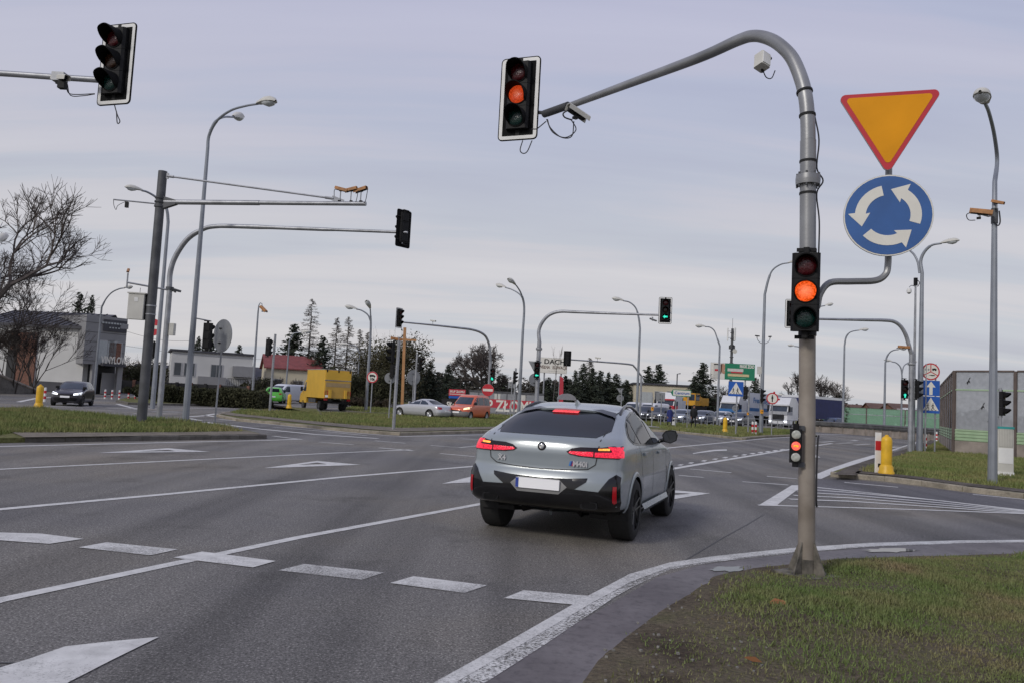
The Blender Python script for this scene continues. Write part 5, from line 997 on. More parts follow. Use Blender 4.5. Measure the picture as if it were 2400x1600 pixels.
class Shell:
    """A car body as stacked waterlines. table rows: z, rear y, front y, half width, rear corner, front corner."""
    def __init__(s, table, wheels, arch, nz=30, ns=70, nq=12, er=3.0, ef=2.6, taper=.05):
        zs = []; tz = [r[0] for r in table]
        for a, b in zip(tz, tz[1:]): zs += list(np.linspace(a, b, max(2, int(round((b - a) / (tz[-1] - tz[0]) * nz)) + 1), endpoint=False))
        zs.append(tz[-1]); Q = pchip(table, np.array(zs)); V = []; half = 2 * nq + ns
        for z, (yr, yf, w, cr, cf) in zip(zs, Q):
            ln = yf - yr; cr = min(cr, ln * .48); cf = min(cf, ln * .48); P = []
            for i in range(nq + 1):
                a = math.pi / 2 * i / nq; P.append((w * math.sin(a) ** (2 / er), yr + cr * (1 - math.cos(a) ** (2 / er))))
            for i in range(1, ns): P.append((w, yr + cr + (ln - cr - cf) * i / ns))
            for i in range(nq + 1):
                a = math.pi / 2 * (1 - i / nq); P.append((w * math.sin(a) ** (2 / ef), yf - cf * (1 - math.cos(a) ** (2 / ef))))
            ym = (yr + yf) / 2; P = [(x * (1 - taper * abs((y - ym) / (ln / 2 + 1e-6)) ** 4), y) for x, y in P]
            V += [(x, y, z) for x, y in P] + [(-x, y, z) for x, y in reversed(P[1:-1])]
        n = len(V) // len(zs); F = [(i * n + j, i * n + (j + 1) % n, (i + 1) * n + (j + 1) % n, (i + 1) * n + j) for i in range(len(zs) - 1) for j in range(n)]
        F += [tuple(range(n - 1, -1, -1)), tuple(range((len(zs) - 1) * n, len(zs) * n))]
        s.bvh = BVHTree.FromPolygons(V, F); s.V, s.F, s.wheels, s.arch, s.zs = V, F, wheels, arch, zs
    def body(s, m, parent, cz, under=RUB):
        R_ = s.arch; V = [list(v) for v in s.V]; keep = []
        def inarch(c): return any((c[1] - wy) ** 2 + (c[2] - cz) ** 2 < R_ * R_ for wy in s.wheels) and abs(c[0]) > .35
        for f in s.F:
            if len(f) > 4: keep.append(f); continue
            c = [sum(V[i][k] for i in f) / 4 for k in range(3)]
            if not inarch(c): keep.append(f)
        cnt = {}
        for f in keep:
            for a, b in zip(f, f[1:] + f[:1]): e_ = (min(a, b), max(a, b)); cnt[e_] = cnt.get(e_, 0) + 1
        bv = {i for e_, c in cnt.items() if c == 1 for i in e_}
        for i in bv:
            v = V[i]
            for wy in s.wheels:
                dy, dz = v[1] - wy, v[2] - cz; d = math.hypot(dy, dz)
                if d < R_ * 1.4 and v[2] > s.zs[0] + 1e-4: v[1] = wy + dy / d * R_; v[2] = max(s.zs[0], cz + dz / d * R_)
        mb = MB(); mb.add(V, keep, m); q = mb.mat(under); mb.mi = [q if len(f) > 4 and min(V[i][2] for i in f) < s.zs[0] + .02 else k for f, k in zip(mb.f, mb.mi)]
        used = sorted({i for f in mb.f for i in f}); mp_ = {i: n for n, i in enumerate(used)}; mb.v = [mb.v[i] for i in used]; mb.f = [tuple(mp_[i] for i in f) for f in mb.f]
        o = mb.build('body', parent, 42)
        mb = MB(); w = max(abs(v[0]) for v in V)
        for sx in (-1, 1):
            for wy in s.wheels:
                A = [(wy + R_ * math.cos(R(a)), cz + R_ * math.sin(R(a))) for a in range(-25, 206, 11)]; k = len(A)
                mb.add([(sx * w * .955, y, z) for y, z in A] + [(sx * w * .5, y, z) for y, z in A], [(i, i + 1, k + i + 1, k + i) for i in range(k - 1)] + [tuple(range(k, 2 * k))], RUB)
        for g in mb.pieces('wheel_housing', parent): pass
        return o
    def hit(s, p, ax):
        a = {'r': Vector((p[0], -9, p[1])), 'f': Vector((p[0], 9, p[1])), 'R': Vector((9, p[0], p[1])), 'L': Vector((-9, p[0], p[1])), 't': Vector((p[0], p[1], 9))}[ax]
        d = {'r': Vector((0, 1, 0)), 'f': Vector((0, -1, 0)), 'R': Vector((-1, 0, 0)), 'L': Vector((1, 0, 0)), 't': Vector((0, 0, -1))}[ax]
        h = s.bvh.ray_cast(a, d)
        if h[0] is None:
            h = s.bvh.find_nearest(a + d * 9)
            return h[0], -d
        n = h[1]; n = -n if n.dot(d) > 0 else n; return h[0], n
    def patch(s, mb, poly_, ax, off, m, grid=.06, thick=0):
        P = [Vector(p) for p in poly_]; xs = [p[0] for p in poly_]; ys = [p[1] for p in poly_]; dense = []
        for a, b in zip(P, P[1:] + P[:1]):
            k = max(1, int((b - a).length / grid)); dense += [a.lerp(b, i / k) for i in range(k)]
        nb = len(dense); pts = list(dense); x = min(xs) + grid / 2
        while x < max(xs):
            y = min(ys) + grid / 2
            while y < max(ys):
                if inside((x, y), poly_): pts.append(Vector((x, y)))
                y += grid
            x += grid
        r_ = delaunay_2d_cdt(pts, [(i, (i + 1) % nb) for i in range(nb)], [], 1, 1e-6)
        vs = []
        for v in r_[0]: h, n = s.hit(v, ax); vs.append(h + n * off)
        mb.add(vs, [tuple(f) for f in r_[2]], m)
        edges = [(i, (i + 1) % nb) for i in range(nb)]
    def line(s, mb, pts, ax, w, off, m, step=.06):
        P = [Vector(p) for p in pts]; q = []
        for a, b in zip(P, P[1:]):
            k = max(1, int((b - a).length / step)); q += [a.lerp(b, i / k) for i in range(k)]
        q.append(P[-1]); vs = []
        for i, p in enumerate(q):
            t = (q[min(i + 1, len(q) - 1)] - q[max(i - 1, 0)]).normalized(); n = Vector((-t.y, t.x)) * w / 2
            for sg in (1, -1): h, nn = s.hit(p + n * sg, ax); vs.append(h + nn * off)
        mb.add(vs, [(2 * i, 2 * i + 1, 2 * i + 3, 2 * i + 2) for i in range(len(q) - 1)], m)
WC = {}
def wheel(parent, x, y, r_, w, side, rim, spokes=5, steer=0, kind='wheel'):
    key = (round(r_, 3), w, rim.name, spokes)
    if key not in WC:
        mb = MB(); mb.lathe([(r_ * .66, -w * .5), (r_ * .9, -w * .5), (r_ * .98, -w * .42), (r_, -w * .3), (r_, w * .3), (r_ * .98, w * .42), (r_ * .9, w * .5), (r_ * .66, w * .5), (r_ * .64, w * .3), (r_ * .64, -w * .3)], TYRE, n=28, axis='X'); me1 = mesh_of(mb, 'tyre', 40)
        mb = MB(); mb.lathe([(r_ * .6, w * .1), (r_ * .66, w * .47), (r_ * .69, w * .5), (r_ * .69, w * .45), (r_ * .65, w * .42)], rim, n=28, axis='X'); mb.lathe([(r_ * .62, -w * .2), (r_ * .62, -w * .1), (.02, -w * .1)], BLACK, n=20, axis='X'); mb.lathe([(r_ * .17, w * .2), (r_ * .16, w * .42), (r_ * .1, w * .44)], rim, n=14, axis='X')
        for i in range(spokes):
            for da in (-9, 9):
                a = R(360 * i / spokes + 90); b_ = R(da); M = Matrix.Rotation(a, 4, 'X')
                p0 = Vector((w * .37, r_ * .12 * math.cos(b_), r_ * .12 * math.sin(b_ * 4))); p1 = Vector((w * .46, r_ * .66 * math.cos(b_ * 1.5), r_ * .66 * math.sin(b_ * 1.5)))
                mb.tube([M @ p0, M @ p1], [r_ * .055, r_ * .04], rim, 6)
        WC[key] = (me1, mesh_of(mb, 'rim', 40))
    t = bpy.data.objects.new('wheel', WC[key][0]); COL.objects.link(t); t.parent = parent; t.location = (x, y, r_); t.rotation_euler = (0, 0, R(steer + (180 if side < 0 else 0)))
    link('rim', WC[key][1], t); return t
# ---------------- the grey coupe SUV
def grey_suv():
    rl, rr = G(1157, 1230), G(1470, 1263); mid = (rl + rr) / 2; hd = -21.0
    T = thing('car', 'grey coupe style SUV with red brake lights lit, stopped at the give way line', 'car', (0, 0, 0), hd)
    paint_ = mat('grey_car_paint', (.265, .30, .32), .26, .12, .05, 2, coat=.75)
    sh = Shell([(.26, -1.50, 2.15, .80, .25, .45), (.34, -1.90, 2.28, .90, .28, .6), (.41, -2.24, 2.31, .935, .30, .65), (.47, -2.36, 2.33, .948, .30, .7), (.60, -2.40, 2.35, .957, .30, .75), (.72, -2.39, 2.34, .957, .30, .75), (.80, -2.355, 2.30, .952, .32, .8), (.86, -2.325, 2.22, .948, .33, .8),
                (.95, -2.325, 2.05, .945, .35, .8), (1.03, -2.33, 1.72, .94, .38, .8), (1.10, -2.315, 1.25, .925, .42, .7), (1.17, -2.285, 1.03, .895, .5, .6), (1.215, -2.22, .92, .87, .55, .6), (1.26, -2.06, .83, .845, .55, .6), (1.36, -1.74, .58, .79, .55, .55), (1.46, -1.42, .30, .73, .55, .5), (1.53, -1.15, .06, .68, .55, .5), (1.575, -.92, -.08, .62, .5, .4), (1.61, -.66, -.24, .50, .4, .3), (1.622, -.52, -.36, .30, .15, .15)],
               (-1.40, 1.40), .40, nz=46, ns=80, nq=16, er=3.2, ef=2.5, taper=.045)
    bo = sh.body(paint_, T, .37); bo.data.materials.append(mat('gloss_black', (.008, .008, .009), .12, 0, .2, 6))
    for p in bo.data.polygons:
        if p.center.z < .435 and p.center.y < -1.7: p.material_index = len(bo.data.materials) - 1
    mb = MB(); sh.patch(mb, [(-.60, 1.225), (.60, 1.225), (.70, 1.30), (.655, 1.42), (.59, 1.525), (-.59, 1.525), (-.655, 1.42), (-.70, 1.30)], 'r', .004, GLASS); mb.build('rear_window', T, 80)
    TRIM = mat('gloss_black', (.008, .008, .009), .12, 0, .2, 6)
    half = [(0, .745), (.34, .755), (.57, .775), (.56, .735), (.43, .645), (.70, .635), (.80, .78), (.865, .83), (.912, .80), (.922, .52), (.90, .42), (.7, .385), (0, .385)]
    mb = MB(); sh.patch(mb, half + [(-x, z) for x, z in reversed(half[1:-1])], 'r', .008, TRIM, .05); mb.build('rear_diffuser', T, 80)
    mb = MB(); sh.patch(mb, [(-.34, .66), (-.25, .735), (.25, .735), (.345, .66), (.25, .575), (-.25, .575)], 'r', .012, mat('recess_grey', (.26, .26, .255), .35, .3, .1, 5), .06); rc = mb.build('plate_recess', T, 80)
    mb = MB(); mb.bbox((0, 0, 0), (.53, .014, .115), PLATE, .004); o = mb.build('number_plate', T); o.location = (0, -2.43, .675)
    mb = MB(); mb.box((-.245, -.009, 0), (.035, .004, .11), mat('plate_blue', (.02, .05, .3), .5)); mb.build('blue_strip', o)
    for sx in (-1, 1):
        L_ = lambda P: [(sx * x, z) for x, z in P]
        mb = MB(); sh.patch(mb, L_([(.30, 1.057), (.36, 1.097), (.46, 1.117), (.63, 1.120), (.70, 1.124), (.80, 1.142), (.885, 1.144), (.895, 1.112), (.895, 1.017), (.88, 1.002), (.62, 1.007), (.45, 1.014), (.34, 1.030)]), 'r', .008, mat('lamp_black', (.012, .006, .007), .1, 0, .1, 8), .05); tl = mb.build('tail_light', T, 80)
        mb = MB(); sh.patch(mb, L_([(.325, 1.047), (.345, 1.065), (.61, 1.070), (.61, 1.019), (.46, 1.024), (.36, 1.037)]), 'r', .013, TAILON, .04); sh.patch(mb, L_([(.625, 1.065), (.80, 1.072), (.82, 1.130), (.89, 1.132), (.893, 1.102), (.893, 1.027), (.885, 1.015), (.625, 1.017)]), 'r', .013, TAILON, .04); mb.build('red_lens', tl, 80)
        mb = MB(); sh.patch(mb, [(-2.19, 1.017), (-2.19, 1.132), (-2.06, 1.126), (-2.02, 1.082), (-2.05, 1.017)], 'R' if sx > 0 else 'L', .012, TAILON, .04); mb.build('red_lens', tl, 80)
        mb = MB(); sh.patch(mb, L_([(.66, 1.086), (.66, 1.106), (.775, 1.112), (.78, 1.09)]), 'r', .015, BRAKE, .04); mb.build('brake_lens', tl, 80)
        mb = MB(); sh.patch(mb, L_([(.845, .70), (.88, .70), (.885, .525), (.86, .51), (.845, .53)]), 'r', .016, TAIL, .04); mb.build('reflector', T, 80)
        mb = MB(); q = rrect(.20, .085, .03, 4); mb.prism([(sx * .60 + a, .475 + b) for a, b in q], -2.36, -2.2, CHROME if False else TRIM); mb.prism([(sx * .60 + a * .8, .475 + b * .75) for a, b in q], -2.365, -2.36, BLACKM); mb.build('exhaust_pipe', T)
        ax = 'R' if sx > 0 else 'L'
        dlo = [(-1.52, 1.185), (-1.56, 1.23), (-1.50, 1.29), (-1.30, 1.385), (-1.0, 1.475), (-.6, 1.535), (-.2, 1.535), (.15, 1.475), (.5, 1.335), (.84, 1.155), (.86, 1.125), (-.2, 1.112), (-1.1, 1.125), (-1.42, 1.15)]
        mb = MB(); sh.patch(mb, dlo, ax, .004, TRIM, .08); mb.build('window_frame', T, 80)
        mb = MB(); sh.patch(mb, [(-1.47, 1.20), (-1.50, 1.235), (-1.42, 1.30), (-1.22, 1.395), (-1.17, 1.41), (-1.08, 1.145), (-1.38, 1.17)], ax, .008, GLASS, .08); mb.build('side_window', T, 80)
        mb = MB(); sh.patch(mb, [(-1.09, 1.44), (-.6, 1.515), (-.27, 1.515), (-.18, 1.13), (-1.0, 1.145)], ax, .008, GLASS, .08); mb.build('side_window', T, 80)
        mb = MB(); sh.patch(mb, [(-.15, 1.50), (.14, 1.445), (.47, 1.315), (.66, 1.215), (.67, 1.14), (-.08, 1.13)], ax, .008, GLASSL, .08); mb.build('side_window', T, 80)
        mb = MB(); k = .975
        mb.add([(sx * .90, .72, 1.16), (sx * .92, .58, 1.16), (sx * 1.0, .62, 1.14), (sx * 1.0, .7, 1.14)], [(0, 1, 2, 3)], TRIM)
        ring = [(.0, .03), (.05, .085), (.13, .10), (.2, .095), (.235, .04), (.22, -.035), (.13, -.075), (.03, -.06)]
        vs = [(sx * (.92 + a * .95), .60 + .02, 1.195 + b * 1.1) for a, b in ring] + [(sx * (.925 + a * .9), .70, 1.195 + b * 1.1) for a, b in ring] + [(sx * (.975 + a * .65), .76, 1.20 + b * .6) for a, b in ring]; n = 8
        mb.add(vs, [tuple(range(8)), tuple(range(23, 15, -1))] + [(r0 * n + i, r0 * n + (i + 1) % n, (r0 + 1) * n + (i + 1) % n, (r0 + 1) * n + i) for r0 in (0, 1) for i in range(n)], TRIM)
        mb.tube([(sx * .86, .68, 1.135), (sx * .97, .67, 1.165)], .03, TRIM, 8); mr = mb.build('door_mirror', T, 40)
        mb = MB(); mb.add([(sx * (.92 + a * .95 * .85 + .018), .617, 1.195 + b * 1.1 * .82 + .002) for a, b in ring], [tuple(range(8))], mat('mirror_glass', (.10, .105, .115), .08, .8)); mb.build('mirror_glass', mr)
        for y, z in ((-.80, 1.015), (.25, 1.0)):
            h, n_ = sh.hit((y, z), ax); mb = MB(); mb.bbox((h.x + sx * .012, y, z), (.03, .22, .035), paint_, .012); mb.build('door_handle', T)
        mb = MB(); rail = []
        for y in np.linspace(-1.12, .32, 12):
            zt = float(np.interp(y, [-1.12, -.9, -.6, -.2, .1, .32], [1.475, 1.535, 1.585, 1.585, 1.525, 1.425])); rail.append((sx * (.655 - .05 * math.sin(math.pi * (y + 1.12) / 1.44)), y, zt + .018))
        rail[0] = (rail[0][0], rail[0][1] - .03, rail[0][2] - .05); rail[-1] = (rail[-1][0], rail[-1][1] + .03, rail[-1][2] - .05); mb.tube(rail, .021, TRIM, 8); mb.build('roof_rail', T)
        mb = MB(); mb.add([(sx * .955, -.98, .40), (sx * .955, .98, .40), (sx * .985, .95, .335), (sx * .985, -.95, .335), (sx * .93, .95, .27), (sx * .93, -.95, .27)], [(0, 1, 2, 3), (3, 2, 4, 5)], paint_); mb.add([(sx * .93, .95, .272), (sx * .93, -.95, .272), (sx * .80, -.95, .24), (sx * .80, .95, .24)], [(0, 1, 2, 3)], TRIM); mb.build('side_skirt', T)
        mb = MB(); sh.patch(mb, [(.93, .78), (.975, .78), (1.03, .55), (.985, .52), (.95, .6)], ax, .006, TRIM, .05); mb.build('fender_vent', T, 80)
        GAP = mat('panel_gap', (.02, .021, .022), .6); mb = MB(); sh.line(mb, [(-.22, 1.11), (-.20, .9), (-.22, .42)], ax, .009, .003, GAP); sh.line(mb, [(.87, 1.10), (.9, .95), (.86, .7), (.86, .42)], ax, .009, .003, GAP); sh.line(mb, [(-1.12, 1.12), (-1.02, .95), (-.98, .72), (-.93, .55)], ax, .009, .003, GAP); mb.build('door_gaps', T, 80)
        mb = MB(); A = []
        for a in range(-20, 201, 8): A.append(a)
        for wy in (-1.40, 1.40):
            vs = []
            for a in A:
                for rr_, ex in ((.398, .012), (.425, .02), (.455, .004)):
                    y, z = wy + rr_ * math.cos(R(a)), .37 + rr_ * math.sin(R(a)); h, n_ = sh.hit((y, max(z, .27)), ax); vs.append((h.x + sx * ex, y, max(z, .262)))
            mb.add(vs, [(3 * i + j, 3 * i + j + 1, 3 * i + j + 4, 3 * i + j + 3) for i in range(len(A) - 1) for j in (0, 1)], paint_)
        mb.pieces('arch_flare', T, 60)
        for wy, st in ((-1.40, 0), (1.40, -3)): wheel(T, sx * .825, wy, .372, .275, sx, RIMB, 5, st)
    mb = MB(); sh.line(mb, [(-.655, 1.30), (-.66, 1.2), (-.66, 1.05), (-.64, .93), (-.56, .875), (-.3, .85), (0, .843), (.3, .85), (.56, .875), (.64, .93), (.66, 1.05), (.66, 1.2), (.655, 1.30)], 'r', .011, .005, GAP); mb.build('tailgate_gap', T, 80)
    mb = MB(); vs = []                                    # roof spoiler with black corner blades
    for i in range(15):
        x = -.62 + 1.24 * i / 14; u = abs(x) / .62; y0, z0 = -1.20 + .10 * u * u, 1.535 - .015 * u * u
        vs += [(x, y0 + .22, z0 + .045 - .02 * u), (x, y0 - .08 + .06 * u * u, z0 + .01 - .015 * u), (x, y0 - .07 + .06 * u * u, z0 - .012 - .015 * u), (x, y0 + .1, z0 - .012)]
    mb.add(vs, [(4 * i + j, 4 * i + j + 1, 4 * i + 5 + j, 4 * i + 4 + j) for i in range(14) for j in range(3)], paint_); sp_ = mb.build('spoiler', T, 60)
    for sx in (-1, 1): mb = MB(); sh.patch(mb, [(sx * .24, 1.518), (sx * .42, 1.535), (sx * .60, 1.50), (sx * .655, 1.43), (sx * .60, 1.455), (sx * .42, 1.50)], 'r', .02, TRIM, .05); mb.build('spoiler_blade', T, 80)
    mb = MB(); sh.patch(mb, [(-.17, 1.478), (-.17, 1.503), (.17, 1.503), (.17, 1.478)], 'r', .018, mat('high_brake_lamp', (.3, .02, .03), .2, emit=1.2, ecol=(1, .06, .07)), .05); mb.build('high_brake_light', T, 80)
    h, n_ = sh.hit((0, 1.10), 'r'); mb = MB(Matrix.Translation((0, h.y - .004, 1.10))); mb.lathe([(.049, .0), (.049, -.012), (.046, -.016), (.034, -.016), (.033, -.012)], BLACK, (0, 0, 0), 24, 'Y'); mb.lathe([(.036, -.012), (.03, -.018), (.02, -.02)], CHROME, (0, 0, 0), 24, 'Y'); em = mb.build('emblem', T)
    mb = MB(Matrix.Translation((0, h.y - .026, 1.10)))
    for k, a0 in enumerate((0, 90, 180, 270)): mb.prism([(0, 0)] + arc((0, 0), .026, a0, a0 + 90, 5), 0, .003, SWHT if k % 2 == 0 else mat('emblem_grey', (.28, .3, .33), .4))
    mb.build('roundel', em)
    h, n_ = sh.hit((-.50, .935), 'r'); lettering('x4', mat('badge_chrome', (.7, .7, .72), .25, .6), T, (-.49, h.y - .014, .935), (90, 0, -6))
    h, n_ = sh.hit((.45, .925), 'r'); lettering('m40', MC['badge_chrome'], T, (.47, h.y - .016, .925), (90, 0, 6))
    mb = MB()
    for i, m in enumerate((mat('stripe_blue', (.05, .2, .5), .4), mat('stripe_navy', (.05, .03, .2), .4), SRED)): mb.prism([(.335 + .018 * i, .90), (.352 + .018 * i, .90), (.367 + .018 * i, .955), (.35 + .018 * i, .955)], h.y - .012, h.y - .006, m)
    mb.build('stripe_badge', T)
    mb = MB(); fz = 1.60; mb.add([(-.035, -.78, fz - .02), (.035, -.78, fz - .02), (.02, -.62, fz + .005), (-.02, -.62, fz + .005), (0, -.80, fz + .065), (0, -.72, fz + .055)], [(0, 1, 4), (1, 2, 5, 4), (2, 3, 5), (3, 0, 4, 5)], paint_); mb.build('roof_antenna', T)
    mb = MB(); sh.patch(mb, [(-.56, 1.17), (.56, 1.17), (.5, 1.45), (-.5, 1.45)], 'f', .004, GLASS, .1); mb.build('windscreen', T, 80)
    for sx in (-1, 1): mb = MB(); sh.patch(mb, [(sx * .55, .78), (sx * .88, .84), (sx * .9, .76), (sx * .56, .70)], 'f', .006, HEAD, .08); mb.build('headlight', T, 80)
    mb = MB(); sh.patch(mb, [(-.45, .8), (.45, .8), (.4, .5), (-.4, .5)], 'f', .006, TRIM, .1); mb.build('grille', T, 80)
    ax_ = Vector((0, -1.40, 0)); ax_.rotate(Euler((0, 0, R(hd)))); SY = .90
    T.location = mid - ax_ * SY; T.scale = (1.0, SY, 1.0); return T
BMW = grey_suv()
# ---------------- simpler traffic: body type tables, windows and lamps laid onto the shell
TYPES = {
 'hatch': dict(L=4.0, tab=[(.2, -1.86, 1.8, .72, .3, .5), (.3, -1.96, 1.92, .82, .3, .6), (.5, -2.0, 1.98, .85, .32, .7), (.7, -1.98, 1.96, .85, .34, .7), (.82, -1.95, 1.8, .845, .36, .7), (.92, -1.93, 1.35, .835, .38, .6), (.98, -1.91, 1.0, .82, .4, .55), (1.1, -1.86, .76, .77, .42, .5), (1.3, -1.72, .4, .68, .42, .45), (1.42, -1.55, .1, .60, .4, .4), (1.47, -1.2, -.2, .48, .35, .3), (1.485, -.9, -.45, .25, .1, .1)], wh=(-1.25, 1.28), arch=.35, wr=.31,
    dlo=[(-1.45, 1.0), (-1.3, 1.3), (-1.0, 1.38), (-.2, 1.40), (.3, 1.28), (.8, .99)], pil=(-1.0, -.25, .45), ws=(.62, .99, .52, 1.36), rw=(.56, 1.02, .48, 1.36), hl=(.42, .78, .66, .80), tlz=(.80, .98), tlx=(.52, .8)),
 'coupe': dict(L=4.7, tab=[(.2, -2.2, 2.15, .76, .35, .5), (.3, -2.32, 2.28, .85, .35, .6), (.5, -2.36, 2.34, .885, .38, .7), (.68, -2.34, 2.3, .885, .4, .7), (.8, -2.31, 2.1, .88, .42, .7), (.9, -2.28, 1.6, .865, .45, .6), (.97, -2.2, 1.1, .84, .5, .55), (1.0, -2.05, .95, .82, .55, .5), (1.08, -1.6, .75, .77, .5, .5), (1.22, -1.25, .42, .70, .48, .45), (1.34, -.95, .05, .62, .45, .4), (1.40, -.7, -.15, .5, .35, .3), (1.42, -.55, -.3, .25, .1, .1)], wh=(-1.42, 1.42), arch=.38, wr=.335,
    dlo=[(-1.25, 1.02), (-1.15, 1.12), (-.8, 1.28), (-.3, 1.345), (.0, 1.32), (.5, 1.12), (.75, 1.0)], pil=(-.45,), ws=(.6, 1.0, .5, 1.33), rw=(.6, 1.02, .5, 1.34), hl=(.5, .82, .62, .78), tlz=(.70, .90), tlx=(.50, .84)),
 'mpv': dict(L=4.1, tab=[(.22, -1.9, 1.85, .74, .2, .45), (.32, -2.0, 1.98, .82, .2, .5), (.5, -2.04, 2.04, .84, .2, .55), (.72, -2.04, 2.02, .84, .2, .6), (.9, -2.03, 1.82, .835, .2, .6), (1.0, -2.02, 1.45, .83, .2, .5), (1.06, -2.01, 1.22, .82, .2, .45), (1.2, -2.0, 1.05, .80, .2, .42), (1.5, -1.97, .68, .745, .2, .4), (1.7, -1.92, .4, .69, .22, .35), (1.78, -1.8, .2, .6, .25, .3), (1.80, -1.6, 0, .4, .1, .1)], wh=(-1.3, 1.35), arch=.35, wr=.31,
    dlo=[(-1.75, 1.08), (-1.7, 1.6), (-.5, 1.63), (.3, 1.6), (.55, 1.45), (.95, 1.08)], pil=(-.75, .1), ws=(.64, 1.08, .55, 1.62), rw=(.6, 1.1, .55, 1.6), hl=(.48, .8, .74, .92), tlz=(.8, 1.3), tlx=(.66, .8)),
 'suv': dict(L=4.5, tab=[(.24, -2.05, 2.0, .78, .25, .5), (.34, -2.18, 2.15, .88, .25, .6), (.55, -2.25, 2.24, .91, .28, .65), (.78, -2.23, 2.2, .91, .3, .65), (.92, -2.2, 2.0, .905, .3, .6), (1.0, -2.18, 1.5, .9, .32, .55), (1.08, -2.16, 1.1, .88, .34, .5), (1.25, -2.1, .8, .82, .34, .45), (1.5, -1.95, .4, .72, .34, .4), (1.62, -1.8, .15, .64, .34, .35), (1.67, -1.5, -.1, .5, .3, .3), (1.68, -1.2, -.4, .25, .1, .1)], wh=(-1.32, 1.35), arch=.39, wr=.35,
    dlo=[(-1.75, 1.12), (-1.6, 1.45), (-1.2, 1.54), (-.2, 1.57), (.3, 1.42), (.85, 1.1)], pil=(-1.0, -.15), ws=(.64, 1.12, .55, 1.54), rw=(.6, 1.15, .54, 1.52), hl=(.5, .84, .78, .94), tlz=(.9, 1.15), tlx=(.6, .86)),
 'van': dict(L=5.0, tab=[(.25, -2.4, 2.3, .82, .15, .4), (.35, -2.48, 2.42, .93, .15, .5), (.6, -2.5, 2.5, .96, .15, .55), (.9, -2.5, 2.46, .96, .15, .55), (1.05, -2.5, 2.2, .955, .15, .5), (1.15, -2.5, 1.85, .95, .15, .45), (1.3, -2.49, 1.6, .94, .15, .4), (1.6, -2.47, 1.25, .90, .16, .38), (1.85, -2.43, .95, .85, .18, .35), (1.95, -2.3, .7, .76, .2, .3), (1.98, -2.1, .5, .5, .1, .1)], wh=(-1.5, 1.55), arch=.38, wr=.34,
    dlo=[(.35, 1.18), (.35, 1.75), (.75, 1.75), (1.0, 1.6), (1.45, 1.18)], pil=(), ws=(.74, 1.18, .66, 1.78), rw=(.7, 1.2, .66, 1.75), hl=(.55, .9, .85, 1.1), tlz=(.8, 1.4), tlx=(.82, .92)),
}
def car(kind, label, loc, rz, col, headon=None, tailon=False, group=None, plate=True, rims=RIMS, rear_glass=True, detail=True, scale=1.0, bumper=None, rwin=True, brakes=False):
    p = TYPES[kind]; T = thing('car' if kind != 'van' else 'delivery_van', label, 'car' if kind != 'van' else 'van', loc, rz, group); T.scale = (scale,) * 3
    m = col if not isinstance(col, tuple) else mat('car_paint_' + '_'.join('%d' % (c * 100) for c in col), col, .35, .15, .03, 3, coat=.7)
    sh = Shell(p['tab'], p['wh'], p['arch'], nz=26, ns=44, nq=10); sh.body(m, T, p['wr'] + .01)
    for sx in (-1, 1):
        ax = 'R' if sx > 0 else 'L'; d = p['dlo']; ys = [q[0] for q in d]; cuts = [min(ys)] + sorted(p['pil']) + [max(ys)]
        for a, b in zip(cuts, cuts[1:]):
            P = clip_x(d, a + (.03 if a != cuts[0] else 0), b - (.03 if b != cuts[-1] else 0))
            if len(P) > 2: mb = MB(); sh.patch(mb, P, ax, .006, GLASSL, .14); mb.build('side_window', T, 80)
        for wy in p['wh']: wheel(T, sx * (max(r_[3] for r_ in p['tab']) - .115), wy, p['wr'], .2, sx, rims, 5)
        if detail:
            mb = MB(); y0 = max(ys) - .12; z0 = d[-1][1] + .07; x0 = sh.hit((y0, z0), ax)[0].x; mb.bbox((x0 + sx * .12, y0, z0 + .03), (.2, .1, .14), BLACK if kind != 'coupe' else m, .03); mb.build('door_mirror', T)
        x0, x1, z0, z1 = p['hl']; mb = MB(); sh.patch(mb, [(sx * x0, z0), (sx * x0, z0 + (z1 - z0) * .6), (sx * x1, z1 + .03), (sx * x1, z0 + .05)], 'f', .008, headon or HEAD, .1); mb.build('headlight', T, 80)
        xa, xb = p['tlx']; za, zb = p['tlz']; mb = MB(); sh.patch(mb, [(sx * xa, za + .03), (sx * xb, za), (sx * xb, zb), (sx * xa, zb - .03)], 'r', .008, TAILON if tailon else TAIL, .1); mb.build('tail_light', T, 80)
    a, z0, b, z1 = p['ws']; mb = MB(); sh.patch(mb, [(-a, z0 + .03), (a, z0 + .03), (b, z1), (-b, z1)], 'f', .006, GLASSL, .12); mb.build('windscreen', T, 80)
    if rwin: a, z0, b, z1 = p['rw']; mb = MB(); sh.patch(mb, [(-a, z0 + .03), (a, z0 + .03), (b, z1), (-b, z1)], 'r', .006, GLASS, .12); mb.build('rear_window', T, 80)
    mb = MB(); sh.patch(mb, [(-.55, .32), (.55, .32), (.62, .45), (.5, .52), (-.5, .52), (-.62, .45)], 'f', .008, BLACK, .12); sh.patch(mb, [(-.4, .62), (.4, .62), (.38, .70), (-.38, .70)], 'f', .008, BLACK, .12); mb.pieces('grille', T, 80)
    if bumper:
        for ax in 'fr': mb = MB(); sh.patch(mb, [(-.8, .27), (.8, .27), (.82, .62), (-.82, .62)], ax, .012, bumper, .1); mb.build('bumper', T, 80)
    if plate:
        for ax, sg in (('f', 1), ('r', -1)): h = sh.hit((0, .56 if ax == 'f' else .62), ax)[0]; mb = MB(); mb.box((0, h.y + sg * .02, h.z), (.5, .02, .11), PLATE); mb.build('number_plate', T)
    return T, sh
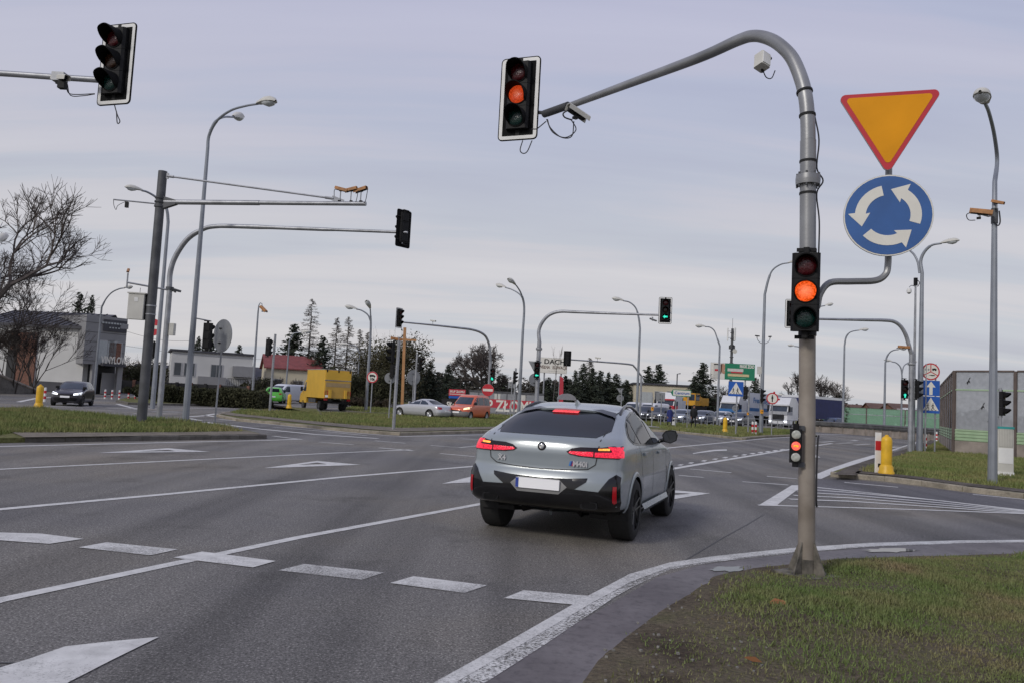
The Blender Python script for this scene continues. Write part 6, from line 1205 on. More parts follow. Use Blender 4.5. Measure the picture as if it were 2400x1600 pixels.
def clip_x(P, a, b):
    def half(P, c, keep):
        o = []
        for p, q in zip(P, P[1:] + P[:1]):
            ip, iq = keep(p[0], c), keep(q[0], c)
            if ip: o.append(p)
            if ip != iq: t = (c - p[0]) / (q[0] - p[0]); o.append((c, p[1] + t * (q[1] - p[1])))
        return o
    return half(half(P, a, lambda x, c: x >= c - 1e-9), b, lambda x, c: x <= c + 1e-9)
car('hatch', 'dark hatchback with bright headlights coming round the bend past the yellow bollard', B(170, 44.5), 196, (.018, .016, .026), HEADON, rims=RIMB, scale=.92)
car('coupe', 'silver saloon with red tail lights driving away behind the middle island', B(988, 55.5), 56, mat('silver_paint', (.52, .53, .55), .3, .4, .03, 3, coat=.7), scale=.95)
car('mpv', 'orange boxy people carrier with grey bumpers and lit warm headlights', B(1098, 56.5), 157, (.66, .125, .045), HEADW, bumper=mat('grey_bumper', (.22, .22, .22), .7), scale=1.0)
car('hatch', 'bright green hatchback seen from behind beside the white van', B(644, 80.), 10, (.12, .56, .05), scale=1.08)
car('van', 'white van facing left behind the bright green hatchback', B(668, 84.), 152, (.62, .64, .68), scale=1.0, rwin=False)
QUEUE = 'cars queuing behind the guard rail'
for kind, lab, x, D, rz, c, hl, sc_ in [('suv', 'dark car at the left end of the queue, half hidden by the grey SUV', 1508, 80, 146, (.02, .022, .03), HEADON, 1.0), ('suv', 'dark SUV with one bright headlight just left of the woman in blue', 1546, 80, 150, (.03, .032, .04), HEADON, 1.0), ('hatch', 'silver blue hatchback between the two walkers', 1597, 82, 146, (.22, .25, .31), HEADON, 1.05), ('hatch', 'grey blue car just right of the man in black', 1646, 84, 144, (.12, .14, .18), HEADON, 1.05), ('hatch', 'white car in the queue left of the yellow bollard', 1688, 86, 144, (.62, .62, .62), HEADON, 1.05), ('hatch', 'dark grey car right of the yellow bollard under the blue white lorry', 1735, 84, 140, (.05, .055, .07), HEADON, 1.05), ('hatch', 'blue car following the navy trailer far on the right', 1948, 96, 130, (.04, .07, .16), HEADON, 1.0)]:
    car(kind, lab, B(x, D), rz, c, hl, group=QUEUE, scale=sc_)
car('van', 'left one of two white vans parked before the cream building', B(1490, 97.), 140, (.66, .66, .67), rwin=False, group='white vans before the cream building', scale=1.05); car('van', 'right one of two white vans parked before the cream building', B(1528, 95.), 138, (.66, .66, .67), rwin=False, group='white vans before the cream building', scale=1.05)
# ---------------- lorries
def axle(T, y, r_=.38, w=.28, x=.92, dual=False):
    for sx in (-1, 1): wheel(T, sx * x, y, r_, w * (2 if dual else 1), sx, GALVD, 6)
def box_part(T, name, c, d, m, b=.03): mb = MB(); mb.bbox(c, d, m, b); return mb.build(name, T)
def yellow_lorry():
    Y_ = mat('lorry_yellow', (.66, .40, .045), .5, .1, .08, 1.2); YD = mat('lorry_yellow_dull', (.50, .31, .06), .55, .05, .14, 1.4)
    T = thing('box_lorry', 'yellow box lorry with a raised tail lift seen from behind', 'lorry', B(762, 63.), 33)
    box_part(T, 'cargo_box', (0, -.35, 2.0), (2.12, 4.1, 2.1), Y_, .04); mb = MB(); mb.box((0, -.35, 3.075), (2.14, 4.12, .05), mat('roof_grey', (.3, .29, .26), .6)); mb.build('roof_edge', T)
    mb = MB(); mb.bbox((0, -2.45, 1.62), (2.0, .07, 1.28), YD, .02); mb.box((0, -2.49, 1.95), (1.9, .01, .3), mat('lift_brown', (.36, .26, .13), .6)); lf = mb.build('tail_lift', T)
    mb = MB(); mb.bbox((0, -2.43, 2.66), (2.0, .05, .68), Y_, .02); mb.build('rear_door', T)
    mb = MB(); mb.box((0, -2.455, 2.29), (2.06, .05, .045), GALV); mb.box((0, -2.455, 2.25), (2.06, .06, .03), BLACK); mb.build('lift_rail', T)
    for x in (-.62, .62): mb = MB(); mb.bbox((x, -2.53, 1.28), (.22, .12, .62), Y_, .02); mb.box((x, -2.5, .86), (.14, .14, .3), BLACK); mb.build('lift_arm', T)
    for x in (-.9, .9): mb = MB(); mb.tube([(x - .1, -2.51, 1.2), (x - .1, -2.51, 1.5), (x + .1, -2.51, 1.5), (x + .1, -2.51, 1.2)], .02, REDP, 6); mb.build('grab_handle', T)
    mb = MB(); mb.box((-.86, -2.5, 1.1), (.22, .02, .16), PLATE); mb.build('number_plate', T)
    for x in (-.9, 0, .9): mb = MB(); mb.box((x, -2.45, 2.98), (.09, .03, .2), BLACK); mb.build('door_hinge', T)
    for x in (-.9, .9): mb = MB(); mb.box((x, -2.42, .86), (.26, .06, .14), TAIL); mb.build('tail_light', T)
    mb = MB(); [mb.box((x, -.2, .72), (.12, 4.4, .18), BLACK) for x in (-.4, .4)]; mb.box((0, -2.35, .62), (1.9, .1, .12), BLACK); mb.build('chassis', T)
    for x in (-.98, .98): mb = MB(); mb.box((x, .35, .72), (.06, 1.6, .3), GALVD); mb.build('side_guard', T)
    vs = [(x, y, z) for x in (-.98, .98) for y, z in [(1.72, .5), (1.72, 2.25), (2.15, 2.28), (2.62, 1.45), (3.25, 1.18), (3.4, .95), (3.4, .5)]]; mb = MB(); mb.add(vs, [tuple(range(7)), tuple(range(13, 6, -1))] + [(i, (i + 1) % 7, 7 + (i + 1) % 7, 7 + i) for i in range(7)], Y_); mb.build('cab', T)
    for sx in (-1, 1):
        mb = MB(); mb.add([(sx * .985, 1.85, 1.4), (sx * .985, 1.85, 2.1), (sx * .985, 2.15, 2.1), (sx * .985, 2.55, 1.4)], [(0, 1, 2, 3)], GLASSL); mb.build('side_window', T)
        mb = MB(); mb.bbox((sx * 1.18, 2.45, 1.55), (.16, .1, .34), BLACK, .03); mb.tube([(sx * .98, 2.4, 1.5), (sx * 1.15, 2.45, 1.5)], .025, BLACK, 6); mb.build('door_mirror', T)
    mb = MB(); mb.add([(-.85, 2.19, 2.22), (.85, 2.19, 2.22), (.88, 2.615, 1.48), (-.88, 2.615, 1.48)], [(0, 1, 2, 3)], GLASSL); o = mb.build('windscreen', T); o.location = (0, .012, .012)
    axle(T, -1.35, .35, .2, .86, True); axle(T, 2.55, .35, .2, .88)
    mb = MB(); mb.box((-.93, -1.9, .55), (.3, .02, .4), BLACK); mb.box((.93, -1.9, .55), (.3, .02, .4), BLACK); mb.pieces('mud_flap', T)
    T.scale = (1.02, 1.0, 1.03)
yellow_lorry()
def tractor(T, y0, main, band, band2=None, h=3.55, visor_m=None, w=2.5):
    hw = w / 2; vs = [(x, y, z) for x in (-hw, hw) for y, z in [(y0, .9), (y0, h * .82), (y0 + .5, h), (y0 + 1.5, h), (y0 + 2.0, h * .72), (y0 + 2.25, 1.75), (y0 + 2.3, .4), (y0 + 1.2, .4), (y0 + 1.1, .9)]]; n = 9
    mb = MB(); mb.add(vs, [tuple(range(n)), tuple(range(2 * n - 1, n - 1, -1))] + [(i, (i + 1) % n, n + (i + 1) % n, n + i) for i in range(n)], main); mb.build('cab', T)
    mb = MB(); mb.add([(-hw * .88, y0 + 2.03, h * .70), (hw * .88, y0 + 2.03, h * .70), (hw * .9, y0 + 2.25, 1.85), (-hw * .9, y0 + 2.25, 1.85)], [(0, 1, 2, 3)], GLASSL); o = mb.build('windscreen', T); o.location = (0, .012, 0)
    for sx in (-1, 1):
        mb = MB(); mb.add([(sx * (hw + .01), y0 + 1.2, 1.85), (sx * (hw + .01), y0 + 1.2, 2.45), (sx * (hw + .01), y0 + 1.85, 2.45), (sx * (hw + .01), y0 + 2.1, 1.85)], [(0, 1, 2, 3)], GLASSL); mb.build('side_window', T)
        mb = MB(); mb.bbox((sx * (hw + .18), y0 + 2.2, 2.2), (.22, .12, .75), BLACK, .04); mb.tube([(sx * hw, y0 + 2.1, 2.5), (sx * (hw + .18), y0 + 2.2, 2.5)], .03, BLACK, 6); mb.build('door_mirror', T)
        mb = MB(); mb.bbox((sx * hw * .78, y0 + 2.31, .75), (.42, .06, .22), HEADON, .02); mb.build('headlight', T)
    mb = MB(); mb.box((0, y0 + 2.31, 1.15), (w * .66, .04, .75), BLACK); [mb.box((0, y0 + 2.335, .9 + .15 * i), (w * .62, .02, .04), GALVD) for i in range(4)]; mb.build('grille', T)
    mb = MB(); mb.box((0, y0 + 2.3, 1.68), (w * 1.005, .06, .42), band); mb.box((hw + .005, y0 + 1.75, 1.68), (.012, 1.1, .42), band); mb.box((-hw - .005, y0 + 1.75, 1.68), (.012, 1.1, .42), band); mb.pieces('colour_band', T)
    mb = MB(); mb.bbox((0, y0 + 2.08, h * .745), (w * .96, .3, .16), visor_m or main, .04); mb.build('sun_visor', T)
    axle(T, y0 + 1.55, .5, .3, hw - .2)
def lorry(label, loc, rz, main, band, box=None, L_=9.0, boxh=2.7, w=2.5, visor_m=None, stripe=None, text=None, rear=None, name='lorry', roof=None):
    T = thing(name, label, 'lorry', loc, rz, 'lorries waiting in the far queue'); tractor(T, 0, main, band, visor_m=visor_m, w=w)
    mb = MB(); [mb.box((x, -L_ / 2 - .1, .95), (.15, L_, .22), BLACK) for x in (-.45, .45)]; mb.pieces('chassis', T)
    axle(T, -.9, .5, .3, w / 2 - .2, True)
    for k in range(3): axle(T, -L_ + 1 + 1.25 * k, .5, .3, w / 2 - .2, True)
    if box is not None:
        o = box_part(T, 'trailer_box', (0, -L_ / 2 - .35, 1.2 + boxh / 2), (w + .02, L_, boxh), box, .04)
        if roof: mb = MB(); mb.box((0, -L_ / 2 - .35, 1.2 + boxh - .14), (w + .05, L_ + .03, .3), roof); mb.build('trailer_roof', T)
        if stripe:
            for sx in (-1, 1): mb = MB(); mb.box((sx * (w / 2 + .016), -L_ / 2 - .35, 1.95), (.012, L_ - .05, .42), stripe); mb.build('stripe', T)
        if text:
            for k_, m_, y_, z_, s_ in text: lettering(k_, m_, T, (-w / 2 - .03, y_, z_), (90, 0, -90), s_)
    return T
WHP = paint('lorry_white', (.68, .69, .70)); REDL = mat('lorry_red', (.5, .02, .035), .4, 0, .05, 3, coat=.5); BLUL = mat('lorry_blue', (.035, .14, .34), .4, 0, .06, 3); PALE = mat('lorry_pale', (.56, .58, .62), .5, 0, .06, 2); NAVY = mat('curtain_navy', (.018, .024, .10), .6, 0, .15, 1.5, .2, 3)
lorry('white lorry with blue stripes and a pale trailer lettered Fresh Logistics', B(1728, 100.), 133, WHP, BLUL, PALE, 9.0, 2.85, stripe=BLUL, text=[('fresh', BLUL, -4.2, 3.1, .95), ('fresh2', REDL, -6.6, 2.55, 1)])
lorry('white lorry tractor pulling a navy curtain trailer with a white roof', B(1848, 96.), 128, WHP, mat('lorry_grey', (.35, .36, .38), .5), NAVY, 10.0, 2.75, roof=WHP)
tl = lorry('red and white low loader lorry carrying a yellow excavator', B(1577, 101.), 140, WHP, REDL, None, 9.0, visor_m=REDL); box_part(tl, 'loader_bed', (0, -5, 1.15), (2.5, 8.5, .25), GALVD)
box_part(tl, 'tool_box', (0, -.6, 1.9), (2.4, .9, 1.4), PALE)
Mx = Matrix.Translation(tl.location) @ Rz(140); ex = thing('excavator', 'yellow excavator loaded on the red and white lorry', 'excavator', Mx @ Vector((0, -5.4, 1.28)), 140)
EY = mat('excavator_yellow', (.6, .30, .02), .45, 0, .15, 3)
mb = MB(); mb.bbox((0, -.8, 1.35), (2.4, 2.8, 1.0), EY, .08); mb.build('engine_body', ex); mb = MB(); mb.bbox((-.65, 1.0, 1.6), (1.0, 1.4, 1.6), EY, .06); cbx = mb.build('operator_cab', ex); mb = MB(); mb.box((-1.16, 1.0, 1.85), (.02, 1.1, .8), GLASSL); mb.box((-.65, 1.71, 1.85), (.8, .02, .8), GLASSL); mb.pieces('cab_window', cbx)
for x in (-.9, .9): mb = MB(); mb.bbox((x, 0, .38), (.55, 3.6, .72), RUB, .1); mb.build('track', ex)
mb = MB(); mb.tube([(.3, .4, 1.5), (.3, -1.6, 2.15), (.3, -3.2, 1.7)], [.2, .24, .18], EY, 6); mb.build('boom', ex); mb = MB(); mb.tube([(.3, -3.2, 1.7), (.3, -3.9, 1.0), (.3, -3.6, .6)], [.18, .16, .14], EY, 6); mb.build('stick', ex); mb = MB(); mb.bbox((.3, -3.4, .42), (.9, .8, .6), GALVD, .1); mb.build('bucket', ex)
lorry('far pale lorry seen past the right island mast', B(2128, 140.), 126, WHP, PALE, PALE, 8.0, 2.6)
# ---------------- the two walkers
def person(label, loc, rz, h, coat_m, coat_prof, hair_m, step=.16, bag=False, hood=False):
    k = h / 1.75; T = thing('person', label, 'person', loc, rz)
    J = [(0, 0, .95, .15, .11), (0, 0, 1.2, .15, .10), (0, .01, 1.42, .17, .10), (0, .0, 1.50, .055), (0, -.02, 1.58, .06), (0, -.03, 1.65, .085, .10), (0, -.02, 1.72, .06),
         (.09, 0, .90, .085), (.10, -step, .50, .058), (.10, -step * .9, .09, .04), (.10, -step * .9 - .15, .035, .035), (-.09, 0, .90, .085), (-.10, step * .5, .50, .058), (-.10, step * 1.3, .10, .04), (-.10, step * 1.3 - .14, .035, .035),
         (.20, 0, 1.42, .06), (.26, .02, 1.14, .045), (.25, -.06, .90, .035), (.25, -.08, .80, .03), (-.20, 0, 1.42, .06), (-.26, .02, 1.14, .045), (-.25, -.04, .90, .035), (-.25, -.06, .80, .03)]
    E_ = [(0, 1), (1, 2), (2, 3), (3, 4), (4, 5), (5, 6), (0, 7), (7, 8), (8, 9), (9, 10), (0, 11), (11, 12), (12, 13), (13, 14), (2, 15), (15, 16), (16, 17), (17, 18), (2, 19), (19, 20), (20, 21), (21, 22)]
    J = [tuple(c * k for c in j) for j in J]; me = skinned('body', J, E_); SK = mat('skin', (.42, .24, .17), .6); DK = mat('dark_trousers', (.012, .012, .015), .8)
    me.materials.clear(); me.materials.append(SK); me.materials.append(DK); me.materials.append(coat_m)
    for p in me.polygons: z = p.center.z / k; p.material_index = 0 if (z > 1.5 or (z < .88 and abs(p.center.x) > .2 * k)) else 1 if z < .88 else 2
    b = link('body', me, T)
    mb = MB(); vs = []; n = 16; pr = coat_prof
    for z, rx, ry in pr:
        for j in range(n): a = 2 * math.pi * j / n; vs.append((rx * k * math.cos(a), ry * k * math.sin(a), z * k))
    mb.add(vs, [(i * n + j, i * n + (j + 1) % n, (i + 1) * n + (j + 1) % n, (i + 1) * n + j) for i in range(len(pr) - 1) for j in range(n)], coat_m)
    for sx in (-1, 1): mb.tube([(sx * .17 * k, 0, 1.44 * k), (sx * .27 * k, .02 * k, 1.14 * k), (sx * .255 * k, -.05 * k, .88 * k)], [.075 * k, .062 * k, .05 * k], coat_m, 8)
    mb.build('coat', T)
    mb = MB(); mb.lathe([(.02, -.06 if hood else .0), (.098, -.03 if hood else .02), (.112, .05), (.095, .11), (.05, .15), (.004, .16)], hair_m, (0, -.005, 1.64 * k), 12); mb.build('hood' if hood else 'hair', T)
    mb = MB(); mb.box((0, -.125 * k, 1.655 * k), (.02, .03, .035), SK); [mb.box((s_ * .03, -.118 * k, 1.685 * k), (.018, .01, .01), SBLK) for s_ in (-1, 1)]; mb.box((0, -.12 * k, 1.61 * k), (.045, .01, .01), SRED); mb.build('face', b)
    for sx in (-1, 1):
        mb = MB()
        for f_ in range(4): mb.tube([(sx * .25 * k + (f_ - 1.5) * .02, -.08 * k, .80 * k), (sx * .25 * k + (f_ - 1.5) * .02, -.10 * k, (.74 + .006 * (f_ % 3)) * k), (sx * .25 * k + (f_ - 1.5) * .019, -.085 * k, .715 * k)], .009, SK, 5)
        mb.tube([(sx * .24 * k, -.10 * k, .82 * k), (sx * .225 * k, -.125 * k, .775 * k)], .01, SK, 5); mb.build('fingers', b)
    return T
pw = B(1569, 64.5, .12); person('woman in a long blue coat and dark hood carrying a white bag', pw, 18, 1.56, mat('blue_coat', (.025, .035, .16), .85, 0, .2, 6), [(.42, .24, .20), (.7, .235, .185), (1.0, .215, .16), (1.25, .215, .15), (1.42, .21, .135), (1.5, .10, .09), (1.53, .06, .07)], mat('dark_hood', (.015, .015, .025), .8), hood=True)
bp = thing('shopping_bag', 'white carrier bag held by the woman in blue', 'bag', pw + Vector((.30, -.06, .12)), 0); mb = MB(); mb.add([(-.13, -.05, 0), (.13, -.05, 0), (.15, -.04, .3), (-.15, -.04, .3), (-.13, .05, 0), (.13, .05, 0), (.15, .04, .3), (-.15, .04, .3)], [(0, 1, 2, 3), (7, 6, 5, 4), (0, 4, 5, 1), (1, 5, 6, 2), (3, 7, 4, 0)], WHITE); mb.build('sack', bp); mb = MB(); mb.tube(spline([(-.1, 0, .29), (-.07, 0, .46), (.0, .0, .55), (.07, 0, .46), (.1, 0, .29)], 4), .012, WHITE, 5); mb.build('handle', bp)
person('man dressed all in black walking right of the direction sign', B(1625, 63.5, .12), 10, 1.80, mat('black_jacket', (.01, .01, .012), .8, 0, .3, 6), [(.80, .20, .15), (1.0, .205, .15), (1.25, .215, .15), (1.42, .215, .135), (1.5, .10, .09), (1.53, .06, .07)], mat('brown_hair', (.03, .02, .012), .7))
# ================================================================== noise screen, fences, buildings, trees
def win_part(parent, c, w, h, M, frame, glass, depth=.08, cols=1):
    mb = MB(M); mb.box(Vector(c), (w + .16, depth, h + .16), frame); f = mb.build('window', parent)
    mb = MB(M); k = w / cols
    for i in range(cols): mb.box(Vector(c) + Vector((-w / 2 + k * (i + .5), -depth * .5 - .004, 0)), (k - .06, .02, h), glass)
    mb.build('pane', f); return f
CONC = mat('concrete', (.26, .23, .2), .9, 0, .3, 1.4, .2, 12, var2=(.36, .31, .27)); SGREEN = mat('pale_green_steel', (.32, .46, .28), .55, 0, .12, 2, var2=(.38, .5, .33)); RUSTY = mat('brown_steel', (.11, .085, .075), .7, .1, .3, 2)
SCR = glassy('acrylic_screen', (.46, .48, .51), .6, .2); SCRG = glassy('green_acrylic', (.22, .40, .27), .75, .3)
def screen_run(pts, z0, H, step, label, name='noise_screen', glass=SCR, low=True, birds=0, group=None):
    P = [Vector((p[0], p[1], 0)) for p in pts]; base = P[0].copy(); base.z = z0; T = thing(name, label, 'noise screen', base, 0, group); k = 0
    for a, b in zip(P, P[1:]):
        d = b - a; n = max(1, round(d.length / step)); ang = math.atan2(d.y, d.x)
        for i in range(n + 1):
            p = a + d * (i / n) - P[0]
            if i == 0 and k: continue
            mb = MB(); mb.box(p + Vector((0, 0, H / 2)), (.14, .16, H), RUSTY, Matrix.Rotation(ang, 4, 'Z')); mb.build('post', T)
        for i in range(n):
            q = a + d * ((i + .5) / n) - P[0]; L_ = d.length / n - .16; M = Matrix.Translation(q) @ Matrix.Rotation(ang, 4, 'Z'); zz_ = .0
            if low:
                mb = MB(M); mb.box((0, 0, .32), (L_, .14, .64), CONC); mb.build('plinth', T)
                mb = MB(M); mb.box((0, 0, .93), (L_, .10, .56), SGREEN); [mb.box((0, -.055, .7 + .155 * j), (L_, .05, .05), SGREEN) for j in range(4)]; mb.build('green_panel', T); zz_ = 1.22
            zm = zz_ + (H - zz_) * .68
            for u, v in ((zz_, zm - .04), (zm + .04, H - .04)):
                mb = MB(M); mb.box((0, 0, (u + v) / 2), (L_, .03, v - u), glass); pn = mb.build('clear_panel', T)
                if birds:
                    rr = random.Random(k * 7 + int(u * 10))
                    for _ in range(2 if u < 2 else 1):
                        bx_, bz_ = rr.uniform(-L_ * .32, L_ * .32), rr.uniform(u + .35, v - .35); mb = MB(M); s_ = .22; ca = [(-.2, -.9), (.05, -.1), (.35, -.5), (.3, -.1), (.1, .3), (.45, 1.0), (.2, .9), (-.1, .15), (-.6, -.6), (-.35, -.35)]
                        mb.prism([(bx_ + x * s_, bz_ + z * s_ * .9) for x, z in ca], -.03, -.018, SBLK); mb.build('bird_decal', pn)
            mb = MB(M); mb.box((0, 0, zm), (L_, .1, .07), GALV if not low else SGREEN); mb.box((0, 0, H), (L_, .12, .08), RUSTY); mb.pieces('rail', T); k += 1
    return T
c0 = G(2235, 1060, .12); fr = G(2301, 1068, .12); far_ = B(2204, 56.); dirr = (B(2400, c0.y * .935) - c0); dirr.z = 0; dirr.normalize()
HS = Zat(c0, 869) - .1
screen_run([far_, c0], .1, HS, 2.6, 'left wing of the tall noise screen, running away from the road corner', birds=0); screen_run([c0, c0 + dirr * 14], .1, HS, (fr - c0).length * 1.0 + .25, 'tall clear noise screen with bird silhouettes behind the white cabinet', birds=1)
# far green barrier and the low concrete guard wall
screen_run([B(1925, 118), B(2030, 116), B(2215, 112)], 0, 3.1, 5.0, 'far green noise barrier along the main road', glass=SCRG, low=False)
mb_t = thing('guard_wall', 'long low dark guard rail along the far side of the road', 'guard rail', B(1900, 74), 0); bl = Vector(mb_t.location)
pts = [B(x, d) - bl for x, d in [(1895, 78), (1950, 77), (2030, 73), (2110, 68), (2200, 62), (2230, 60)]]
mb = MB(); [mb.tube([p + Vector((0, 0, z)) for p in pts], .16 if z > .5 else .1, mat('rail_dark', (.10, .10, .10), .7, .2, .3, 2), 6) for z in (.95, .78)]; mb.build('rail', mb_t)
mb = MB()
for a, b in zip(pts, pts[1:]): n = max(1, round((b - a).length / 1.3)); [mb.box(a.lerp(b, i / n) + Vector((0, .1, .38)), (.16, .16, .76), CONC) for i in range(n)]
q = mb.build('post', mb_t); q['kind'] = 'stuff'
mb = MB(); [mb.add([a + Vector((0, .12, 0)), b + Vector((0, .12, 0)), b + Vector((0, .12, .62)), a + Vector((0, .12, .62))], [(0, 1, 2, 3)], CONC) for a, b in zip(pts, pts[1:])]; mb.build('base_wall', mb_t)
def railing(label, a, b, n, h=1.0, z=.1):
    T = thing('railing', label, 'railing', a, 0, 'pedestrian railings'); d = b - a
    mb = MB(); mb.tube([(0, 0, h), d + Vector((0, 0, h))], .035, GALV, 6); mb.build('top_rail', T)
    mb = MB(); mb.tube([(0, 0, h * .55), d + Vector((0, 0, h * .55))], .025, GALV, 6); mb.build('mid_rail', T)
    for i in range(n + 1): p = d * (i / n); mb = MB(); mb.tube([p, p + Vector((0, 0, h))], .035, GALV, 6); mb.build('post', T)
railing('grey railing between the walkers and the car queue, left half', B(1500, 74.), B(1700, 74.), 14); railing('grey railing in front of the lorries, right half', B(1700, 74.), B(1862, 75.), 12)
# ---------------- buildings
def Mw(p, rz): return Matrix.Translation(p) @ Rz(rz)
def gable(T, m, w, d, h, rise, over=.35):       # ridge along x
    mb = MB(); x = w / 2 + over; y = d / 2 + over; vs = [(-x, -y, h), (x, -y, h), (x, 0, h + rise), (-x, 0, h + rise), (x, y, h), (-x, y, h)]
    vs += [(a, b, c - .16) for a, b, c in vs]; mb.add(vs, [(0, 1, 2, 3), (3, 2, 4, 5), (6, 9, 8, 7), (9, 11, 10, 8), (0, 6, 7, 1), (5, 4, 10, 11), (1, 7, 8, 2), (2, 8, 10, 4), (0, 3, 9, 6), (3, 5, 11, 9)], m); return mb.build('roof', T)
def walls(T, m, w, d, h, rise=0):
    mb = MB(); x, y = w / 2, d / 2; mb.box((0, 0, h / 2), (w, d, h), m)
    if rise: mb.add([(-x, -y, h), (-x, y, h), (-x, 0, h + rise), (x, -y, h), (x, y, h), (x, 0, h + rise)], [(0, 1, 2), (3, 5, 4)], m)
    return mb.build('wall', T)
WALLW = mat('white_render', (.56, .56, .545), .85, 0, .06, .6); WALLC = mat('cream_render', (.55, .50, .37), .85, 0, .08, .6); WALLG = mat('grey_cladding', (.26, .26, .265), .6, .1, .08, .8); DARK = mat('dark_opening', (.02, .02, .022), .5); ROOFD = mat('dark_roof', (.055, .055, .065), .6, .1, .2, 1.2); ROOFR = mat('red_roof', (.20, .052, .048), .7, 0, .2, 1.5, .4, 9); FRM = mat('window_frame', (.4, .4, .4), .6); BRICK = mat('brown_brick', (.17, .085, .06), .9, 0, .35, 5, .3, 12); WGL = mat('building_glass', (.05, .06, .07), .08, 0, .3, .8); WPALE = mat('pale_blind', (.42, .45, .45), .5)
# grey shop with white hall on the left
D_ = 76.; a = B(187, D_); b = B(284, D_ + 3); cpt = (a + b) / 2; ang = math.degrees(math.atan2(b.y - a.y, b.x - a.x)); wS = (b - a).length; hS = Zat(a, 737)
sh_ = thing('shop_building', 'grey clad two storey shop with white lettering on its front', 'building', cpt, ang)
mb = MB(); mb.box((0, 3.5, hS / 2 + 1.45), (wS, 7, hS - 2.9), WALLG); [mb.box((0, -.012, hS - .7 - i * .92), (wS, .03, .03), ROOFD) for i in range(5)]; mb.build('wall', sh_)
mb = MB(); mb.box((0, 4.2, 1.45), (wS - .3, 5.4, 2.9), DARK); [mb.box((x, .25, 1.45), (.5, .5, 2.9), WALLG) for x in (-wS / 2 + 1.2, wS / 2 - .3)]; mb.box((wS / 2 - .9, .9, 1.1), (1.5, .1, 2.1), WALLG); mb.build('ground_floor', sh_)
win_part(sh_, (.2, -.03, hS * .54), 1.75, 2.2, Matrix(), FRM, WPALE, cols=2); win_part(sh_, (wS / 2 - 1.0, -.03, hS * .53), 1.2, 2.2, Matrix(), FRM, BRICK, cols=1); win_part(sh_, (wS * .29 - .6, -.03, hS * .54), .5, 2.2, Matrix(), FRM, WPALE)
mb = MB(); mb.box((wS * .2, -.06, hS - .85), (wS * .58, .1, 1.15), ROOFD); [mb.box((wS * .2 - 1.2 + .28 * i, -.12, hS - .62), (.2, .02, .16), WPALE) for i in range(8)]; [mb.box((wS * .2 - .5 + .28 * i, -.12, hS - 1.05), (.16, .02, .12), WPALE) for i in range(4)]; mb.box((wS * .42, -.12, hS - .8), (.75, .02, .5), WALLG); mb.build('sign_board', sh_)
mb = MB(); mb.box((wS * .2, -.35, 2.95), (wS * .56, .6, .3), ROOFD); mb.build('canopy', sh_); lettering('vin', SWHT, sh_, (wS * .21, -.68, 3.35), (90, 0, 0), .56)
a2 = B(-60, D_ + 1.5); b2_ = B(189, D_ + 1.); c2 = (a2 + b2_) / 2; ang2 = math.degrees(math.atan2(b2_.y - a2.y, b2_.x - a2.x)); w2 = (b2_ - a2).length; h2 = Zat(b2_, 766)
hl_ = thing('hall_building', 'white hall with a dark metal roof behind the bare bushes', 'building', c2, ang2); mb = MB(); mb.box((0, 3, h2 / 2), (w2, 6, h2), WALLW); mb.build('wall', hl_)
mb = MB(); mb.add([(-w2 / 2 - .2, -.4, h2), (w2 / 2, -.4, h2), (w2 / 2, 5, h2 + 1.7), (-w2 / 2 - .2, 5, h2 + 1.7), (-w2 / 2 - .2, -.4, h2 - .25), (w2 / 2, -.4, h2 - .25), (w2 / 2, 7, h2), (-w2 / 2 - .2, 7, h2)], [(0, 1, 2, 3), (0, 4, 5, 1), (3, 2, 6, 7)], ROOFD); [mb.box((-w2 / 2 + .7 * i, 2.3, h2 + .9), (.06, 5.6, .06), ROOFD, Matrix.Rotation(R(17.4), 4, 'X')) for i in range(int(w2 / .7))]; mb.build('roof', hl_)
mb = MB(); mb.box((-w2 / 2 + 4.6, -.06, h2 * .44), (2.6, .2, h2 * .86), BRICK); mb.build('brick_bay', hl_); mb = MB(); mb.box((-w2 / 2 + 3.6, -.2, h2 * .35), (.9, .1, h2 * .5), DARK); mb.box((-w2 / 2 + 3.6, -.2, h2 * .74), (.9, .1, h2 * .14), DARK); mb.pieces('door', hl_); mb = MB(); mb.box((w2 * .25, -.08, .5), (w2 * .5, .1, 1.0), ROOFD); mb.build('dark_base', hl_)
mb_r = thing('retaining_wall', 'low dark ramp wall at the left edge below the big bare tree', 'wall', B(0, 62.), 0); q0_ = B(-60, 60) - B(0, 62); q1_ = B(78, 66) - B(0, 62); mb = MB(); mb.add([q0_ + Vector((0, 0, 0)), q1_, q1_ + Vector((0, 0, .25)), q0_ + Vector((0, 0, 1.9)), q0_ + Vector((0, .4, 0)), q1_ + Vector((0, .4, 0)), q1_ + Vector((0, .4, .25)), q0_ + Vector((0, .4, 1.9))], [(0, 1, 2, 3), (7, 6, 5, 4), (3, 2, 6, 7), (1, 5, 6, 2)], KERBD); mb.build('wall', mb_r)
mb = MB(); mb.tube([q0_ + Vector((0, .2, 2.0)), q1_ + Vector((0, .2, .35))], .12, CONC, 6); mb.build('coping', mb_r)
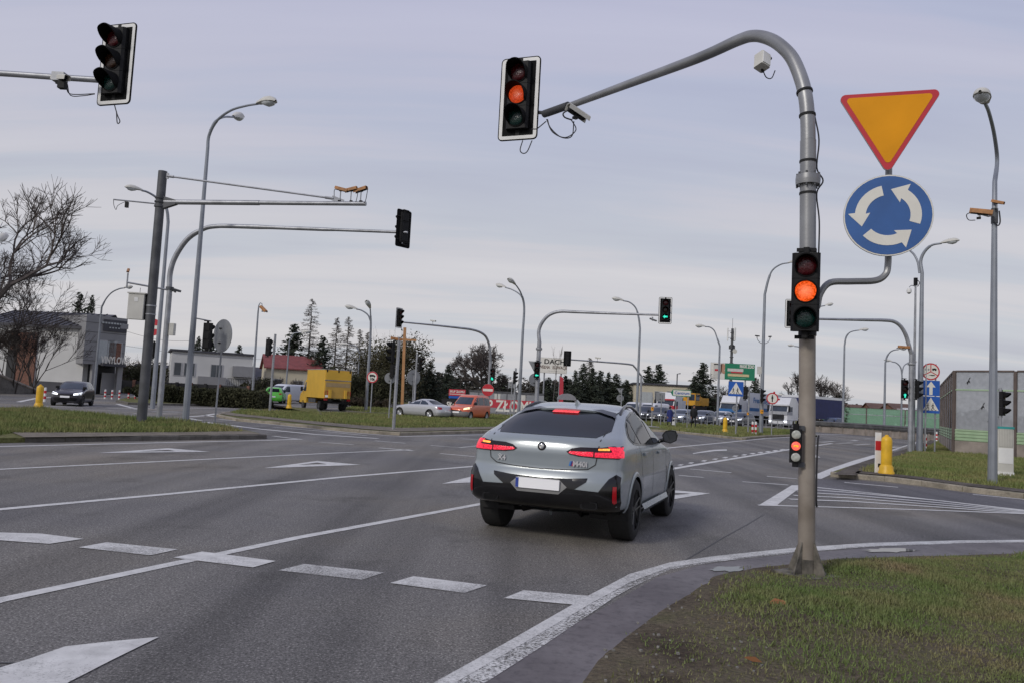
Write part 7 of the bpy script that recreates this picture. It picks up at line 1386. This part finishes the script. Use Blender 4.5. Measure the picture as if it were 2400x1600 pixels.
def house(label, x0, x1, ytop, D, rz, m, roofm, rise, depth=8, floors=1, wins=(), flat=False, chim=False, skew=0):
    a_, b_ = B(x0, D), B(x1, D); c_ = (a_ + b_) / 2; w_ = (b_ - a_).length; h_ = Zat(c_, ytop); T = thing('house', label, 'house', c_ + Vector((0, depth / 2, 0)), rz, 'houses behind the junction')
    walls(T, m, w_, depth, h_, 0 if flat else rise)
    if flat: mb = MB(); mb.box((0, 0, h_ + .12), (w_ + .5, depth + .5, .24), roofm); mb.build('roof', T)
    else: rf = gable(T, roofm, w_, depth, h_, rise)
    if chim: mb = MB(); mb.box((w_ * .42, -.6, h_ + rise * .75), (.5, .5, 1.6), WALLW); mb.build('chimney', rf if not flat else T)
    for wx, wz, ww, wh, g in wins: win_part(T, (wx * w_, -depth / 2 - .02, wz * h_), ww, wh, Matrix(), FRM, g, cols=2 if ww > 1 else 1)
    return T, w_, h_
T, w_, h_ = house('white flat roofed house with dark balconies behind the hedge', 368, 548, 826, 98., 25, WALLW, ROOFD, 0, wins=[(.05, .60, 1.3, 1.5, WGL), (-.28, .60, 1.2, 1.5, WGL), (-.42, .6, .8, 1.5, WGL), (.34, .62, .9, 1.3, WGL)], flat=True)
mb = MB(); mb.box((w_ * .38, -4.35, h_ * .62), (1.6 + w_ * .1, .5, 1.3), WALLG); mb.build('balcony', T); mb = MB(); mb.box((0, -4.3, h_ * .33), (w_ * .34, .5, 1.4), WALLG); mb.build('garage_bay', T)
mb = MB(); [mb.box((x * w_, -4.5, h_ * .36), (.05, .05, .9), BLACK) for x in np.linspace(.2, .44, 12)]; mb.box((.32 * w_, -4.5, h_ * .36 + .45), (.26 * w_, .06, .06), BLACK); mb.box((.32 * w_, -4.4, h_ * .36 - .5), (.28 * w_, .5, .12), WALLW); mb.build('balcony_railing', T)
T, w_, h_ = house('cream house with a red roof and white chimney behind the yellow lorry', 598, 722, 862, 108., 22, WALLC, ROOFR, 1.9, depth=7, wins=[(-.28, .45, 1.0, 1.5, WGL), (.1, .45, 1.2, 1.3, WGL)], chim=True)
mb = MB(); mb.box((-.31 * w_ - 1.5, -3.53, h_ * .5), (.1, .03, .2), DARK); mb.build('vent', T)
house('low house with a dark roof half hidden left of the red roofed house', 560, 600, 895, 118., 8, WALLC, ROOFD, 2.4, depth=9, wins=[(0, .5, .9, 1.1, WGL)])
house('small cream house with a brown roof behind the thick gantry post', 284, 352, 893, 112., 4, WALLC, ROOFD, 2.6, depth=9, wins=[(-.2, .5, .9, 1.1, WGL), (.25, .5, .9, 1.1, WGL)])
T, w_, h_ = house('cream flat roofed workshop behind the vans and the red lorry', 1490, 1640, 903, 122., -4, WALLC, ROOFD, 0, depth=10, wins=[(-.12, .58, 1.1, 2.2, WGL), (-.3, .6, 1.6, 1.6, WPALE), (.05, .6, .8, 2.2, WGL)], flat=True)
mb = MB(); mb.tube([(.2 * w_, -2, h_), (.2 * w_, -2, h_ + 2.0), (.2 * w_ + .5, -2, h_ + 2.1)], .09, GALVD, 6); mb.build('flue', T)
T, w_, h_ = house('long low warehouse with a white roof behind the green barrier', 1975, 2150, 974, 150., -5, WALLW, WHITE, 1.2, depth=14, wins=[(-.3, .5, 2, .8, WGL), (.2, .5, 2, .8, WGL)])
for i, (x, D, y, lab) in enumerate([(2010, 190, 968, 'far house with a reddish roof behind the white warehouse, left one'), (2075, 185, 966, 'far house with a brown roof behind the white warehouse, middle one'), (2125, 175, 968, 'far house with a brown roof behind the white warehouse, right one'), (1840, 190, 944, 'far pale house showing over the navy trailer')]): house(lab, x - 24, x + 24, y, D, 10 * i - 12, WALLC if i == 3 else BRICK, mat('brown_roof', (.12, .07, .055), .8, 0, .2, 1) if i < 3 else WALLC, 2.2, depth=9, wins=[(0, .5, 1, 1, WGL)])
# grey commercial fence and red scrap banners
fz = thing('banner', 'red banner with large white letters buying scrap metal', 'banner', B(1190, 80.), -3); wB = 140 / FPX * 80; zt = Zat(fz.location, 936)
mb = MB(); mb.box((0, 0, zt / 2 + .35), (wB, .06, zt - .7), mat('banner_red', (.48, .035, .055), .6, 0, .08, 1.2)); mb.build('sheet', fz); mb = MB(); [mb.tube([(x, .08, 0), (x, .08, zt)], .05, GALV, 6) for x in (-wB * .48, 0, wB * .48)]; mb.pieces('post', fz); o = lettering('zlom', SWHT, fz, (-.75, -.04, zt * .55), (90, 0, 0), .9); o.scale = (.9, 1.15, 1)
f2_ = thing('banner', 'small red and white board about scrap above the orange people carrier', 'banner', B(1069, 88.), 0); zb_ = Zat(f2_.location, 919); mb = MB(); mb.box((0, 0, zb_), (1.85, .06, .72), MC['banner_red']); mb.box((0, -.034, zb_ - .18), (1.7, .01, .06), SWHT); mb.box((0, -.034, zb_ - .52), (1.8, .02, .26), SBL2); mb.build('sheet', f2_); mb = MB(); [mb.tube([(x, .08, 0), (x, .08, zb_ + .3)], .05, GALV, 6) for x in (-.8, .8)]; mb.pieces('post', f2_); lettering('zlom2', SWHT, f2_, (0, -.04, zb_ + .1), (90, 0, 0), .8)
f3 = thing('banner', 'dark board with white letters left of the orange people carrier', 'banner', B(1056, 84.), 0); zb_ = Zat(f3.location, 938); mb = MB(); mb.box((0, 0, zb_ / 2 + .3), (2.0, .06, zb_ - .2), SBLK); mb.build('sheet', f3); lettering('skup3', SWHT, f3, (.2, -.04, zb_ * .62), (90, 0, 0), .7); mb = MB(); [mb.tube([(x, .08, 0), (x, .08, zb_ + .2)], .05, GALV, 6) for x in (-.9, .9)]; mb.pieces('post', f3)
fg_ = thing('yard_fence', 'grey panelled yard building strip above the red banner', 'fence', B(1185, 92.), -2); wF = 175 / FPX * 92; zf_ = Zat(fg_.location, 917); mb = MB(); mb.box((0, 0, zf_ / 2), (wF, .2, zf_), mat('grey_panels', (.27, .28, .29), .7, 0, .15, .8)); [mb.box((-wF / 2 + 1.1 * i, -.12, zf_ / 2), (.08, .06, zf_), GALVD) for i in range(8)]; mb.box((0, -.12, zf_ - .1), (wF, .08, .2), GALVD); mb.build('panel', fg_)
mb = MB(); [mb.box((-wF * .12 + 1.0 * i, -.13, zf_ - .75), (.7, .04, .9), BOXG) for i in (0, 3)]; mb.pieces('window', fg_)
rf_ = thing('flag_banner', 'narrow red flag on a pole below the roofing billboard', 'flag', B(1307, 98.), 0); zr = Zat(rf_.location, 880); mb = MB(); mb.tube([(0, 0, 0), (0, 0, zr)], .05, GALV, 6); mb.build('pole', rf_); mb = MB(); mb.add([(.06, 0, 1.2), (.62, .05, 1.0), (.55, -.06, zr * .6), (.50, .03, zr * .95), (.06, 0, zr)], [(0, 1, 2, 3, 4)], MC['banner_red']); mb.add([(.06, .02, 1.2), (.62, .07, 1.0), (.55, -.04, zr * .6), (.50, .05, zr * .95), (.06, .02, zr)], [(4, 3, 2, 1, 0)], MC['banner_red']); mb.build('flag', rf_)
gp = thing('gas_tank', 'grey rounded shelter roof just behind the roof of the grey SUV', 'shelter', B(1327, 92.), 0); mb = MB(); A = [(1.1 * math.cos(R(a)), 1.9 + .75 * math.sin(R(a))) for a in range(0, 181, 15)]; mb.prism(A, 0, 1.5, mat('shelter_grey', (.25, .25, .26), .5, .2)); mb.build('roof', gp); mb = MB(); [mb.box((x, .75, .95), (.1, 1.4, 1.9), GALV) for x in (-1, 1)]; mb.pieces('post', gp)
gp.name = 'shelter'
# ---------------- billboards
def billboard(label, x0, x1, y0, y1, D, rz, face, legs=2):
    a_, b_ = B(x0, D), B(x1, D); c_ = (a_ + b_) / 2; w_ = (b_ - a_).length; zt_, zb_ = Zat(c_, y0), Zat(c_, y1); T = thing('billboard', label, 'billboard', c_, rz, 'advertising billboards')
    mb = MB(); mb.box((0, .09, (zt_ + zb_) / 2), (w_, .14, zt_ - zb_), SBACK); mb.build('panel', T)
    for i in range(legs): x = (-.3 + .6 * i / max(1, legs - 1)) * w_; mb = MB(); mb.tube([(x, .25, 0), (x, .25, zt_)], .11, GALV, 8); mb.build('post', T)
    mb = MB(); face(mb, T, w_, zb_, zt_); mb.build('poster', T); return T
def f_dachy(mb, T, w, zb, zt): mb.box((0, 0, (zb + zt) / 2), (w * .985, .03, (zt - zb) * .97), SWHT); lettering('dachy', SBLK, T, (w * .13, -.03, zt - (zt - zb) * .27), (90, 0, 0), 1.12); lettering('elew', mat('letter_brown', (.12, .06, .04), .5), T, (w * .0, -.03, zb + (zt - zb) * .38), (90, 0, 0), .74); mb.box((w * .1, -.02, zb + (zt - zb) * .14), (w * .5, .01, .06), BOXG)
billboard('white billboard with bold black letters reading DACHY among the spruces', 1258, 1324, 838, 874, 112., -3, f_dachy)
def f_zoo(mb, T, w, zb, zt):
    h = zt - zb; mb.box((w * .16, 0, (zb + zt) / 2), (w * .68, .03, h * .98), SGRN); mb.box((-w * .34, 0, (zb + zt) / 2), (w * .32, .03, h * .98), SWHT)
    mb.box((-w * .365, -.022, (zb + zt) / 2 - h * .03), (w * .14, .02, h * .84), BOXG); mb.box((-w * .365, -.022, zt - h * .1), (w * .13, .025, h * .07), SBLK); mb.box((-w * .36, -.034, zb + h * .55), (w * .1, .01, h * .12), SRED)
    P = [(-.25, .42), (-.2, .48), (-.175, .3), (-.19, .05), (-.17, -.1), (-.2, -.18), (-.24, -.12), (-.26, .1)]; mb.prism([(x * w, (zb + zt) / 2 + z * h) for x, z in P], -.03, -.02, mat('poster_skin', (.45, .25, .16), .6)); mb.prism([(w * x, (zb + zt) / 2 + z * h) for x, z in [(-.28, .42), (-.24, .46), (-.255, -.1), (-.28, -.2)]], -.034, -.02, mat('poster_hair', (.08, .04, .025), .6))
    mb.box((.06 * w, -.022, zb + h * .6), (w * .36, .02, h * .18), BOXG); mb.box((.09 * w, -.024, zb + h * .46), (w * .26, .02, h * .09), SRED); mb.box((.13 * w, -.022, zb + h * .29), (w * .48, .02, h * .15), mat('poster_sand', (.62, .5, .27), .5)); mb.box((.1 * w, -.022, zb + h * .12), (w * .4, .02, h * .035), mat('poster_mint', (.15, .42, .28), .5)); lettering('maxi', SWHT, T, (w * .32, -.03, zb + h * .84), (90, 0, 0), .66)
billboard('green billboard headed MAXI ZOO above the far crossing sign', 1662, 1765, 851, 889, 112., -2, f_zoo)
# ---------------- wooden cross, telecom mast
cr = thing('wooden_cross', 'tall bare wooden cross rising behind the silver saloon', 'cross', B(942, 72.), 0); zt = Zat(cr.location, 768); WOOD = mat('orange_wood', (.42, .22, .095), .75, 0, .15, 1.5); ln_ = at(949, 768, 72.) - cr.location
mb = MB(); mb.tube([(0, 0, 0), (ln_.x, 0, zt)], .17, WOOD, 4); mb.build('upright', cr); mb = MB(); zz_ = Zat(cr.location, 796); q = ln_ * (zz_ / zt); mb.tube([(q.x - 1.05, -.05, zz_ + .02), (q.x + 1.1, -.05, zz_ - .02)], .13, WOOD, 4); mb.build('crossbeam', cr)
tm = thing('telecom_mast', 'telephone mast with white antenna panels above the green billboard', 'mast', B(1710, 170.), 0); zt = Zat(tm.location, 770); mb = MB(); mb.tube([(0, 0, 0), (0, 0, zt)], [.36, .26], GALVD, 8); mb.tube([(0, 0, zt), (0, 0, zt + 2.2)], .04, GALVD, 5); [mb.lathe([(.45, z), (.45, z + .12)], GALVD, n=10) for z in np.linspace(4, zt - 1, 12)]; mb.build('pole', tm)
for a in (20, 140, 260): mb = MB(Rz(a)); mb.bbox((0, -.95, zt - 1.3), (.42, .26, 2.7), WHITE, .06); mb.tube([(0, 0, zt - .6), (0, -.85, zt - .6)], .04, GALVD, 5); mb.tube([(0, 0, zt - 2), (0, -.85, zt - 2)], .04, GALVD, 5); mb.build('antenna', tm)
mb = MB(); [mb.bbox((.5 * math.cos(k), .5 * math.sin(k), zt - 4.0), (.45, .35, .8), GALVD, .05) for k in (0.3, 2.2, 4.1)]; mb.lathe([(.5, 0), (.45, .1), (.02, .2)], BOXG, (.5, -.6, zt - 4.9), 10, 'Y'); mb.pieces('radio_unit', tm)
# ---------------- overhead wires on the left
for i, (p, q, lab) in enumerate([((140, 782, 74.), (620, 842, 98.), 'thin overhead wire from the grey shop to the red roofed house'), ((288, 774, 76.), (480, 796, 80.), 'thin overhead wire right of the grey shop')]):
    a_, b_ = at(*p), at(*q); mb = MB(); mb.tube([a_.lerp(b_, k / 10) - Vector((0, 0, .5 * math.sin(math.pi * k / 10))) for k in range(11)], .018, WIRE, 4); tag(mb.build('overhead_wire'), lab, 'wire')
# ---------------- trees
BARK = mat('bark', (.050, .042, .036), .95, 0, .3, 4); BARKL = mat('grey_bark', (.10, .092, .085), .95, 0, .3, 4); TWIG = mat('twigs', (.045, .036, .031), .95, 0, .3, 3); TWIGL = mat('pale_twigs', (.12, .105, .09), .95, 0, .3, 3); TWIGM = mat('brown_twigs', (.075, .062, .055), .95, 0, .3, 3)
def leafm(name, c, c2): return mat(name, c, .8, 0, .45, .55, var2=c2, spec=.15)
SPR = leafm('spruce_needles', (.034, .045, .036), (.085, .10, .07)); HEDG = leafm('hedge_leaves', (.03, .036, .018), (.08, .08, .045)); OLIV = leafm('olive_leaves', (.05, .05, .026), (.11, .10, .055)); FARM = leafm('far_wood_leaves', (.05, .052, .044), (.11, .10, .085))
def segs_mesh(name, S_, m, n=3):
    P0 = np.array([s[0] for s in S_]); P1 = np.array([s[1] for s in S_]); r0 = np.array([s[2] for s in S_])[:, None]; r1 = np.array([s[3] for s in S_])[:, None]; d = P1 - P0; d /= np.linalg.norm(d, axis=1)[:, None] + 1e-9
    ref = np.where(np.abs(d[:, 2:3]) < .9, np.array([[0, 0, 1.]]), np.array([[1., 0, 0]])); u = np.cross(d, ref); u /= np.linalg.norm(u, axis=1)[:, None] + 1e-9; w = np.cross(d, u); k = len(P0); V = np.empty((k, 2 * n, 3))
    for j in range(n):
        a = 2 * np.pi * j / n; o = u * np.cos(a) + w * np.sin(a); V[:, j] = P0 + o * r0; V[:, n + j] = P1 + o * r1
    F = [(b + j, b + (j + 1) % n, b + n + (j + 1) % n, b + n + j) for b in range(0, k * 2 * n, 2 * n) for j in range(n)]
    me = bpy.data.meshes.new(name); me.from_pydata(V.reshape(-1, 3).tolist(), [], F); me.materials.append(m); return me
def bare_meshes(h, spread, seed, levels=6, trunk_h=.22, kids=(3, 4), r0=None, up=.35, wob=.25, multi=1, dens=1.0, mr=.012):
    rr = random.Random(seed); big, fine = [], []; r0 = r0 or h * .022
    def grow(p, d, ln, r_, lv):
        n = 3; q = p; dd = d
        for i in range(n):
            dd = (dd + Vector((rr.uniform(-1, 1), rr.uniform(-1, 1), rr.uniform(-.4, .6))) * wob * .5).normalized(); e_ = q + dd * ln / n; ra, rb = r_ * (1 - .35 * i / n), r_ * (1 - .35 * (i + 1) / n)
            (big if lv <= 1 else fine).append((tuple(q), tuple(e_), max(ra, mr), max(rb, mr * .8))); q = e_
            if lv < levels and i > 0 and lv > 0 and rr.random() < .75 * dens: side(q, dd, ln * rr.uniform(.5, .75), rb * .55, lv + 1)
        if lv < levels:
            for _ in range(rr.randint(*kids)): side(q, dd, ln * rr.uniform(.62, .86), r_ * .6, lv + 1)
    def side(q, dd, ln, r_, lv):
        a = rr.uniform(.3, .85) * spread; ax = dd.orthogonal().normalized(); ax.rotate(Matrix.Rotation(rr.uniform(0, 6.28), 3, dd)); nd = dd.copy(); nd.rotate(Matrix.Rotation(a, 3, ax)); nd = (nd + Vector((0, 0, up * rr.random()))).normalized(); grow(q, nd, ln, r_, lv)
    for k in range(multi):
        d = Vector((rr.uniform(-.5, .5), rr.uniform(-.4, .4), 1)).normalized() if multi > 1 else Vector((rr.uniform(-.05, .05), 0, 1)); grow(Vector((rr.uniform(-.3, .3) * (multi > 1), 0, 0)), d, h * trunk_h, r0, 0)
    return big, fine
def bare_tree(label, base, h, spread, seed, name='bare_tree', m=(BARK, TWIG), group='bare trees', fit=True, **kw):
    big, fine = bare_meshes(h, spread, seed, **kw); top = max(s[1][2] for s in fine + big); s_ = h / top if fit else 1; T = thing(name, label, 'tree', base, 0, group)
    a = link('trunk', segs_mesh('trunk', big, m[0], 6), T); b_ = link('crown', segs_mesh('crown', fine, m[1], 3), T); a.scale = b_.scale = (s_, s_, s_); return T
def tri_leaves(name, C, sz, seed, m, flat=.0, aspect=2.4):
    r_ = np.random.RandomState(seed); n = len(C); a = r_.randn(n, 3); a[:, 2] *= (1 - flat); a /= np.linalg.norm(a, axis=1)[:, None]; b_ = r_.randn(n, 3); b_ -= (b_ * a).sum(1)[:, None] * a; b_ /= np.linalg.norm(b_, axis=1)[:, None]; s_ = sz * (.5 + r_.rand(n))[:, None] if np.isscalar(sz) else (sz * (.5 + r_.rand(n)))[:, None]
    V = np.stack([C - a * s_ * aspect * .5, C + a * s_ * aspect * .5 + b_ * s_ * .15, C + b_ * s_], 1); me = tri_mesh(name, V.reshape(-1, 3), n); me.materials.append(m); return me
def spruce_crown(h, r_, seed, n=7000, sz=.16, loose=.0, bot=.05):
    rs = np.random.RandomState(seed); nb = int(26 * 7); C = []; segs = []
    for i in range(nb):
        t = (i + rs.rand()) / nb; z = h * (bot + (1 - bot) * t); L_ = r_ * (1 - t) ** .85 * (.45 + .75 * rs.rand()) + .12; a = rs.rand() * 6.283; dr = -.22 - .25 * rs.rand(); k = max(4, int(n / nb * (L_ / r_) * 2.0)); u = rs.rand(k) ** .7
        x = np.cos(a) * L_ * u; y = np.sin(a) * L_ * u; zz2 = z + dr * L_ * u + .1 * L_ * u ** 3; sp2 = .13 * L_ + .07; P = np.stack([x, y, zz2], 1) + rs.randn(k, 3) * np.array([sp2, sp2, sp2 * .55]); C.append(P)
    return tri_leaves('crown', np.concatenate(C), sz * h / 9, seed, SPR, .35)
SPC = {}
def spruce(label, base, h, r_, seed, group='spruces', n=3900, name='spruce'):
    key = seed % 4
    if key not in SPC: SPC[key] = (spruce_crown(10, 2.6, 100 + key, n=n), segs_mesh('trunk', [((0, 0, 0), (0, 0, 5), .16, .10), ((0, 0, 5), (0, 0, 9.6), .10, .02)], BARK, 6))
    T = thing(name, label, 'tree', base, seed * 47 % 360, group)
    for nm_, me in zip(('crown', 'trunk'), SPC[key]): o = link(nm_, me, T); o.scale = (r_ / 2.6, r_ / 2.6, h / 10)
    return T
def larch(label, base, h, r_, seed):
    rs = random.Random(seed); big = [((0, 0, 0), (0, 0, h * .5), h * .014, h * .009), ((0, 0, h * .5), (0, 0, h), h * .009, .012)]; fine = []
    for i in range(150):
        t = .10 + .90 * (i / 150); z = h * t; L_ = r_ * (1 - t) ** .75 * rs.uniform(.65, 1.2) + .2; a = rs.uniform(0, 6.28); p = Vector((0, 0, z)); q = Vector((math.cos(a) * L_, math.sin(a) * L_, z + L_ * rs.uniform(-.15, .15))); fine.append((tuple(p), tuple(q), .035, .02))
        for _ in range(11): u = rs.uniform(.2, 1); s_ = p.lerp(q, u); l2 = L_ * .32 * rs.uniform(.3, 1) + .15; e_ = s_ + Vector((rs.uniform(-1, 1), rs.uniform(-1, 1), rs.uniform(-.9, .35))) * l2; fine.append((tuple(s_), tuple(e_), .022, .014))
    T = thing('larch', label, 'tree', base, 0, 'bare larches'); link('trunk', segs_mesh('trunk', big, BARK, 6), T); link('crown', segs_mesh('crown', fine, TWIGL, 3), T); return T
def bush(label, base, w, h, d, seed, m, n=2500, sz=.12, name='bush', group='shrubs', twig=True, solid=False):
    rs = np.random.RandomState(seed); k = max(4, int(w * 1.2)); C = []
    for i in range(k * 3): c = np.array([rs.uniform(-.5, .5) * w * .9, rs.uniform(-.5, .5) * d * .8, h * rs.uniform(.25, .78)]); rr = h * rs.uniform(.2, .36); P = rs.randn(n // (k * 3) + 1, 3); P /= np.linalg.norm(P, axis=1)[:, None]; C.append(c + P * rr * rs.rand(len(P), 1) ** .45)
    C = np.concatenate(C)
    if solid: C = np.stack([rs.uniform(-.5, .5, n) * w, rs.uniform(-.5, .5, n) * d, rs.rand(n) ** .7], 1); C[:, 2] *= h * (.72 + .32 * vnoise(C[:, 0], C[:, 1], 1.1, seed)) * np.clip((.53 - np.abs(C[:, 0]) / w) * 12, .3, 1)
    C[:, 2] = np.abs(C[:, 2]); T = thing(name, label, 'shrub', base, 0, group); link('foliage', tri_leaves('foliage', C, sz, seed, m), T)
    if twig: link('stems', segs_mesh('stems', [((rs.uniform(-.3, .3) * w, 0, 0), (rs.uniform(-.5, .5) * w, rs.uniform(-.3, .3) * d, h * rs.uniform(.8, 1.12)), .025, .008) for _ in range(24)], TWIG, 3), T)
    return T
# large bare trees at the left edge
bare_tree('huge bare tree filling the left edge of the photo', B(-50, 58.), 17.0, 1.05, 4, levels=6, trunk_h=.17, kids=(3, 3), up=.25, wob=.4, r0=.28, mr=.0085, dens=.9, m=(BARK, TWIGM))
bare_tree('second tall bare tree whose boughs reach right over the white hall', B(-40, 66.), 12.4, 1.0, 27, levels=6, trunk_h=.2, kids=(2, 3), up=.3, wob=.4, r0=.14, mr=.009, dens=.8, m=(BARK, TWIGM))
bare_tree('many stemmed bare shrub in front of the white hall', B(75, 66.), 6.8, .8, 21, name='bare_shrub', levels=4, trunk_h=.34, kids=(2, 3), up=.3, wob=.25, multi=6, r0=.06)
bare_tree('leaning bare shrub beside the brick bay of the hall', B(30, 64.), 6.0, .9, 33, name='bare_shrub', levels=4, trunk_h=.3, kids=(3, 3), up=.3, wob=.3, multi=5, r0=.06)
spruce('left one of two dark spruces behind the grey shop', B(168, 96), Zat(B(168, 96), 690), 3.2, 1); spruce('right one of two dark spruces behind the grey shop', B(196, 94), Zat(B(196, 94), 695), 2.4, 2)
bush('long dark hedge on the left roundabout island', B(505, 57.5), 7.5, 1.42, 3.2, 41, HEDG, 26000, .085, name='hedge', group='hedges', twig=False, solid=True); bush('round end of the dark hedge left of the silver curved mast', B(330, 62.), 3.0, 1.2, 3, 42, HEDG, 5000, .085, name='hedge', group='hedges', twig=False)
bush('reddish bare thicket right of the grey shop', B(300, 104.), 7, 4.6, 4, 43, leafm('red_twigs', (.05, .032, .026), (.09, .06, .045)), 5000, .11); bush('dark scrub behind the thick gantry post', B(345, 100.), 5, 4.2, 4, 44, HEDG, 4000, .12)
fd = thing('yard_fence', 'dark board fence in front of the white flat roofed house', 'fence', B(430, 90.), 0); wf = 300 / FPX * 90; mb = MB(); mb.box((0, 0, .75), (wf, .12, 1.5), DARK); [mb.box((-wf / 2 + wf * i / 9, -.1, .8), (.3, .25, 1.6), BRICK if i % 2 else DARK) for i in range(10)]; mb.build('boards', fd)
# middle distance trees (x, depth, top y, radius)
for i, (x, D, y, r_, lab) in enumerate([(678, 118, 760, 4.2, 'tall dark spruce behind the red roof'), (748, 112, 790, 3.9, 'broad dark spruce directly above the yellow lorry'), (455, 120, 790, 2.6, 'spruce top left of the round grey sign back'), (487, 116, 782, 2.8, 'spruce top behind the black traffic light by the grey lamp'), (553, 118, 808, 2.0, 'small spruce over the right end of the white house'), (1003, 96, 845, 2.6, 'spruce right of the silver saloon, before the pale sky'), (1046, 104, 855, 2.4, 'narrow spruce left of the big bare tree'), (1072, 112, 880, 2.8, 'low spruce under the big bare tree'), (1176, 122, 878, 2.8, 'rounded spruce right of the big bare tree'),
    (1345, 108, 868, 2.2, 'first spruce right of the roofing billboard'), (1362, 112, 852, 2.6, 'second spruce right of the roofing billboard'), (1385, 110, 862, 2.4, 'spruce below the pale birch'), (1404, 114, 868, 2.6, 'spruce in the row right of the pale birch'), (1422, 116, 872, 2.2, 'slim spruce in the row before the far mast arm'), (1441, 112, 876, 3.0, 'widest spruce of the row, next to the far mast arm'), (1516, 128, 858, 3.3, 'left spruce above the cream workshop'), (1540, 130, 853, 3.6, 'right spruce above the cream workshop'), (1466, 126, 890, 3.4, 'low dark spruce left of the cream workshop'), (1282, 118, 884, 3.0, 'spruce left under the roofing billboard'), (1322, 114, 880, 2.8, 'spruce right under the roofing billboard'),
    (1645, 112, 850, 3.6, 'tall ragged spruce left of the green billboard'), (1625, 110, 880, 3.0, 'lower ragged spruce behind the excavator'), (1768, 118, 885, 2.8, 'dark spruce right of the far crossing sign'), (1745, 122, 905, 2.4, 'small dark spruce behind the black traffic lights'), (1962, 125, 925, 2.4, 'small spruce beside the navy trailer'), (985, 110, 862, 2.2, 'slim spruce behind the black light right of the cross')]): b_ = B(x, D); spruce(lab, b_, Zat(b_, y), r_, i)
larch('tallest bare larch above the red roof', B(716, 120.), Zat(B(716, 120.), 700), 3.6, 1); larch('left one of the paired bare larches behind the yellow lorry', B(778, 118.), Zat(B(778, 118.), 744), 2.6, 2); larch('right one of the paired bare larches behind the yellow lorry', B(805, 116.), Zat(B(805, 116.), 742), 2.6, 3); larch('small bare larch left of the double lamp', B(834, 120.), Zat(B(834, 120.), 772), 1.8, 4); larch('small bare larch right behind the double lamp', B(853, 122.), Zat(B(853, 122.), 778), 1.8, 5)
larch('pale birch above the spruce row', B(1377, 125.), Zat(B(1377, 125.), 838), 2.2, 8)
bare_tree('big round bare tree above the orange people carrier', B(1128, 112.), Zat(B(1128, 112.), 802), 1.35, 17, levels=6, trunk_h=.2, kids=(3, 3), up=.12, wob=.35, r0=.3, mr=.018, m=(BARK, TWIGM))
bare_tree('slim bare tree in front of the roofing billboard', B(1294, 108.), Zat(B(1294, 108.), 806), .6, 15, levels=3, trunk_h=.34, kids=(2, 2), up=.5, m=(BARKL, TWIGL), r0=.06)
for i, (x, D, y, lab) in enumerate([(1856, 112, 868, 'spreading bare tree left of the near mast, above the white tractor'), (1918, 118, 880, 'bare tree right of the near mast, above the navy trailer'), (1962, 124, 893, 'pale bare tree behind the far lamp at right'), (1698, 116, 900, 'thin bare tree below the green billboard'), (640, 104, 880, 'bare shrub before the cream wall, left'), (692, 100, 885, 'bare shrub before the cream wall, right')]):
    b_ = B(x, D); bare_tree(lab, b_, Zat(b_, y), 1.0, 50 + i, levels=5 if i < 3 else 4, trunk_h=.2, kids=(3, 3), up=.3, wob=.3, m=(BARK, TWIG if i < 2 else TWIGL))
bush('big olive bush crown behind the double lamp and the cross', B(915, 92.), 6.0, Zat(B(915, 92.), 786), 4, 61, OLIV, 9000, .13); bush('olive bush left of the cross above the truck ban sign', B(868, 96.), 4.5, Zat(B(868, 96.), 812), 4, 62, OLIV, 6000, .13); bush('dark evergreen mass behind the truck ban sign', B(880, 88.), 6.5, Zat(B(880, 88.), 872), 4, 63, HEDG, 9000, .12); bush('dark evergreen mass right of the yellow lorry', B(826, 90.), 5.0, Zat(B(826, 90.), 868), 4, 64, HEDG, 7000, .12); bush('dark clipped shrubs before the red roofed house', B(606, 92.), 4.4, 2.6, 3, 65, HEDG, 5000, .11)
bush('brown bare scrub right of the excavator', B(1690, 112.), 6, Zat(B(1690, 112.), 915), 4, 66, leafm('brown_scrub', (.06, .05, .045), (.11, .095, .085)), 4500, .12); bush('dark bush against the navy trailer end', B(1955, 118.), 3.4, Zat(B(1955, 118.), 945), 3, 67, HEDG, 3500, .12); bush('low brown brush before the dark trees', B(860, 78.), 5, 1.1, 2, 68, leafm('brown_brush', (.05, .04, .03), (.10, .08, .055)), 4000, .09)
# far wooded skyline, one mass
rs = np.random.RandomState(77); C = []; SZ = []
def skyline(x0, x1, D, y, var, n, seed):
    r_ = np.random.RandomState(seed)
    for _ in range(n):
        x = r_.uniform(x0, x1); d_ = D * r_.uniform(.95, 1.1); b_ = B(x, d_); h_ = max(2.5, Zat(b_, y + (x - 1200) * .052) * r_.uniform(1 - var, 1.15)); w_ = r_.uniform(1.4, 3.0) * D / 150; k = 150
        t = r_.rand(k) ** .8; con = r_.rand() < .5; rad = w_ * ((1 - t) if con else np.sqrt(np.maximum(0, 1 - (2 * t - .9) ** 2 * .9))) * r_.rand(k) ** .5; a = r_.rand(k) * 6.283
        C.append(np.stack([b_.x + rad * np.cos(a), b_.y + rad * np.sin(a), h_ * t], 1)); SZ.append(np.full(k, D * .0024))
skyline(-300, 420, 190, 905, .35, 70, 1); skyline(380, 1000, 165, 896, .4, 90, 2); skyline(980, 1300, 150, 890, .35, 60, 3); skyline(1290, 1500, 140, 892, .3, 40, 4); skyline(1480, 1760, 170, 905, .35, 50, 5); skyline(1740, 2080, 240, 908, .3, 70, 6); skyline(2050, 2700, 260, 906, .3, 70, 7)
link('far_wood', tri_leaves('far_wood', np.concatenate(C), np.concatenate(SZ), 5, FARM)); tag(bpy.data.objects['far_wood'], 'far dark line of trees along the horizon', 'wood', kind='stuff')
